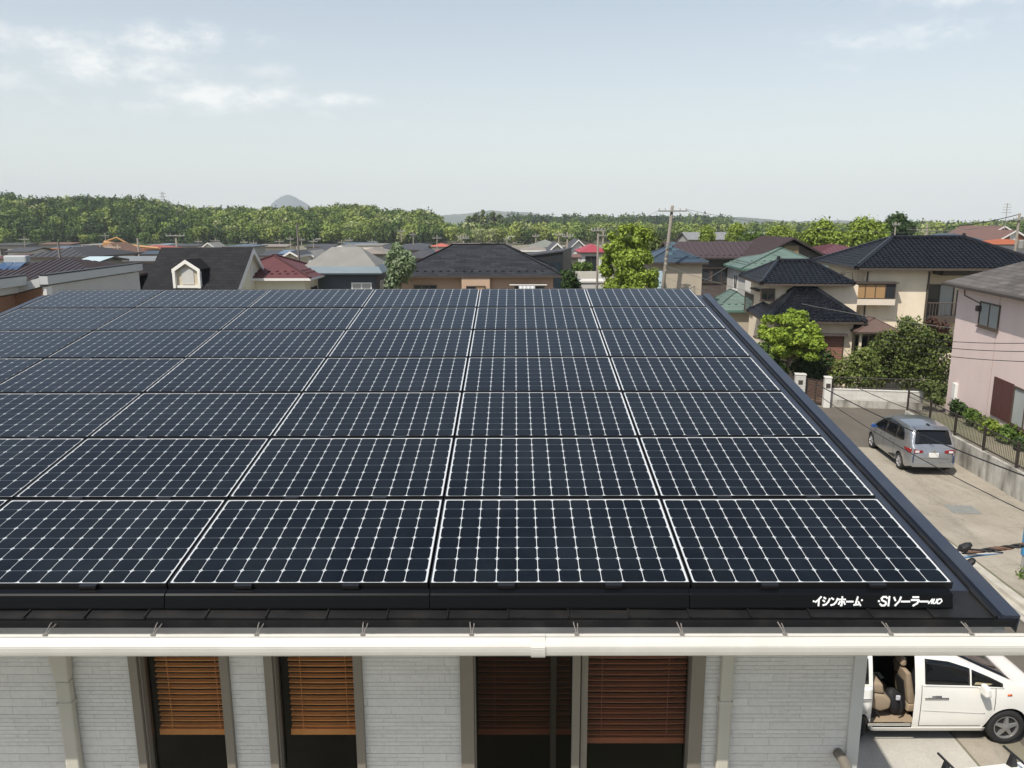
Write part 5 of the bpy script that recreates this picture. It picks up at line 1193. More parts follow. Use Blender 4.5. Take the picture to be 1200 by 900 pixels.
# --- white minivan with its sliding door open
t = thing('white_minivan', 'white minivan with open rear sliding door and beige seats, behind the house corner', 'car', (5.02, 12.83, .013), 0)
car = Car(4.28, [(0, .96), (.05, 1.05), (.22, 1.58), (.55, 1.66), (1.4, 1.70), (2.0, 1.67), (2.45, 1.555), (3.50, 1.09), (3.95, .97), (4.16, .80), (4.28, .56)],
          [(0, .95), (1.0, 1.13), (1.9, 1.12), (3.2, 1.05), (3.5, 1.02), (4.28, .62)],
          [(0, .72), (.10, .82), (.35, .86), (3.3, .86), (3.85, .82), (4.15, .72), (4.28, .60)], (.66, 3.36), .318, .235, .22)
OC = (1.02, 1.735, 1, 8)
car.body(t, WHITEP, OC)
car.side_patch(t, 'side_window', CARGLASS, [(1.90, 1.135, 1.55), (2.3, 1.12, 1.50), (2.62, 1.11, 1.40), (2.66, 1.108, 1.385)], -1)
car.side_patch(t, 'side_window', CARGLASS, [(2.69, 1.105, 1.37), (3.0, 1.09, 1.24), (3.22, 1.075, 1.135)], -1)
mb = MB(); pp = [(2.73, 1.13), (2.98, 1.115), (3.04, 1.135), (2.76, 1.165)]; mb.prism([(x, -car.side_y(x, z) - .014, z) for x, z in pp], (0, .004, 0)); mb.build('dash_reflection', mat('reflection_beige', (.40, .34, .22), .7, .05, 4), t)  # beige strip over the glass imitates the dash mirrored in it
car.top_patch(t, 'windshield', CARGLASS, 2.30, 3.42, .94, 1.06)
car.side_patch(t, 'side_window', CARGLASS, [(.45, 1.12, 1.2), (.6, 1.13, 1.5), (.95, 1.14, 1.55)], -1)
for o_, i_ in ((1.845, .0), (3.10, 0)):
    car.side_patch(t, 'door_gap', BLACKPL, [(o_, .36 if o_ < 2 else .40, 1.12 if o_ < 2 else 1.06), (o_ + .009, .36 if o_ < 2 else .40, 1.12 if o_ < 2 else 1.06)], -1, .002)
car.side_patch(t, 'door_gap', BLACKPL, [(1.85, .36, .368), (2.9, .36, .368), (3.0, .37, .38), (3.10, .40, .42)], -1, .002)
car.side_patch(t, 'door_crease', mat('crease_shade_white', (.64, .63, .59), .3, .03, 2, coat=1.), [(1.88, .660, .672), (2.95, .60, .612)], -1, .006)  # crease drawn by its shade: a strip of darker body white
car.side_patch(t, 'belt_moulding', WHITEP, [(1.87, 1.105, 1.130), (2.6, 1.085, 1.110), (3.24, 1.055, 1.072)], -1, .010)
car.side_patch(t, 'door_handle', CHROME, [(1.90, .885, .91), (2.30, .885, .91)], -1, .022); car.side_patch(t, 'door_handle', CHROME, [(2.02, .912, .945), (2.18, .912, .945)], -1, .020)
car.side_patch(t, 'side_marker', ORANGEL, [(3.30, .925, .955), (3.38, .925, .955)], -1, .010)
car.side_patch(t, 'headlamp', CLEARL, [(3.86, .80, .86), (4.0, .72, .88), (4.17, .62, .79)], -1, .008)
car.side_patch(t, 'sill_trim', WHITEP, [(1.0, .25, .335), (2.98, .25, .335)], -1, .014)
mb = MB(); mb.tube([(2.84, -.84, 1.07), (2.85, -.92, 1.10)], .03, 6); mb.build('mirror_arm', WHITEP, t)
mb = MB(); mb.hexa([(2.78, -.90, 1.02), (2.92, -.90, 1.03), (2.91, -1.08, 1.03), (2.79, -1.08, 1.02), (2.78, -.90, 1.21), (2.88, -.90, 1.21), (2.87, -1.07, 1.20), (2.79, -1.07, 1.19)]); mb.build('side_mirror', WHITEP, t, bevel=.035)
# sliding door pushed back along the flank
mb = MB(); rows = []
for i in range(15):
    x = .06 + i * .066; rows.append([Vector((x, -(car.side_y(max(x, .2), z) + .055), z)) for z in (.36, .5, .65, .8, .95, 1.06, 1.12)])
mb.grid(rows); sdoor = mb.build('sliding_door', WHITEP, t, smooth=True, fix=False); sm = sdoor.modifiers.new('t', 'SOLIDIFY'); sm.thickness = .045; sm.offset = 0
mb = MB(); mb.box(.80, .97, -.955, -.925, .89, .93); mb.build('handle', CHROME, sdoor, bevel=.008)
# interior
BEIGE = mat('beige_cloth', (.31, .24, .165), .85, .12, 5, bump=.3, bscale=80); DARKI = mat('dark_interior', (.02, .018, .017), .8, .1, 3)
mb = MB(); mb.box(.9, 1.84, -.80, .70, .36, .385); mb.build('cabin_floor', BEIGE, t)
mb = MB(); mb.box(1.0, 1.76, -.83, -.801, .345, .40); mb.build('door_sill', CHROME, t)
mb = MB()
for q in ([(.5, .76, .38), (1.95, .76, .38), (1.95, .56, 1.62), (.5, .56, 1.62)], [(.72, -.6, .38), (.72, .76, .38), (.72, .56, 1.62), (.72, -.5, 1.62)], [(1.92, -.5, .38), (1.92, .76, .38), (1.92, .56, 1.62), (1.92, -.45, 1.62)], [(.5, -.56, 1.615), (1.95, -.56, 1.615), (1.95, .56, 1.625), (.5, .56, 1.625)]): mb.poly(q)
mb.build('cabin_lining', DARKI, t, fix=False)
def cushion(par, name, pts, y0, y1, m, bev=.05):
    mb = MB(); mb.prism([(p[0], y0, p[1]) for p in pts], (0, y1 - y0, 0)); o = mb.build(name, m, par, bevel=bev)
    o.modifiers['bevel'].segments = 4; o.modifiers['bevel'].angle_limit = R(25); o.data.polygons.foreach_set('use_smooth', [True] * len(o.data.polygons)); return o
def seat(y0, y1, kind):
    if kind == 'front':
        o = cushion(t, 'front_seat', [(1.76, .62), (1.90, .62), (1.76, 1.22), (1.66, 1.24)], y0, y1, BEIGE, .04)
        cushion(o, 'headrest', [(1.63, 1.27), (1.74, 1.27), (1.72, 1.44), (1.64, 1.44)], y0 + .12, y1 - .12, BEIGE, .04)
        cushion(o, 'seat_cushion', [(1.74, .48), (1.90, .48), (1.90, .66), (1.76, .62)], y0, y1, BEIGE, .03)
        m2 = MB(); m2.prism([(1.752, y0 + .10, .66), (1.742, y0 + .10, .70), (1.672, y0 + .10, 1.02), (1.70, y0 + .10, 1.02)], (0, y1 - y0 - .2, 0)); m2.build('seat_pocket', DARKI, o)
    else:
        o = cushion(t, 'rear_seat', [(1.06, .62), (1.24, .52), (1.42, .58), (1.44, .74), (1.30, .86), (1.08, .90)], y0, y1, BEIGE, .06)
        cushion(o, 'seat_back', [(1.04, .90), (1.30, .86), (1.26, 1.06), (1.14, 1.10), (1.04, 1.06)], y0, y1, BEIGE, .05)
        m2 = MB(); m2.box(1.05, 1.20, y0 + .05, y1 - .05, .40, .60); m2.tube([(1.18, y0 + .06, .55), (1.26, y0 + .06, .42)], .02, 6); m2.build('seat_leg', DARKI, o)
seat(-.72, -.2, 'rear'); seat(.0, .55, 'rear'); seat(-.64, -.14, 'front')
bag = thing('black_bag', 'slumped black bag on the cabin floor of the open white minivan', 'bag', (5.02 + 1.56, 12.83 - .55, .013 + .385))
mb = MB(); n_, m_ = 10, 14
rows = []
for i in range(n_ + 1):
    ph = math.pi * i / n_; rows.append([Vector(((.17 + .03 * math.sin(3 * k + i)) * math.sin(ph) * math.cos(2 * math.pi * k / m_) - .09 * math.cos(ph) * -1 * .7, (.14 + .02 * math.sin(5 * k)) * math.sin(ph) * math.sin(2 * math.pi * k / m_), .25 - .25 * math.cos(ph) + .02 * math.sin(4 * k + 2 * i) * math.sin(ph))) for k in range(m_ + 1)])
mb.grid(rows); mb.build('sack', mat('black_nylon', (.012, .012, .014), .7, .2, 8, bump=.5, bscale=18), bag, smooth=True)
mb = MB(); mb.tube([(-.02, -.1, .40), (.03, -.16, .34), (.05, -.17, .2), (.02, -.15, .08)], .018, 6); mb.build('strap', BLACKPL, bag, smooth=True)
mb = MB(); mb.box(-.05, .02, -.15, -.12, .36, .44); mb.build('tag', mat('pale_tag', (.5, .52, .56), .6, .05, 4), bag, bevel=.006)
car.wheels(t, TYRE, RIM)

# --- white van in front of it with a roof rack
pv = G(1078, 899, 1.93); qv = G(1200, 886, 1.93); hv = math.atan2(qv.y - pv.y, qv.x - pv.x)
t = thing('white_van', 'white van with black roof rack bars, cut off by the lower right corner', 'van')
car = Car(4.3, [(0, 1.2), (.05, 1.5), (.12, 1.86), (.3, 1.90), (2.6, 1.91), (3.2, 1.80), (3.9, 1.15), (4.2, .9), (4.3, .6)], [(0, 1.1), (3.4, 1.1), (4.3, .65)], [(0, .76), (.15, .83), (3.8, .83), (4.3, .70)], (.75, 3.4), .31, .24, .10)
car.body(t, WHITEP); car.wheels(t, TYRE, RIM)
for sd in (-1, 1): car.side_patch(t, 'side_window', CARGLASS, [(.35, 1.2, 1.7), (1.3, 1.2, 1.72)], sd); car.side_patch(t, 'side_window', CARGLASS, [(1.45, 1.2, 1.72), (2.9, 1.2, 1.68), (3.4, 1.2, 1.42)], sd)
car.top_patch(t, 'windshield', CARGLASS, 3.2, 3.85, .95, 1.05)
t.rotation_euler.z = hv; fv = Vector((math.cos(hv), math.sin(hv), 0)); lv = Vector((-fv.y, fv.x, 0))
base = pv - fv * .12 - lv * .72; t.location = (base.x, base.y, .009)
Mi = (Matrix.Translation(t.location) @ Matrix.Rotation(hv, 4, 'Z')).inverted()
for (px, py) in ((1099, 882), (1176, 873.5)):
    b = G(px, py, 2.06); q = Mi @ b
    mb = MB(); mb.tube([(q.x, q.y, 2.045), (q.x, -q.y, 2.045)], .017, 8)
    for s_ in (1, -1):
        yy = s_ * (q.y - .17); mb.hexa([(q.x - .05, yy - .05, 1.88), (q.x + .05, yy - .05, 1.88), (q.x + .05, yy + .05, 1.86), (q.x - .05, yy + .05, 1.86), (q.x - .02, yy - .03, 2.04), (q.x + .02, yy - .03, 2.04), (q.x + .02, yy + .03, 2.04), (q.x - .02, yy + .03, 2.04)])
    mb.build('roof_rack_bar', BLACKPL, t, bevel=.006)

# ------------------------------------------------------------------ trees and shrubs
def leaf_quads(lobes, n, size, out=.9, flat=.55, seed=0, shell=.55, squash=1.0):
    g_ = np.random.default_rng(seed); lobes = np.array(lobes, float)
    c, r = lobes[:, :3], lobes[:, 3]; w = r ** 2; k = g_.choice(len(r), n, p=w / w.sum())
    d = g_.normal(size=(n, 3)); d /= np.linalg.norm(d, axis=1, keepdims=True)
    rad = shell + (1 - shell) * g_.random(n) ** .6; rad *= 1 + .17 * g_.normal(size=n)
    p = c[k] + d * (r[k] * rad)[:, None] * np.array([1, 1, squash])
    nr = d * out + g_.normal(size=(n, 3)) * .6 + np.array([0, 0, .35]); nr /= np.linalg.norm(nr, axis=1, keepdims=True)
    a = g_.normal(size=(n, 3)); u = np.cross(nr, a); u /= np.linalg.norm(u, axis=1, keepdims=True); v = np.cross(nr, u)
    s = size * (.6 + .8 * g_.random(n))[:, None]
    q = np.stack([p - u * s, p - v * s * flat + nr * s * .15, p + u * s, p + v * s * flat + nr * s * .15], 1)
    return q
def quads_obj(name, q, m, parent=None, tint=None):
    n = len(q); me = bpy.data.meshes.new(name)
    me.vertices.add(n * 4); me.vertices.foreach_set('co', q.reshape(-1)); me.loops.add(n * 4); me.loops.foreach_set('vertex_index', np.arange(n * 4, dtype=np.int32))
    me.polygons.add(n); me.polygons.foreach_set('loop_start', np.arange(0, n * 4, 4, dtype=np.int32)); me.polygons.foreach_set('loop_total', np.full(n, 4, dtype=np.int32))
    me.materials.append(m); me.update(calc_edges=True)
    if tint is not None:
        at = me.color_attributes.new('tint', 'FLOAT_COLOR', 'POINT'); at.data.foreach_set('color', np.repeat(np.c_[tint, np.ones(n)], 4, 0).astype(np.float32).reshape(-1))
    o = bpy.data.objects.new(name, me); COL.objects.link(o)
    if parent is not None: o.parent = parent
    return o
BARK = mat('bark', (.10, .075, .055), .9, .25, 6, bump=.6, bscale=20)
LF_BRIGHT = leaf_mat('bright_leaf', (.13, .20, .020), (.30, .40, .05)); LF_MID = leaf_mat('mid_leaf', (.055, .10, .020), (.13, .20, .035)); LF_DARK = leaf_mat('dark_leaf', (.022, .050, .014), (.060, .105, .026))
LF_OLIVE = leaf_mat('olive_leaf', (.06, .085, .022), (.13, .16, .05)); LF_YG = leaf_mat('yellow_green_leaf', (.13, .19, .022), (.27, .35, .06)); LF_PALE = leaf_mat('pale_blossom_leaf', (.075, .125, .045), (.30, .36, .22)); LF_RED = leaf_mat('dark_red_leaf', (.05, .022, .02), (.11, .05, .035))
def tree(name, label, cat, base, hgt, lobes, n, size, m, seed=0, trunk=.12, group=None, shell=.55, squash=1.0, flat=.55):
    """lobes in metres relative to the base"""
    t = thing(name, label, cat, base, 0, group); rr_ = random.Random(seed)
    mb = MB(); top = max(l[2] for l in lobes); low = min(l[2] - l[3] * .5 for l in lobes)
    k = Vector((lobes[0][0] * .4, lobes[0][1] * .4, max(.3, low))); ap_ = Vector((lobes[0][0], lobes[0][1], top * .92))
    mb.tube([(0, 0, -.1), (.02, .01, .3 * k.z), k, k.lerp(ap_, .5) + Vector((.1, 0, 0)), ap_], [trunk * 1.35, trunk, trunk * .85, trunk * .5, trunk * .15], 8)
    for l in lobes[1:14]:
        c = Vector(l[:3]); s0 = k.lerp(ap_, rr_.uniform(.0, .5)); mb.tube([s0, s0.lerp(c, .5) + Vector((0, 0, -.08)), c], [trunk * .45, trunk * .3, trunk * .1], 5)
    mb.build('trunk', BARK, t, smooth=True)
    quads_obj('crown', leaf_quads(lobes, n, size, seed=seed, shell=shell, squash=squash, flat=flat), m, t)
    return t
def lobes_px(Y, blobs, base, jit=.0, seed=1):
    """blobs: (px, py, radius px) in the picture at depth Y -> lobes relative to base, spread in depth too"""
    rr_ = random.Random(seed); out = []
    for px, py, r in blobs:
        p = P(px, py, Y); rm = r * (p - Vector((0, 0, H))).length / F * 1.0
        out.append((p.x - base[0], p.y + rr_.uniform(-jit, jit) - base[1], p.z - base[2], rm))
    return out
def tree_px(name, label, cat, Y, basepx, blobs, n, size, m, seed=0, trunk=.12, jit=.6, z0=0.0, group=None, shell=.55, squash=1.0):
    b = P(basepx, 300, Y); base = (b.x, Y, z0)
    return tree(name, label, cat, base, 0, lobes_px(Y, blobs, base, jit, seed), n, size, m, seed, trunk, group, shell, squash)
def scatter_blobs(cx, cy, rx, ry, n, r0, r1, seed=0, flatb=True):
    rr_ = random.Random(seed); out = []
    for i in range(n):
        a = rr_.uniform(0, 2 * math.pi); k = math.sqrt(rr_.random()); out.append((cx + math.cos(a) * rx * k, cy + math.sin(a) * ry * k, rr_.uniform(r0, r1)))
    return out
# bright maple by the gate
def clumps(cx, cy, rx, ry, n, r0, r1, seed, edge=.55):
    rr_ = random.Random(seed); out = []
    while len(out) < n:
        a = rr_.uniform(0, 2 * math.pi); k = edge + (1 - edge) * rr_.random() if rr_.random() < .75 else rr_.random() * edge
        x, y = math.cos(a) * k, math.sin(a) * k
        if y > .55 and abs(x) > .55: continue
        out.append((cx + x * rx, cy + y * ry, rr_.uniform(r0, r1)))
    return out
tree_px('maple_tree', 'bright fresh green rounded tree behind the wide ribbed gate post', 'tree', 39.4, 928,
        [(928, 392, 15), (940, 411, 9), (915, 412, 9), (928, 416, 10), (954, 406, 8), (903, 405, 8), (945, 400, 9), (912, 400, 9)] + clumps(929, 393, 33, 28, 100, 4.5, 8.5, 77, .3), 19000, .095, LF_BRIGHT, 3, .10, 1.3, squash=.6, shell=.5)
tree_px('garden_shrub', 'low mid green shrub at the foot of the bright rounded tree, left of the gate', 'shrub', 39.6, 905, [(893, 408, 7), (900, 417, 8), (906, 425, 9), (913, 430, 8), (897, 424, 6)], 1500, .09, LF_MID, 4, .05, .4)
tree_px('dark_hedge', 'dark clipped evergreen shrub right behind the brown gate', 'shrub', 40.2, 955, [(950, 425, 13), (966, 422, 13), (958, 434, 14), (940, 432, 10)], 2600, .09, LF_DARK, 5, .07, .5)
tree_px('garden_tree', 'large dark olive bushy tree in front of the balcony of the black tiled house', 'tree', 39.6, 1075,
        [(1078, 415, 18), (1060, 428, 16), (1098, 430, 15), (1060, 444, 12), (1080, 447, 13), (1100, 445, 12), (1045, 432, 11), (1035, 444, 9)] + clumps(1071, 410, 46, 32, 74, 6, 12, 79, .35) + [(1040, 405, 8), (1112, 440, 9), (1046, 440, 10)], 15000, .085, leaf_mat('garden_olive_leaf', (.048, .078, .02), (.155, .19, .046)), 6, .14, .9)
tree_px('flowering_shrub', 'yellowish green loose shrub behind the white garden wall, below the brown porch roof', 'shrub', 38.6, 1005,
        [(990, 430, 14), (1005, 420, 13), (1018, 430, 14), (1000, 442, 15), (1022, 444, 13), (980, 440, 10), (1010, 412, 7)], 3600, .085, leaf_mat('shrub_yellow_leaf', (.06, .10, .02), (.20, .23, .06)), 7, .06, .5)
tree_px('dark_shrub', 'small dark reddish shrub beside the balcony, next to the pink house', 'shrub', 39.5, 1108, [(1100, 385, 8), (1108, 392, 8), (1114, 402, 8), (1095, 378, 5)], 1400, .08, LF_RED, 8, .05, .5, z0=.0)
# plants behind the fence of the pink house
nfen = [((1072, 448), 9, LF_OLIVE, 'dry olive shrub at the far end of the dark fence'), ((1092, 452), 8, LF_OLIVE, 'thin brownish shrub under the meter box of the pink house'), ((1124, 485), 9, LF_MID, 'mid green shrub behind the fence by the pink house corner'),
        ((1146, 497), 8, LF_YG, 'yellow green shrub behind the fence, below the lower shutter'), ((1165, 505), 9, LF_MID, 'rounded mid green shrub behind the fence, right of the yellow green one'), ((1187, 512), 9, LF_YG, 'bright shrub behind the fence below the lower pink house window'), ((1198, 530), 11, LF_DARK, 'dark green shrub behind the fence at the right edge'), ((1083, 463), 7, LF_OLIVE, 'low olive shrub behind the second fence post from the far end'), ((1108, 475), 9, LF_DARK, 'dark shrub behind the fence, left of the pink house corner'), ((1135, 492), 7, LF_OLIVE, 'low olive shrub between the corner shrub and the yellow green one'), ((1176, 515), 8, LF_DARK, 'dark low shrub behind the fence, under the bright one')]
for i, ((px, py), r, m, lb) in enumerate(nfen):
    b = G(px, py + r * 1.3, .95) + nrm * .5
    rm = r * b.length / F * 1.1
    lob = [(random.uniform(-.5, .5) * rm, random.uniform(-.6, .6) * rm, rm * random.uniform(.4, 1.3), rm * random.uniform(.4, .62)) for _ in range(8)]
    tree('fence_shrub', lb, 'shrub', (b.x, b.y, .88), 0, lob, 900, .075, m, 20 + i, .03, 'shrubs behind the dark fence')
wd_ = G(1198, 676, 0); quads_obj('weeds', leaf_quads([(wd_.x + .05, wd_.y - .1, .1, .22), (wd_.x + .3, wd_.y - .25, .1, .28), (wd_.x + .1, wd_.y - .35, .05, .2)], 500, .045, seed=31), LF_MID)['kind'] = 'stuff'
# street trees further off
tree_px('roadside_tree', 'big fresh green roadside tree left of the blue roofed house', 'tree', 47, 737,
        [(737, 300, 12)] + clumps(737, 302, 31, 35, 90, 4.0, 8.5, 78, .35) + [(728, 269, 4), (738, 266, 4), (750, 271, 5), (716, 334, 9), (762, 330, 9), (740, 332, 12)], 28000, .10, leaf_mat('roadside_leaf', (.13, .20, .022), (.34, .43, .07)), 9, .2, 1.0, shell=.35)
tree_px('blossom_tree', 'pale green blossoming tree between the navy house and the black hip roofed house', 'tree', 43, 468,
        [(466, 298, 9), (471, 312, 13), (460, 310, 8), (480, 310, 8), (466, 322, 12), (464, 290, 6), (474, 300, 7), (482, 305, 5), (460, 330, 8), (458, 300, 5)], 3600, .12, LF_PALE, 10, .1, .5, shell=.4)
right_trees = [(82, 962, [(962, 275, 15), (952, 281, 10), (974, 280, 10), (962, 266, 8), (946, 286, 7)], LF_YG, 'yellow green tree standing behind the brown roofed gable, left of the taller ones'),
               (86, 1012, [(1012, 272, 15), (1000, 278, 13), (1024, 276, 13), (1036, 282, 9), (992, 284, 9), (1012, 262, 7), (1028, 266, 6), (1003, 264, 6)], LF_YG, 'broad yellow green tree above the ridge of the black tiled house'),
               (92, 1052, [(1052, 263, 11), (1044, 268, 8), (1060, 267, 8), (1048, 258, 6), (1058, 259, 6), (1052, 275, 8)], LF_DARK, 'dark rounded tree standing right of the broad yellow green one'),
               (120, 827, [(825, 272, 7), (832, 277, 7), (826, 280, 8)], LF_YG, 'small yellow green tree beside the near utility pole, before the long grey roof'), (120, 862, [(862, 271, 8), (860, 278, 9), (866, 266, 5)], LF_YG, 'small yellow green tree in front of the middle of the long grey roof'),
               (122, 912, [(908, 272, 8), (918, 271, 7), (912, 278, 9), (900, 276, 6), (926, 276, 6)], LF_YG, 'low yellow green tree at the right end of the long grey roof'), (118, 880, [(878, 280, 7), (887, 278, 6), (871, 282, 5)], LF_MID, 'low mid green tree just above the brown roof ridge'),
               (70, 758, [(760, 292, 10), (772, 290, 9), (766, 282, 7), (780, 296, 8)], LF_OLIVE, 'olive green tree peeping out between the big roadside tree and the pole')]
for i, (Y, bx, bl, m, lb) in enumerate(right_trees):
    tree_px('street_tree', lb, 'tree', Y, bx, bl, 5000 if Y < 100 else 2600, .17 if Y < 100 else .19, m, 40 + i, .18, 1.5, group='trees beyond the roofs', shell=.35)
tree_px('clipped_hedge', 'clipped green hedge above a pale wall, left of the red roofed house', 'hedge', 74, 683, [(677, 312, 5), (684, 312, 5), (690, 313, 5), (672, 314, 4), (680, 316, 5), (688, 316, 5)], 1500, .14, LF_MID, 50, .08, .5)
tree_px('dark_bush', 'dark bush at the foot of the thin pole, beside the black clad building', 'shrub', 56, 668, [(668, 325, 8), (672, 334, 8), (664, 334, 7), (660, 322, 5)], 1400, .13, LF_DARK, 51, .08, .5)
tree_px('low_shrub', 'yellowish shrub row at the foot of the big roadside tree', 'shrub', 45, 735, [(712, 338, 4), (722, 338, 4), (732, 339, 4), (742, 338, 4), (752, 340, 4)], 900, .1, LF_YG, 52, .04, .3)

# ------------------------------------------------------------------ the farther roofs
W_SH = mat('far_white_wall', (.58, .57, .54), .8, .05, 1); W_CR = mat('far_cream_wall', (.52, .47, .37), .8, .05, 1); W_GR = mat('far_grey_wall', (.30, .29, .27), .8, .05, 1)
R_SOLAR = glass_mat('blue_collector', (.035, .075, .15), .1, .6)
def far(label, L, Rr, pe, pr, Y, wm, rm, kind='hip', d=6.0, wins=2, rot=0.0, style='plain', group='houses of the far neighbourhood', trim=None, spacing=None, name='far_house', inset=None):
    a, b = P(L, pe, Y), P(Rr, pe, Y); w = b.x - a.x
    t = thing(name, label, 'house', (a.x, a.y, 0), R(rot), group)
    zr = P((L + Rr) / 2, pr, Y + (d / 2 if kind != 'gabley' else 0)).z; rise = max(.25, zr - a.z - .12)
    if kind == 'hip': hip_roof(t, 0, w, 0, d, a.z, rise, rm, trim or DKTRIM, style, th=.12, spacing=spacing, inset=inset)
    elif kind == 'gable': gable_roof(t, 0, w, 0, d, a.z, rise, 'x', rm, trim or DKTRIM, style, th=.12, spacing=spacing)
    elif kind == 'gabley': gable_roof(t, 0, w, 0, d, a.z, rise, 'y', rm, trim or WHITE_TRIM, style, th=.16, spacing=spacing)
    else:
        mb = MB(); mb.box(-.1, w + .1, -.1, d + .1, a.z + .002, a.z + .2); mb.build('roof', rm, t)
    oh = .35 if kind != 'flat' else .0
    blk = (oh, w - oh, oh, d - oh)
    walls(t, *blk, 0, a.z + (.02 if kind in ('hip', 'flat') else .08), wm, {'gable': 'x', 'gabley': 'y'}.get(kind), rise - .16)
    fw_ = blk[1] - blk[0]
    for i in range(wins):
        u = fw_ * (i + .5) / wins; window(t, face(blk, 'f'), u - .7, u + .7, a.z - 1.7, a.z - .55, WIN_WHITE if i % 2 else WIN_BROWN, split=2)
    return t, a.z, rise, w, d
# left, behind the white parapet house
t, ez, ri, w, d = far('dark brown ribbed hip roofed house behind the grey parapet, carrying a solar water heater', -60, 122, 330, 303, 40, W_GR, R_DKBROWN, 'hip', 7.6, style='seam', spacing=.30, inset=3.6)
hw_ = thing('solar_water_heater', 'solar water heater with grey tank and two blue collectors on the dark brown ribbed roof', 'water heater', P(13, 312, 42.2))
mb = MB(); sl_ = .40
for k in range(2):
    x0 = -.62 + k * .63; mb.hexa([(x0, -.75, -.30), (x0 + .6, -.75, -.30), (x0 + .6, .35, .14), (x0, .35, .14), (x0, -.75, -.24), (x0 + .6, -.75, -.24), (x0 + .6, .35, .20), (x0, .35, .20)])
mb.build('collector', R_SOLAR, hw_)
mb = MB(); mb.box(-.62, .62, .36, .80, .12, .55); mb.build('tank', mat('grey_tank', (.34, .36, .36), .5, .06, 3), hw_, bevel=.08)
mb = MB(); mb.tube([(-.4, -.7, -.5), (-.4, .7, .1)], .03, 6); mb.tube([(.4, -.7, -.5), (.4, .7, .1)], .03, 6); mb.tube([(-.6, .33, .16), (.6, .33, .16)], .03, 6); mb.build('mount', WIN_WHITE, hw_)
far('charcoal hip roofed house just behind the dark brown ribbed one', 22, 102, 303, 289, 62, W_GR, R_CHAR, 'hip', 9, style='seam', spacing=.5)
far('low building with pale blue translucent flat canopy right of the dark brown ribbed roof', 86, 116, 309, 305, 50, W_GR, mat('pale_blue_canopy', (.42, .52, .54), .4, .05, 3), 'gable', 4, 0)
far('grey slate low roofed house between the canopy and the dormer house', 118, 182, 308, 300, 58, W_GR, mat('grey_slate_roof', (.17, .185, .19), .7, .1, 2), 'gable', 6, 1)
far('small dark roofed house at the far left edge with maroon ridge', -20, 20, 305, 298, 64, W_SH, R_MAROON, 'hip', 6, 1)
far('white walled house with dark roof on the far left, before the forest', 4, 34, 296, 290, 105, W_SH, R_CHAR, 'gable', 7)
far('bluish roofed shed with orange fascia at the far left', 58, 98, 292, 288, 110, W_GR, R_DKBLUE, 'gable', 7, trim=mat('orange_board', (.42, .16, .06), .7, .1, 2))
far('long red brown roofed house right of the scaffolding, before the forest', 148, 190, 293, 287, 118, W_GR, mat('brick_red_roof', (.30, .085, .06), .7, .12, 2), 'hip', 8)
far('low blue roofed building between the red brown roof and the dormer roof', 160, 188, 299, 295, 88, W_GR, R_BLUE, 'gable', 6)
far('white gabled hut peeping just over the dormer house ridge', 237, 250, 290, 284.5, 120, W_SH, R_LGREY, 'gabley', 5, 1)
far('dark blue roofed house over the right part of the dormer house ridge', 260, 296, 290, 286, 110, W_GR, R_DKBLUE, 'hip', 7, 1)
# scaffolded house
t, ez, ri, w, d = far('house under construction wrapped in scaffolding, far left behind the brown ribbed roof', 101, 140, 299, 284, 84, mat('raw_wood', (.20, .11, .065), .8, .2, 2), mat('roof_battens', (.17, .10, .07), .8, .25, 3), 'hip', 7, 0, group=None, name='scaffolded_house')
sc = thing('scaffolding', 'pale scaffold poles and planks around the unfinished far roof', 'scaffolding', P(99, 300, 83))
mb = MB()
for i in range(5):
    x = i * .92; mb.tube([(x, -.2, -6.6), (x, -.2, 1.2)], .05, 6)
mb.tube([(.1, -.2, .9), (1.6, -.2, -.7)], .06, 6)
for z in (-.9, .1, .9): mb.tube([(-.2, -.2, z), (4.0, -.2, z)], .045, 6)
mb.build('pole', mat('scaffold_pole', (.42, .36, .28), .6, .1, 3), sc)
mb = MB(); mb.box(-.2, 4, -.6, -.25, -.52, -.45); mb.build('plank', mat('scaffold_plank', (.40, .27, .15), .7, .1, 3), sc)
cr = thing('crane_boom', 'long low orange crane boom lying above the far rooftops on the left', 'crane', P(132, 287, 100))
mb = MB(); q = P(186, 291, 100) - P(132, 287, 100); mb.tube([(-1, 0, .3), (0, 0, .1), q], [.30, .28, .16], 6); mb.box(-1.0, -.1, -.5, .5, -.4, .3); mb.tube([(-.6, 0, .5), (.6, 0, .9), (2, 0, .1)], .12, 6)
mb.build('boom', mat('crane_orange', (.36, .19, .07), .6, .1, 2), cr)
mb = MB(); mb.box(-1.0, .1, -.6, .6, -8.3, -.4); mb.build('machine_body', mat('crane_orange', (.36, .19, .07), .6, .1, 2), cr)
# centre left band
t, ez, ri, w, d = far('grey roofed house with blue solar panels, just above the maroon hip roof', 303, 340, 301, 293, 70, W_CR, R_CHAR, 'gable', 6)
mb = MB(); s_ = ri / (d / 2); mb.hexa([(w * .55, .5, ez + .5 * s_ + .14), (w * .92, .5, ez + .5 * s_ + .14), (w * .92, 2.6, ez + 2.6 * s_ + .14), (w * .55, 2.6, ez + 2.6 * s_ + .14), (w * .55, .5, ez + .5 * s_ + .19), (w * .92, .5, ez + .5 * s_ + .19), (w * .92, 2.6, ez + 2.6 * s_ + .19), (w * .55, 2.6, ez + 2.6 * s_ + .19)]); mb.build('solar_collector', R_SOLAR, t)
far('small cream gabled house right of the blue solar panels', 331, 349, 302, 295, 66, W_CR, R_CHAR, 'gabley', 5, 1)
far('white gabled house with white barge boards, above the maroon hip', 350, 368, 302, 295, 72, W_SH, R_LGREY, 'gabley', 6, 1)
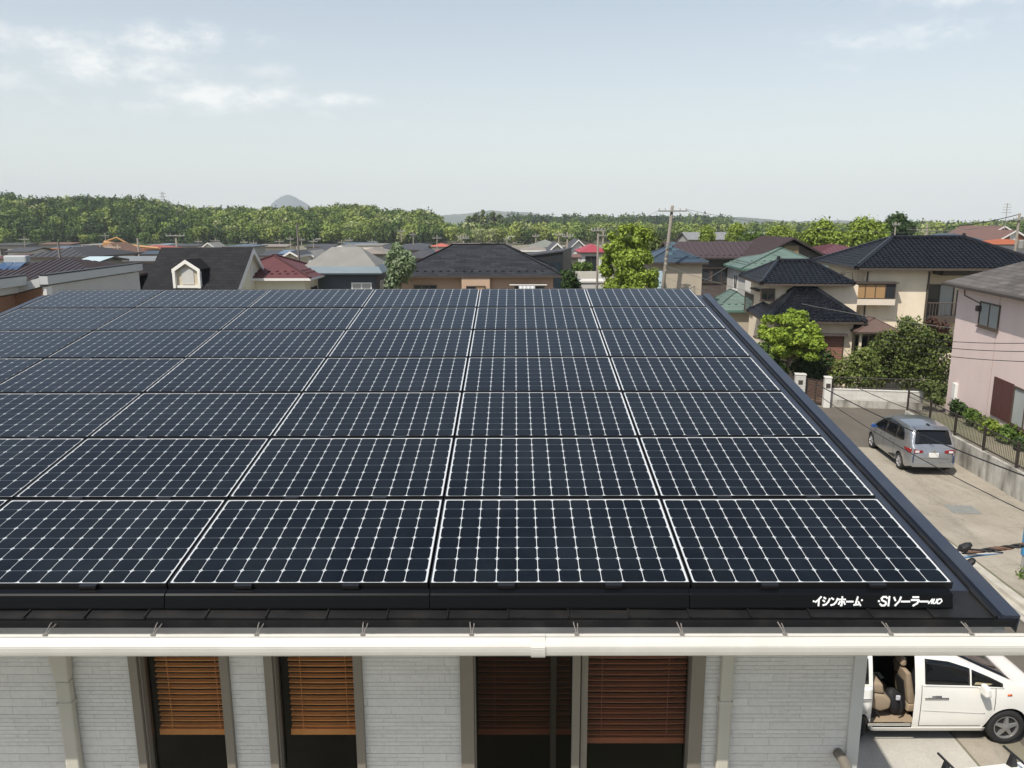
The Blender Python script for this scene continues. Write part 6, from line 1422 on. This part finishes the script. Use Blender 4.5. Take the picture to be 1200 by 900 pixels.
far('long charcoal roofed house spreading behind the white gables', 340, 402, 297, 289, 92, W_GR, R_CHAR, 'hip', 8, 2)
far('white gabled house over the left end of the light grey roof', 388, 409, 294, 288, 84, W_SH, R_LGREY, 'gabley', 6, 1)
far('flat topped pale beige building behind the light grey roof', 412, 448, 288.5, 287, 120, mat('pale_beige_wall', (.55, .50, .44), .8, .05, 1), R_LGREY, 'flat', 8, 0)
far('taupe hip roofed house above the right part of the light grey roof', 411, 452, 299, 290, 76, W_GR, R_TAUPE, 'hip', 7)
far('tiny white gabled house left of the blossoming tree', 441, 451, 297, 293, 80, W_SH, R_CHAR, 'gabley', 5, 1)
far('charcoal roofed house behind the top of the blossoming tree', 447, 500, 294, 287, 98, W_GR, R_CHAR, 'gable', 7)
far('dark hip roofed house right of the blossoming tree', 474, 512, 304, 291, 66, W_GR, R_CHAR, 'hip', 7)
far('bright red hip roofed house nearest above the black hip roof', 504, 546, 297, 292.5, 78, W_SH, R_RED, 'hip', 5)
far('smaller red hip roofed house farther off, beneath a thin mast', 502, 526, 290, 285, 120, W_SH, mat('faded_red_roof', (.40, .11, .08), .7, .1, 2), 'hip', 6, 1)
far('bluish charcoal roofed house above the ridge of the black hip roof', 524, 574, 296, 288, 84, W_GR, mat('bluish_charcoal_roof', (.075, .082, .095), .6, .1, 2), 'gable', 7)
far('cream gable fronted house over the right end of the black ridge', 570, 588, 297, 290, 76, W_CR, R_TAUPE, 'gabley', 7, 1)
far('brown grey hip roofed house far off, left of the black box building', 584, 618, 298, 289, 80, W_GR, R_TAUPE, 'hip', 8)
far('dark roofed house at the foot of the forest, above the cream gable', 566, 600, 290, 286, 125, W_GR, R_CHAR, 'hip', 7)
# centre right cluster
far('greenish grey gable roofed house with white verges, before the forest', 620, 662, 291, 281, 92, W_SH, mat('greenish_grey_roof', (.17, .18, .155), .7, .1, 2), 'hip', 8)
far('taupe roofed house with white eaves, above the black box building', 610, 646, 295, 288, 78, W_SH, R_TAUPE, 'hip', 6, trim=WHITE_TRIM)
far('white barge boarded gable house behind the black box building', 642, 664, 297, 285, 72, W_SH, R_CHAR, 'gabley', 7, 1)
far('white gabled house with charcoal roof, between the two thin poles', 664, 692, 296, 281, 96, W_SH, R_CHAR, 'gabley', 8, 2)
t, ez, ri, w, d = far('white house with bright red hip roof and dark recessed balcony, beside the roadside tree', 678, 716, 297, 286, 84, W_SH, mat('crimson_roof', (.29, .045, .062), .6, .1, 2), 'hip', 7, 0)
blk = (.35, w - .35, .35, d - .35); window(t, face(blk, 'f'), .4, 1.6, ez - 2.1, ez - .3, gm=GLASS); window(t, face(blk, 'f'), 2.1, 2.8, ez - 1.5, ez - .4, WIN_WHITE)
window(t, face(blk, 'f'), 2.2, 2.9, ez - 4.6, ez - 2.9, gm=GLASS3, split=1, name='door', sill=False)
far('beige low house front below the white gabled house', 664, 682, 303, 299, 78, W_CR, R_REDBROWN, 'gable', 4, 1)
gs = P(688, 331, 60); t = thing('garden_shed', 'pale grey flat storage shed just above the top panel row, between the two poles', 'shed', (gs.x, gs.y, 0))
mb = MB(); mb.box(-1.25, 1.25, 0, 2.2, 0, gs.z); mb.build('wall', W_GREYWHITE, t); mb = MB(); mb.box(-1.35, 1.35, -.1, 2.3, gs.z + .002, gs.z + .12); mb.build('roof', W_WHITE, t); mb = MB(); mb.box(-.6, .6, -.03, -.003, .1, gs.z - .2); mb.build('door', W_GREYWHITE, t)
pw_ = P(676, 318, 73); t = thing('plot_wall', 'pale concrete plot wall under the clipped hedge', 'wall', (pw_.x, pw_.y, 0)); mb = MB(); mb.box(-.4, 2.0, 0, .2, 0, pw_.z); mb.build('wall_face', mat('pale_plot_wall', (.5, .48, .42), .8, .1, 1), t)
# long grey factory roof and right side
fa = P(806, 282, 132); fb_ = P(908, 282, 132); fz = P(850, 273, 137).z
t = thing('long_grey_building', 'long low grey roofed hall with vertical ribs, behind the brown roof', 'building', (fa.x, fa.y, 0)); w = fb_.x - fa.x
gable_roof(t, 0, w, 0, 10, fa.z, fz - fa.z, 'x', mat('hall_grey_roof', (.20, .20, .20), .6, .1, .6), DKTRIM, style='seam', spacing=1.2); walls(t, .3, w - .3, .3, 9.7, 0, fa.z, W_GR, 'x', fz - fa.z - .3)
far('maroon hip roofed house between the brown gable and the black tiled ridge', 958, 1030, 299, 286, 70, W_CR, mat('deep_maroon_roof', (.11, .042, .05), .55, .1, 2), 'hip', 7, 1, style='seam')
far('dark grey flat sloped roof house behind the right end of the black tiled house', 1130, 1235, 303, 288, 62, W_GR, mat('dark_grey_sheet', (.065, .062, .060), .7, .1, 2), 'gable', 9, 1)
far('slate blue roofed house right of the dark rounded tree', 1062, 1122, 287, 277, 82, W_GR, R_DKBLUE, 'hip', 9, 1)
far('larger slate blue hip roofed house above the right end of the black tiled ridge', 1100, 1176, 288, 273, 76, W_GR, mat('deep_slate_roof', (.055, .07, .085), .5, .15, 2), 'hip', 9, 1)
far('small charcoal roofed house under the dark rounded tree', 1046, 1082, 282, 274, 96, W_GR, R_CHAR, 'hip', 8, 1)
t, ez, ri, w, d = far('red brick gabled house with white barge boards, far right', 1146, 1206, 283, 265, 92, W_REDBRICK, R_REDBROWN, 'gabley', 9, 0)
t, ez, ri, w, d = far('lower red brick gabled wing with white barge boards at the right edge', 1163, 1216, 287, 270, 84, W_REDBRICK, R_REDBROWN, 'gabley', 8, 0)
window(t, face((.35, w - .35, .35, d), 'f'), w / 2 - .8, w / 2 - .1, ez + .1, ez + 1.2, WIN_WHITE, W_SH, split=1)
far('orange tiled low roof house at the right edge, below the red brick gables', 1168, 1230, 288, 280, 72, W_REDBRICK, mat('orange_roof', (.33, .09, .035), .7, .1, 2), 'hip', 6, 0)
far('brown roofed house just left of the red brick gables', 1125, 1150, 279, 272, 120, W_CR, R_REDBROWN, 'gable', 7, 1)
# a few more low roofs that fill the far rows
more = [('charcoal hip roofed house far off above the middle of the dormer ridge', 192, 232, 289, 286, 130, R_CHAR), ('taupe gable roofed house far off between dormer house and tall dark mast', 300, 336, 290, 286, 125, R_TAUPE), ('charcoal low roof far off, right of the tall dark mast', 356, 392, 290, 286, 135, R_CHAR),
        ('dark blue grey roof far off above the flat beige building', 400, 440, 287, 284, 150, R_DKBLUE), ('charcoal low roof far off, left of the small red roof', 470, 502, 288, 285, 140, R_CHAR), ('taupe low roof far off, right of the small red roof', 528, 562, 288, 285, 145, R_TAUPE),
        ('charcoal low roof far off at the left edge before the forest', -8, 30, 288, 285, 150, R_CHAR), ('rusty low roof far off at the left, before the forest', 44, 84, 287, 284, 150, R_REDBROWN), ('pale roof far off, left of the orange boom', 90, 128, 288, 285, 150, R_LGREY), ('blue grey roof far off, right above the red brown roof', 170, 206, 288, 285, 150, R_BLUEGREY)]
for lb, l, r, pe, pr, Y, rm in more: far(lb, l, r, pe, pr, Y, random.choice([W_SH, W_CR, W_GR]), rm, random.choice(['hip', 'gable']), 7, 2)

# ------------------------------------------------------------------ utility poles, masts, wires
CONCP = mat('pole_concrete', (.185, .165, .135), .8, .15, 1.5, dirt=.3, dirtcol=(.2, .17, .13)); PORC = mat('insulator_white', (.40, .39, .37), .3, .05, 5); WIRE = mat('wire_black', (.015, .015, .016), .6, .1, 3); WIREG = mat('wire_grey', (.13, .128, .12), .6, .1, 3); METALG = mat('pole_metal', (.30, .29, .27), .5, .1, 3, metal=.4)
def pole(label, px, ptop, Y, r=.14, arm=None, armdy=6, lean=0.0, transf=False, group='utility poles over the roofs', m=None, lamp=False, name='utility_pole'):
    p = P(px, ptop, Y); t = thing(name, label, 'utility pole', (p.x, p.y, 0), 0, group)
    mb = MB(); mb.tube([(lean, 0, 0), (0, 0, p.z)], [r, r * .72], 10); mb.build('shaft', m or CONCP, t, smooth=True)
    if arm:
        z = p.z - armdy * (p - Vector((0, 0, H))).length / F; hw = arm * (p - Vector((0, 0, H))).length / F
        mb = MB(); mb.box(-hw, hw, -r - .06, -r + .02, z - .045, z + .045); a_ = mb.build('crossarm', METALG, t)
        for k in (-1, -.55, .55, 1):
            mb = MB(); mb.lathe([(.02, 0), (.035, .04), (.026, .07), (.036, .10), (.02, .15)], Matrix.Translation((k * hw * .94, -r - .02, z + .046)), 8); mb.build('insulator', PORC, a_)
    if transf:
        mb = MB(); mb.lathe([(.2, 0), (.22, .05), (.22, .6), (.16, .66)], Matrix.Translation((r + .2, -.1, p.z - 2.6)), 12); mb.build('transformer', METALG, t)
    if lamp:
        mb = MB(); mb.tube([(0, 0, p.z - .3), (.5, 0, p.z), (.9, 0, p.z + .02)], .04, 6); mb.box(.75, 1.25, -.12, .12, p.z - .06, p.z + .05); mb.build('lamp_head', PORC, t)
    return t, p.z
pole_t, pz = pole('tall near concrete utility pole with a single crossarm, left of the brown ribbed roof', 788, 241, 52, .135, arm=16, armdy=6, lean=-.8, group=None)
mb = MB(); 
for k, (dz, dx) in enumerate(((2.4, .05), (2.6, -.11), (2.8, .13), (3.05, -.08))): mb.tube([(dx - .34, -.2, pz - dz), (dx + .34, -.2, pz - dz)], .03, 6); mb.box(dx - .11, dx + .13, -.34, -.2, pz - dz - .07, pz - dz + .09)
mb.build('cable_bracket', mat('blue_grey_fitting', (.10, .17, .21), .5, .1, 4), pole_t)
for dz in (3.5, 3.8, 4.2):
    mb = MB(); mb.lathe([(.122, 0), (.130, .02), (.130, .09), (.122, .11)], Matrix.Translation((-.30, 0, pz - dz)), 12); mb.build('steel_band', METALG, pole_t)
pole('grey concrete street pole with lamp left of the pale shed', 665, 272, 62, .09, arm=6, armdy=5, lamp=False)
pole('taller concrete pole with crossarm between shed and roadside tree', 701, 266, 58, .095, arm=8, armdy=4)
pole('thin pole far behind the red roofed house', 707, 270, 100, .14, arm=5)
pole('pole with wide white crossarm above the dormer house roof', 206, 275, 75, .13, arm=10, armdy=1)
pole('tall dark slim pole above the maroon hip roof', 348, 262, 52, .09, arm=None, m=DKTRIM)
pole('pole with crossarm standing above the ridge of the black hip roof', 543, 276, 60, .085, arm=6, armdy=3)
pole('slim dark post before the charcoal hip roof at the far left', 68, 284, 56, .10, m=DKTRIM)
pole('slim pale pole right of the scaffolded house', 161, 279, 80, .12)
fp = [(28, 277, 150, 'thin pole far left before the forest'), (123, 273, 170, 'thin pole far off above the scaffolding'), (232, 280, 140, 'thin pole behind the white hut'), (252, 279, 150, 'thin pole right of the white hut'), (286, 281, 130, 'thin pole over the dormer house right gable'), (297, 282, 120, 'thin pale pole right over the dormer house apex'),
      (327, 280, 140, 'thin pole left of the tall dark mast'), (340, 277, 120, 'thin pole with small arm just left of the tall dark mast'), (353, 278, 120, 'thin pole just right of the tall dark mast'), (367, 280, 130, 'thin pole between dark mast and white lamp mast'), (400, 281, 135, 'thin pole over the white gable'), (409, 279, 100, 'thin pole left of the flat beige building'), (436, 280, 140, 'thin pole behind the flat beige building'),
      (470, 268, 130, 'taller thin pole above the blossoming tree'), (484, 272, 130, 'thin pole right of the blossoming tree'), (512, 276, 118, 'thin mast above the small red roof'), (594, 277, 120, 'thin pole with white lamp over the cream gable'), (628, 274, 95, 'thin mast over the taupe roof'), (655, 272, 90, 'thin pole behind the greenish grey roof'),
      (1050, 260, 78, 'pale pole in front of the dark rounded tree'), (1113, 280, 100, 'short pole over the slate blue roofs'), (1016, 250, 300, 'hair thin mast far right before the hills')]
for i, (px, pt, Y, lb) in enumerate(fp[:-1]): pole(lb, px, pt, Y, .085, arm=(4 if i % 3 else 5), armdy=3, lamp=(i in (9, 16)))
pole('pale square topped pole beside the dark rounded tree', 1087, 263, 66, .10)
pt_, z_ = pole('pole with transformer and crossarms at the right edge', 1195, 250, 60, .12, arm=7, armdy=6, transf=True)
t = thing('roof_aerial', 'thin lattice television aerial above the red brick gables', 'aerial', P(1177, 270, 88)); mb = MB(); mb.tube([(0, 0, 0), (0, 0, 2.9)], .035, 6)
for z, w in ((2.8, .35), (2.5, .5), (2.2, .45), (1.9, .55)): mb.tube([(-w, 0, z), (w, 0, z)], .02, 4)
mb.build('antenna', METALG, t)
p = P(191, 236, 520); t = thing('transmission_pylon', 'tiny lattice pylon on the forest ridge at the left', 'pylon', p); mb = MB()
for sx in (-1, 1):
    for sy in (-1, 1): mb.tube([(sx * 1.6, sy * 1.6, -8), (sx * .4, sy * .4, 6)], .10, 4)
for z, w in ((5, 2.2), (3, 2.6), (1, 2.8)): mb.tube([(-w, 0, z), (w, 0, z)], .10, 4)
mb.tube([(-1.6, -1.6, -8), (.9, -.9, -1)], .08, 4); mb.build('lattice', METALG, t)

def wire(label, a, b, sag, r=.012, m=None, n=18, group='overhead lines'):
    a, b = Vector(a), Vector(b); t = None
    mb = MB(); mb.tube([a.lerp(b, i / n) - Vector((0, 0, sag * 4 * (i / n) * (1 - i / n))) for i in range(n + 1)], r, 5)
    return tag(mb.build('power_line', m or WIRE), label, 'power line', group)
pA = Vector((pole_t.location.x, pole_t.location.y - .2, 0))
wire('pale service line from the near pole across the black tiled roofs to the pink house', pA + Vector((-.2, 0, pz - 3.9)), P(1122, 385, 34.4), .45, .014, WIREG)
wire('lower pale line from the near pole to the lower black tiled roof corner', pA + Vector((-.25, 0, pz - 4.6)), P(1006, 380, 40.8), .4, .008, WIREG)
wire('upper thin line from the near pole over the brown roof', pA + Vector((.9, 0, pz - .3)), P(960, 318, 58), .3, .014, WIREG)
wire('thin line leaving the crossarm of the near pole to the upper left', pA + Vector((-.85, 0, pz - .25)), P(700, 268, 57.6), .3, .010, WIREG)
wire('thin line from crossarm of the near pole across the sky to the far right', pA + Vector((.87, 0, pz - .25)), P(1195, 262, 60), 1.0, .012, WIREG)
wire('slack line between near pole and roadside tree', pA + Vector((-.4, 0, pz - 5.2)), P(716, 310, 46), .3, .02, mat('green_grey_wire', (.2, .25, .22), .6, .1, 3))
wire('guy line from the near pole down towards the brown house wall', P(866, 304, 60), P(783, 352, 50), .08, .022, WIREG)
wire('higher black line crossing the road above the silver minivan', P(955, 449, 24), P(1215, 563, 14), .12, .015)
wire('lower black line crossing the silver minivan', P(958, 462, 24), P(1215, 606, 14), .16, .010)
wire('black line in front of the white garden wall reaching the fence', P(1000, 452, 30), P(1085, 486, 27), .05, .014)
wire('thin black line running along the pink house wall', P(1040, 392, 26), P(1215, 402, 20), .10, .010)
wire('second thin black line lower on the pink house wall', P(1030, 396, 26), P(1215, 412, 20), .12, .010)
wire('lowest thin black line on the pink house wall', P(1030, 404, 26), P(1215, 424, 20), .12, .010)
wire('long black line rising to the pole at the right edge', P(1062, 267, 66), P(1195, 251, 60), .35, .03)
wire('long grey line just under the rising black line', P(1062, 268.5, 66), P(1195, 256, 60), .45, .022, WIREG)
# twisted service drop on the gable end of the near house
sd = thing('service_drop', 'twisted black, brown and blue service cable bundle leaving the right verge of the near roof', 'cable')
a = P(1127, 648, 5.75); b = P(1202, 637, 5.6); b2 = P(1400, 596, 5.2)
WB = mat('wire_brown', (.11, .055, .035), .6, .1, 3); WBL = mat('wire_blue', (.05, .17, .34), .5, .1, 3); WW = mat('wire_white', (.5, .5, .5), .5, .1, 3)
for k, (m, ph) in enumerate(((WB, 0), (WIRE, 2.1), (WIRE, 4.2), (mat('wire_brown', (0, 0, 0)), 1.1))):
    mb = MB(); pts = []
    for i in range(90):
        f = i / 89; p = a.lerp(b2, f); p.z = a.z + (b2.z - a.z) * f - .05 * 4 * f * (1 - f) * .8; tw = .012 * min(1, f * 6 + .2); an = ph + f * 46
        pts.append(p + Vector((0, math.cos(an) * tw, math.sin(an) * tw)))
    mb.tube(pts, .0085, 6); mb.build('cable_strand', m, sd, smooth=True)
for k, (m, dz) in enumerate(((WBL, -.018), (WW, -.006), (WW, .008), (WIRE, .02))):
    mb = MB(); mb.tube([a + Vector((-.06, 0, dz * 1.6 - .012)), a + Vector((.03, -.01, dz * 1.8)), a + Vector((.13, 0, dz * 1.3)), a + Vector((.24, 0, dz * .5)), a + Vector((.32, 0, 0))], .007, 6); mb.build('cable_tail', m, sd, smooth=True)
mb = MB(); mb.lathe([(.02, 0), (.035, .02), (.03, .07), (.015, .10)], Matrix.Translation(a + Vector((-.02, 0, .025))) @ Matrix.Rotation(R(60), 4, 'Y'), 10); mb.lathe([(.02, 0), (.03, .02), (.026, .07), (.012, .09)], Matrix.Translation(a + Vector((.04, 0, -.11))) @ Matrix.Rotation(R(50), 4, 'Y'), 10); mb.tube([a + Vector((-.5, 0, -.05)), a + Vector((0, 0, .03))], .012, 6); mb.build('insulator', BLACKPL, sd)

# ------------------------------------------------------------------ wooded hills
FOREST = leaf_mat('forest_leaf', (.62, .66, .62), (1.25, 1.25, 1.2), tint=True)
def crown_template(kind, seed):
    if kind == 'round':
        rr_ = random.Random(seed); lob = [(0, 0, .2, .75)] + [(rr_.uniform(-.55, .55), rr_.uniform(-.55, .55), rr_.uniform(-.1, .65), rr_.uniform(.32, .5)) for _ in range(7)]
        return leaf_quads(lob, 290, .125, seed=seed, shell=.7, out=1.1, flat=.8)
    rr_ = random.Random(seed); lob = [(rr_.uniform(-.1, .1), rr_.uniform(-.1, .1), -.6 + k * .33, .50 - k * .072) for k in range(6)]
    return leaf_quads(lob, 230, .11, seed=seed, shell=.6, out=1.0, flat=.8)
T_R = [crown_template('round', 100 + i) for i in range(6)]; T_C = [crown_template('cone', 200 + i) for i in range(5)]
def forest(name, label, top, base, Y0, Y1, step, rad, conif, cols, seed, px0, px1):
    """hill whose skyline follows top(px) in the picture; trees from its foot at Y0 to its crest at Y1"""
    g_ = np.random.default_rng(seed); Q = []; T = []; rows_ = max(3, int((Y1 - Y0) / step))
    ter = []
    for j in range(rows_ + 1):
        f = j / rows_; Y = Y0 + (Y1 - Y0) * f; n = int((px1 - px0) / F * Y / step) + 1; trow = []
        for i in range(n):
            px = px0 + (px1 - px0) * (i + g_.uniform(-.4, .4)) / n
            ztop = P(px, top(px), Y1).z; zb = 0.0
            r = rad * g_.uniform(.7, 1.25); prof = math.sin(f * math.pi / 2) ** .9
            zg = zb + max(0, ztop - 2.6 * rad) * prof
            con = g_.random() < conif(px, f); tm = (T_C if con else T_R)[g_.integers(0, 5)]
            an = g_.uniform(0, 2 * math.pi); c, s = math.cos(an), math.sin(an); M = np.array([[c, -s, 0], [s, c, 0], [0, 0, 1]])
            q = tm @ M.T
            sc = np.array([r, r, r * g_.uniform(.85, 1.25)]) if not con else np.array([r * .8, r * .8, r * 1.05])
            x = P(px, 260, Y).x
            q = q * sc + np.array([x, Y + g_.uniform(-.5, .5) * step, zg + r * .95])
            k = g_.random(); col = cols(px, con, k, f)
            Q.append(q); T.append(np.repeat(np.array(col)[None] * g_.uniform(.82, 1.2), len(q), 0))
    o = quads_obj(name, np.concatenate(Q), FOREST, None, np.concatenate(T)); o['kind'] = 'stuff'
    return o
def skyl(tab): return lambda px: lerp_tab(tab, px)
G_DK, G_MD, G_LT, G_YL, G_PL = (.036, .066, .018), (.082, .130, .028), (.165, .220, .046), (.235, .28, .066), (.31, .335, .15)
def pick(w, k):
    a = 0
    for p, c in w:
        a += p
        if k < a: return c
    return w[-1][1]
sky_l = skyl([(-60, 226), (0, 226), (12, 223), (30, 230), (60, 229), (100, 228), (140, 229), (165, 227), (200, 236), (240, 241), (290, 241), (320, 241), (360, 241), (395, 239), (430, 238), (455, 244), (470, 243), (505, 244), (512, 250), (518, 262)])
def col_l(px, con, k, f):
    if con: return pick([(.7, G_DK), (.3, G_MD)], k)
    b = min(1, max(0, (px - 120) / 200))
    return pick([(.30 - .22 * b, G_DK), (.40 - .1 * b, G_MD), (.18 + .16 * b, G_LT), (.08 + .10 * b, G_YL), (1, G_PL)], k)
hill_l = [(Y_, z_) for Y_, z_ in ((380, 0),)]
forest('forest', '', sky_l, 0, 330, 470, 4.7, 3.7, lambda px, f: .36 - .25 * min(1, max(0, (px - 150) / 200)), col_l, 61, -60, 520)
sky_m = skyl([(490, 264), (515, 261), (560, 260), (590, 259), (620, 260), (660, 261), (720, 266), (800, 269), (900, 270), (960, 270), (1050, 269), (1100, 266), (1150, 260), (1200, 254), (1260, 252)])
forest('forest', '', sky_m, 0, 330, 480, 5.6, 3.6, lambda px, f: .10 if px < 900 else .3, lambda px, con, k, f: (G_DK if con else pick([(.05, G_DK), (.25, G_MD), (.34, G_LT), (.26, G_YL), (1, G_PL)], k)), 62, 480, 1260)
sky_r = skyl([(560, 262), (600, 258), (630, 253), (670, 249.5), (700, 251), (735, 253), (760, 253), (800, 257), (830, 262), (850, 267)])
forest('forest', '', sky_r, 0, 640, 820, 11, 6.5, lambda px, f: .35, lambda px, con, k, f: pick([(.5, G_DK), (.42, G_MD), (1, G_LT)], k), 63, 560, 860)
# tall sparse trees breaking the skyline
for i, (px, pt) in enumerate(((557, 249), (566, 246), (578, 247), (549, 252), (585, 250))):
    tree_px('sparse_tree', ['tall airy tree, second from the left, breaking the skyline left of the green ridge', 'tallest airy tree breaking the skyline left of the green ridge', 'wispy airy tree right of the tallest skyline tree', 'small airy tree leftmost of the skyline trees', 'wispy small tree rightmost of the skyline trees'][i], 'tree', 380, px,
            [(px, pt + 3, 2.5), (px - 1.5, pt + 7, 2.6), (px + 1.5, pt + 10, 3.0), (px, pt + 15, 3.6)], 150, .75, LF_OLIVE, 70 + i, .25, 1.5, group='airy trees on the skyline', shell=.3)

# ground under the woods, far ranges, mountain
def hill_mesh(name, top, Ya, Yb, px0, px1, m, n=60, noise=4.0, drop=0.0):
    mb = MB(); rows = []; rr_ = random.Random(hash(name) % 1000 if False else 5)
    for j in range(9):
        f = j / 8; Y = Ya + (Yb - Ya) * f; row = []
        for i in range(n + 1):
            px = px0 + (px1 - px0) * i / n; z = P(px, top(px), (Ya + Yb) / 2).z; pr = math.sin(f * math.pi) ** .8
            row.append(Vector((P(px, 260, Y).x, Y, max(-.5, (z - drop) * pr + rr_.uniform(-1, 1) * noise * pr - (1 if f in (0, 1) else 0)))))
        rows.append(row)
    mb.grid(rows); return struct(mb.build(name, m, smooth=True))
M_HILLG = mat('hill_undergrowth', (.035, .055, .018), .95, .3, .05)
M_FAR = mat('far_woods', (.045, .065, .030), .95, .45, .012)
hill_mesh('hill', lambda px: sky_l(px) + 0, 320, 660, -70, 520, M_HILLG, 60, .5, 11)
hill_mesh('hill', sky_m, 330, 640, 480, 1270, M_HILLG, 60, .3, 11)
hill_mesh('hill', sky_r, 640, 1040, 555, 865, M_HILLG, 40, .5, 12)
mt = skyl([(305, 262), (318, 241), (324, 235), (331, 230.5), (337, 228), (343, 228.8), (350, 232.5), (357, 236.5), (364, 241), (376, 262)])
hill_mesh('mountain', mt, 4200, 5000, 300, 382, mat('hazed_mountain_woods', (.05, .075, .075), .95, .35, .02), 60, 3.0)  # woods colour shifted to blue, carrying part of the haze
hill_mesh('hill', skyl([(-60, 222), (0, 223), (14, 226), (40, 240), (60, 262)]), 3800, 4400, -60, 60, M_FAR, 16, 3)
hill_mesh('hill', skyl([(480, 262), (520, 252), (548, 250), (575, 246), (592, 248), (620, 249), (640, 253), (700, 262)]), 3600, 4300, 470, 710, M_FAR, 50, 2)
hill_mesh('hill', skyl([(780, 262), (820, 256), (860, 254), (900, 257), (930, 260), (985, 258), (1030, 260), (1090, 262), (1120, 261), (1200, 259), (1280, 259)]), 3200, 4000, 770, 1290, M_FAR, 80, 1.6)
hill_mesh('hill', skyl([(780, 262), (850, 254.5), (885, 255.5), (905, 258.5), (960, 262)]), 2400, 2900, 780, 960, M_FAR, 40, 1.2)

# ------------------------------------------------------------------ haze: one closed box of pale air round the whole scene
mb = MB(); mb.box(-5300, 5300, -320, 5300, -2, 240); hz = mb.build('haze', bpy.data.materials.new('haze_air')); hz['kind'] = 'stuff'
hm = hz.data.materials[0]; hm.use_nodes = True; nt = hm.node_tree; nt.nodes.remove(nt.nodes['Principled BSDF'])
pv_ = nt.nodes.new('ShaderNodeVolumePrincipled'); pv_.inputs['Color'].default_value = (.90, .955, 1.0, 1); pv_.inputs['Density'].default_value = 0.00018; pv_.inputs['Anisotropy'].default_value = -.1
nt.links.new(pv_.outputs[0], nt.nodes['Material Output'].inputs['Volume'])
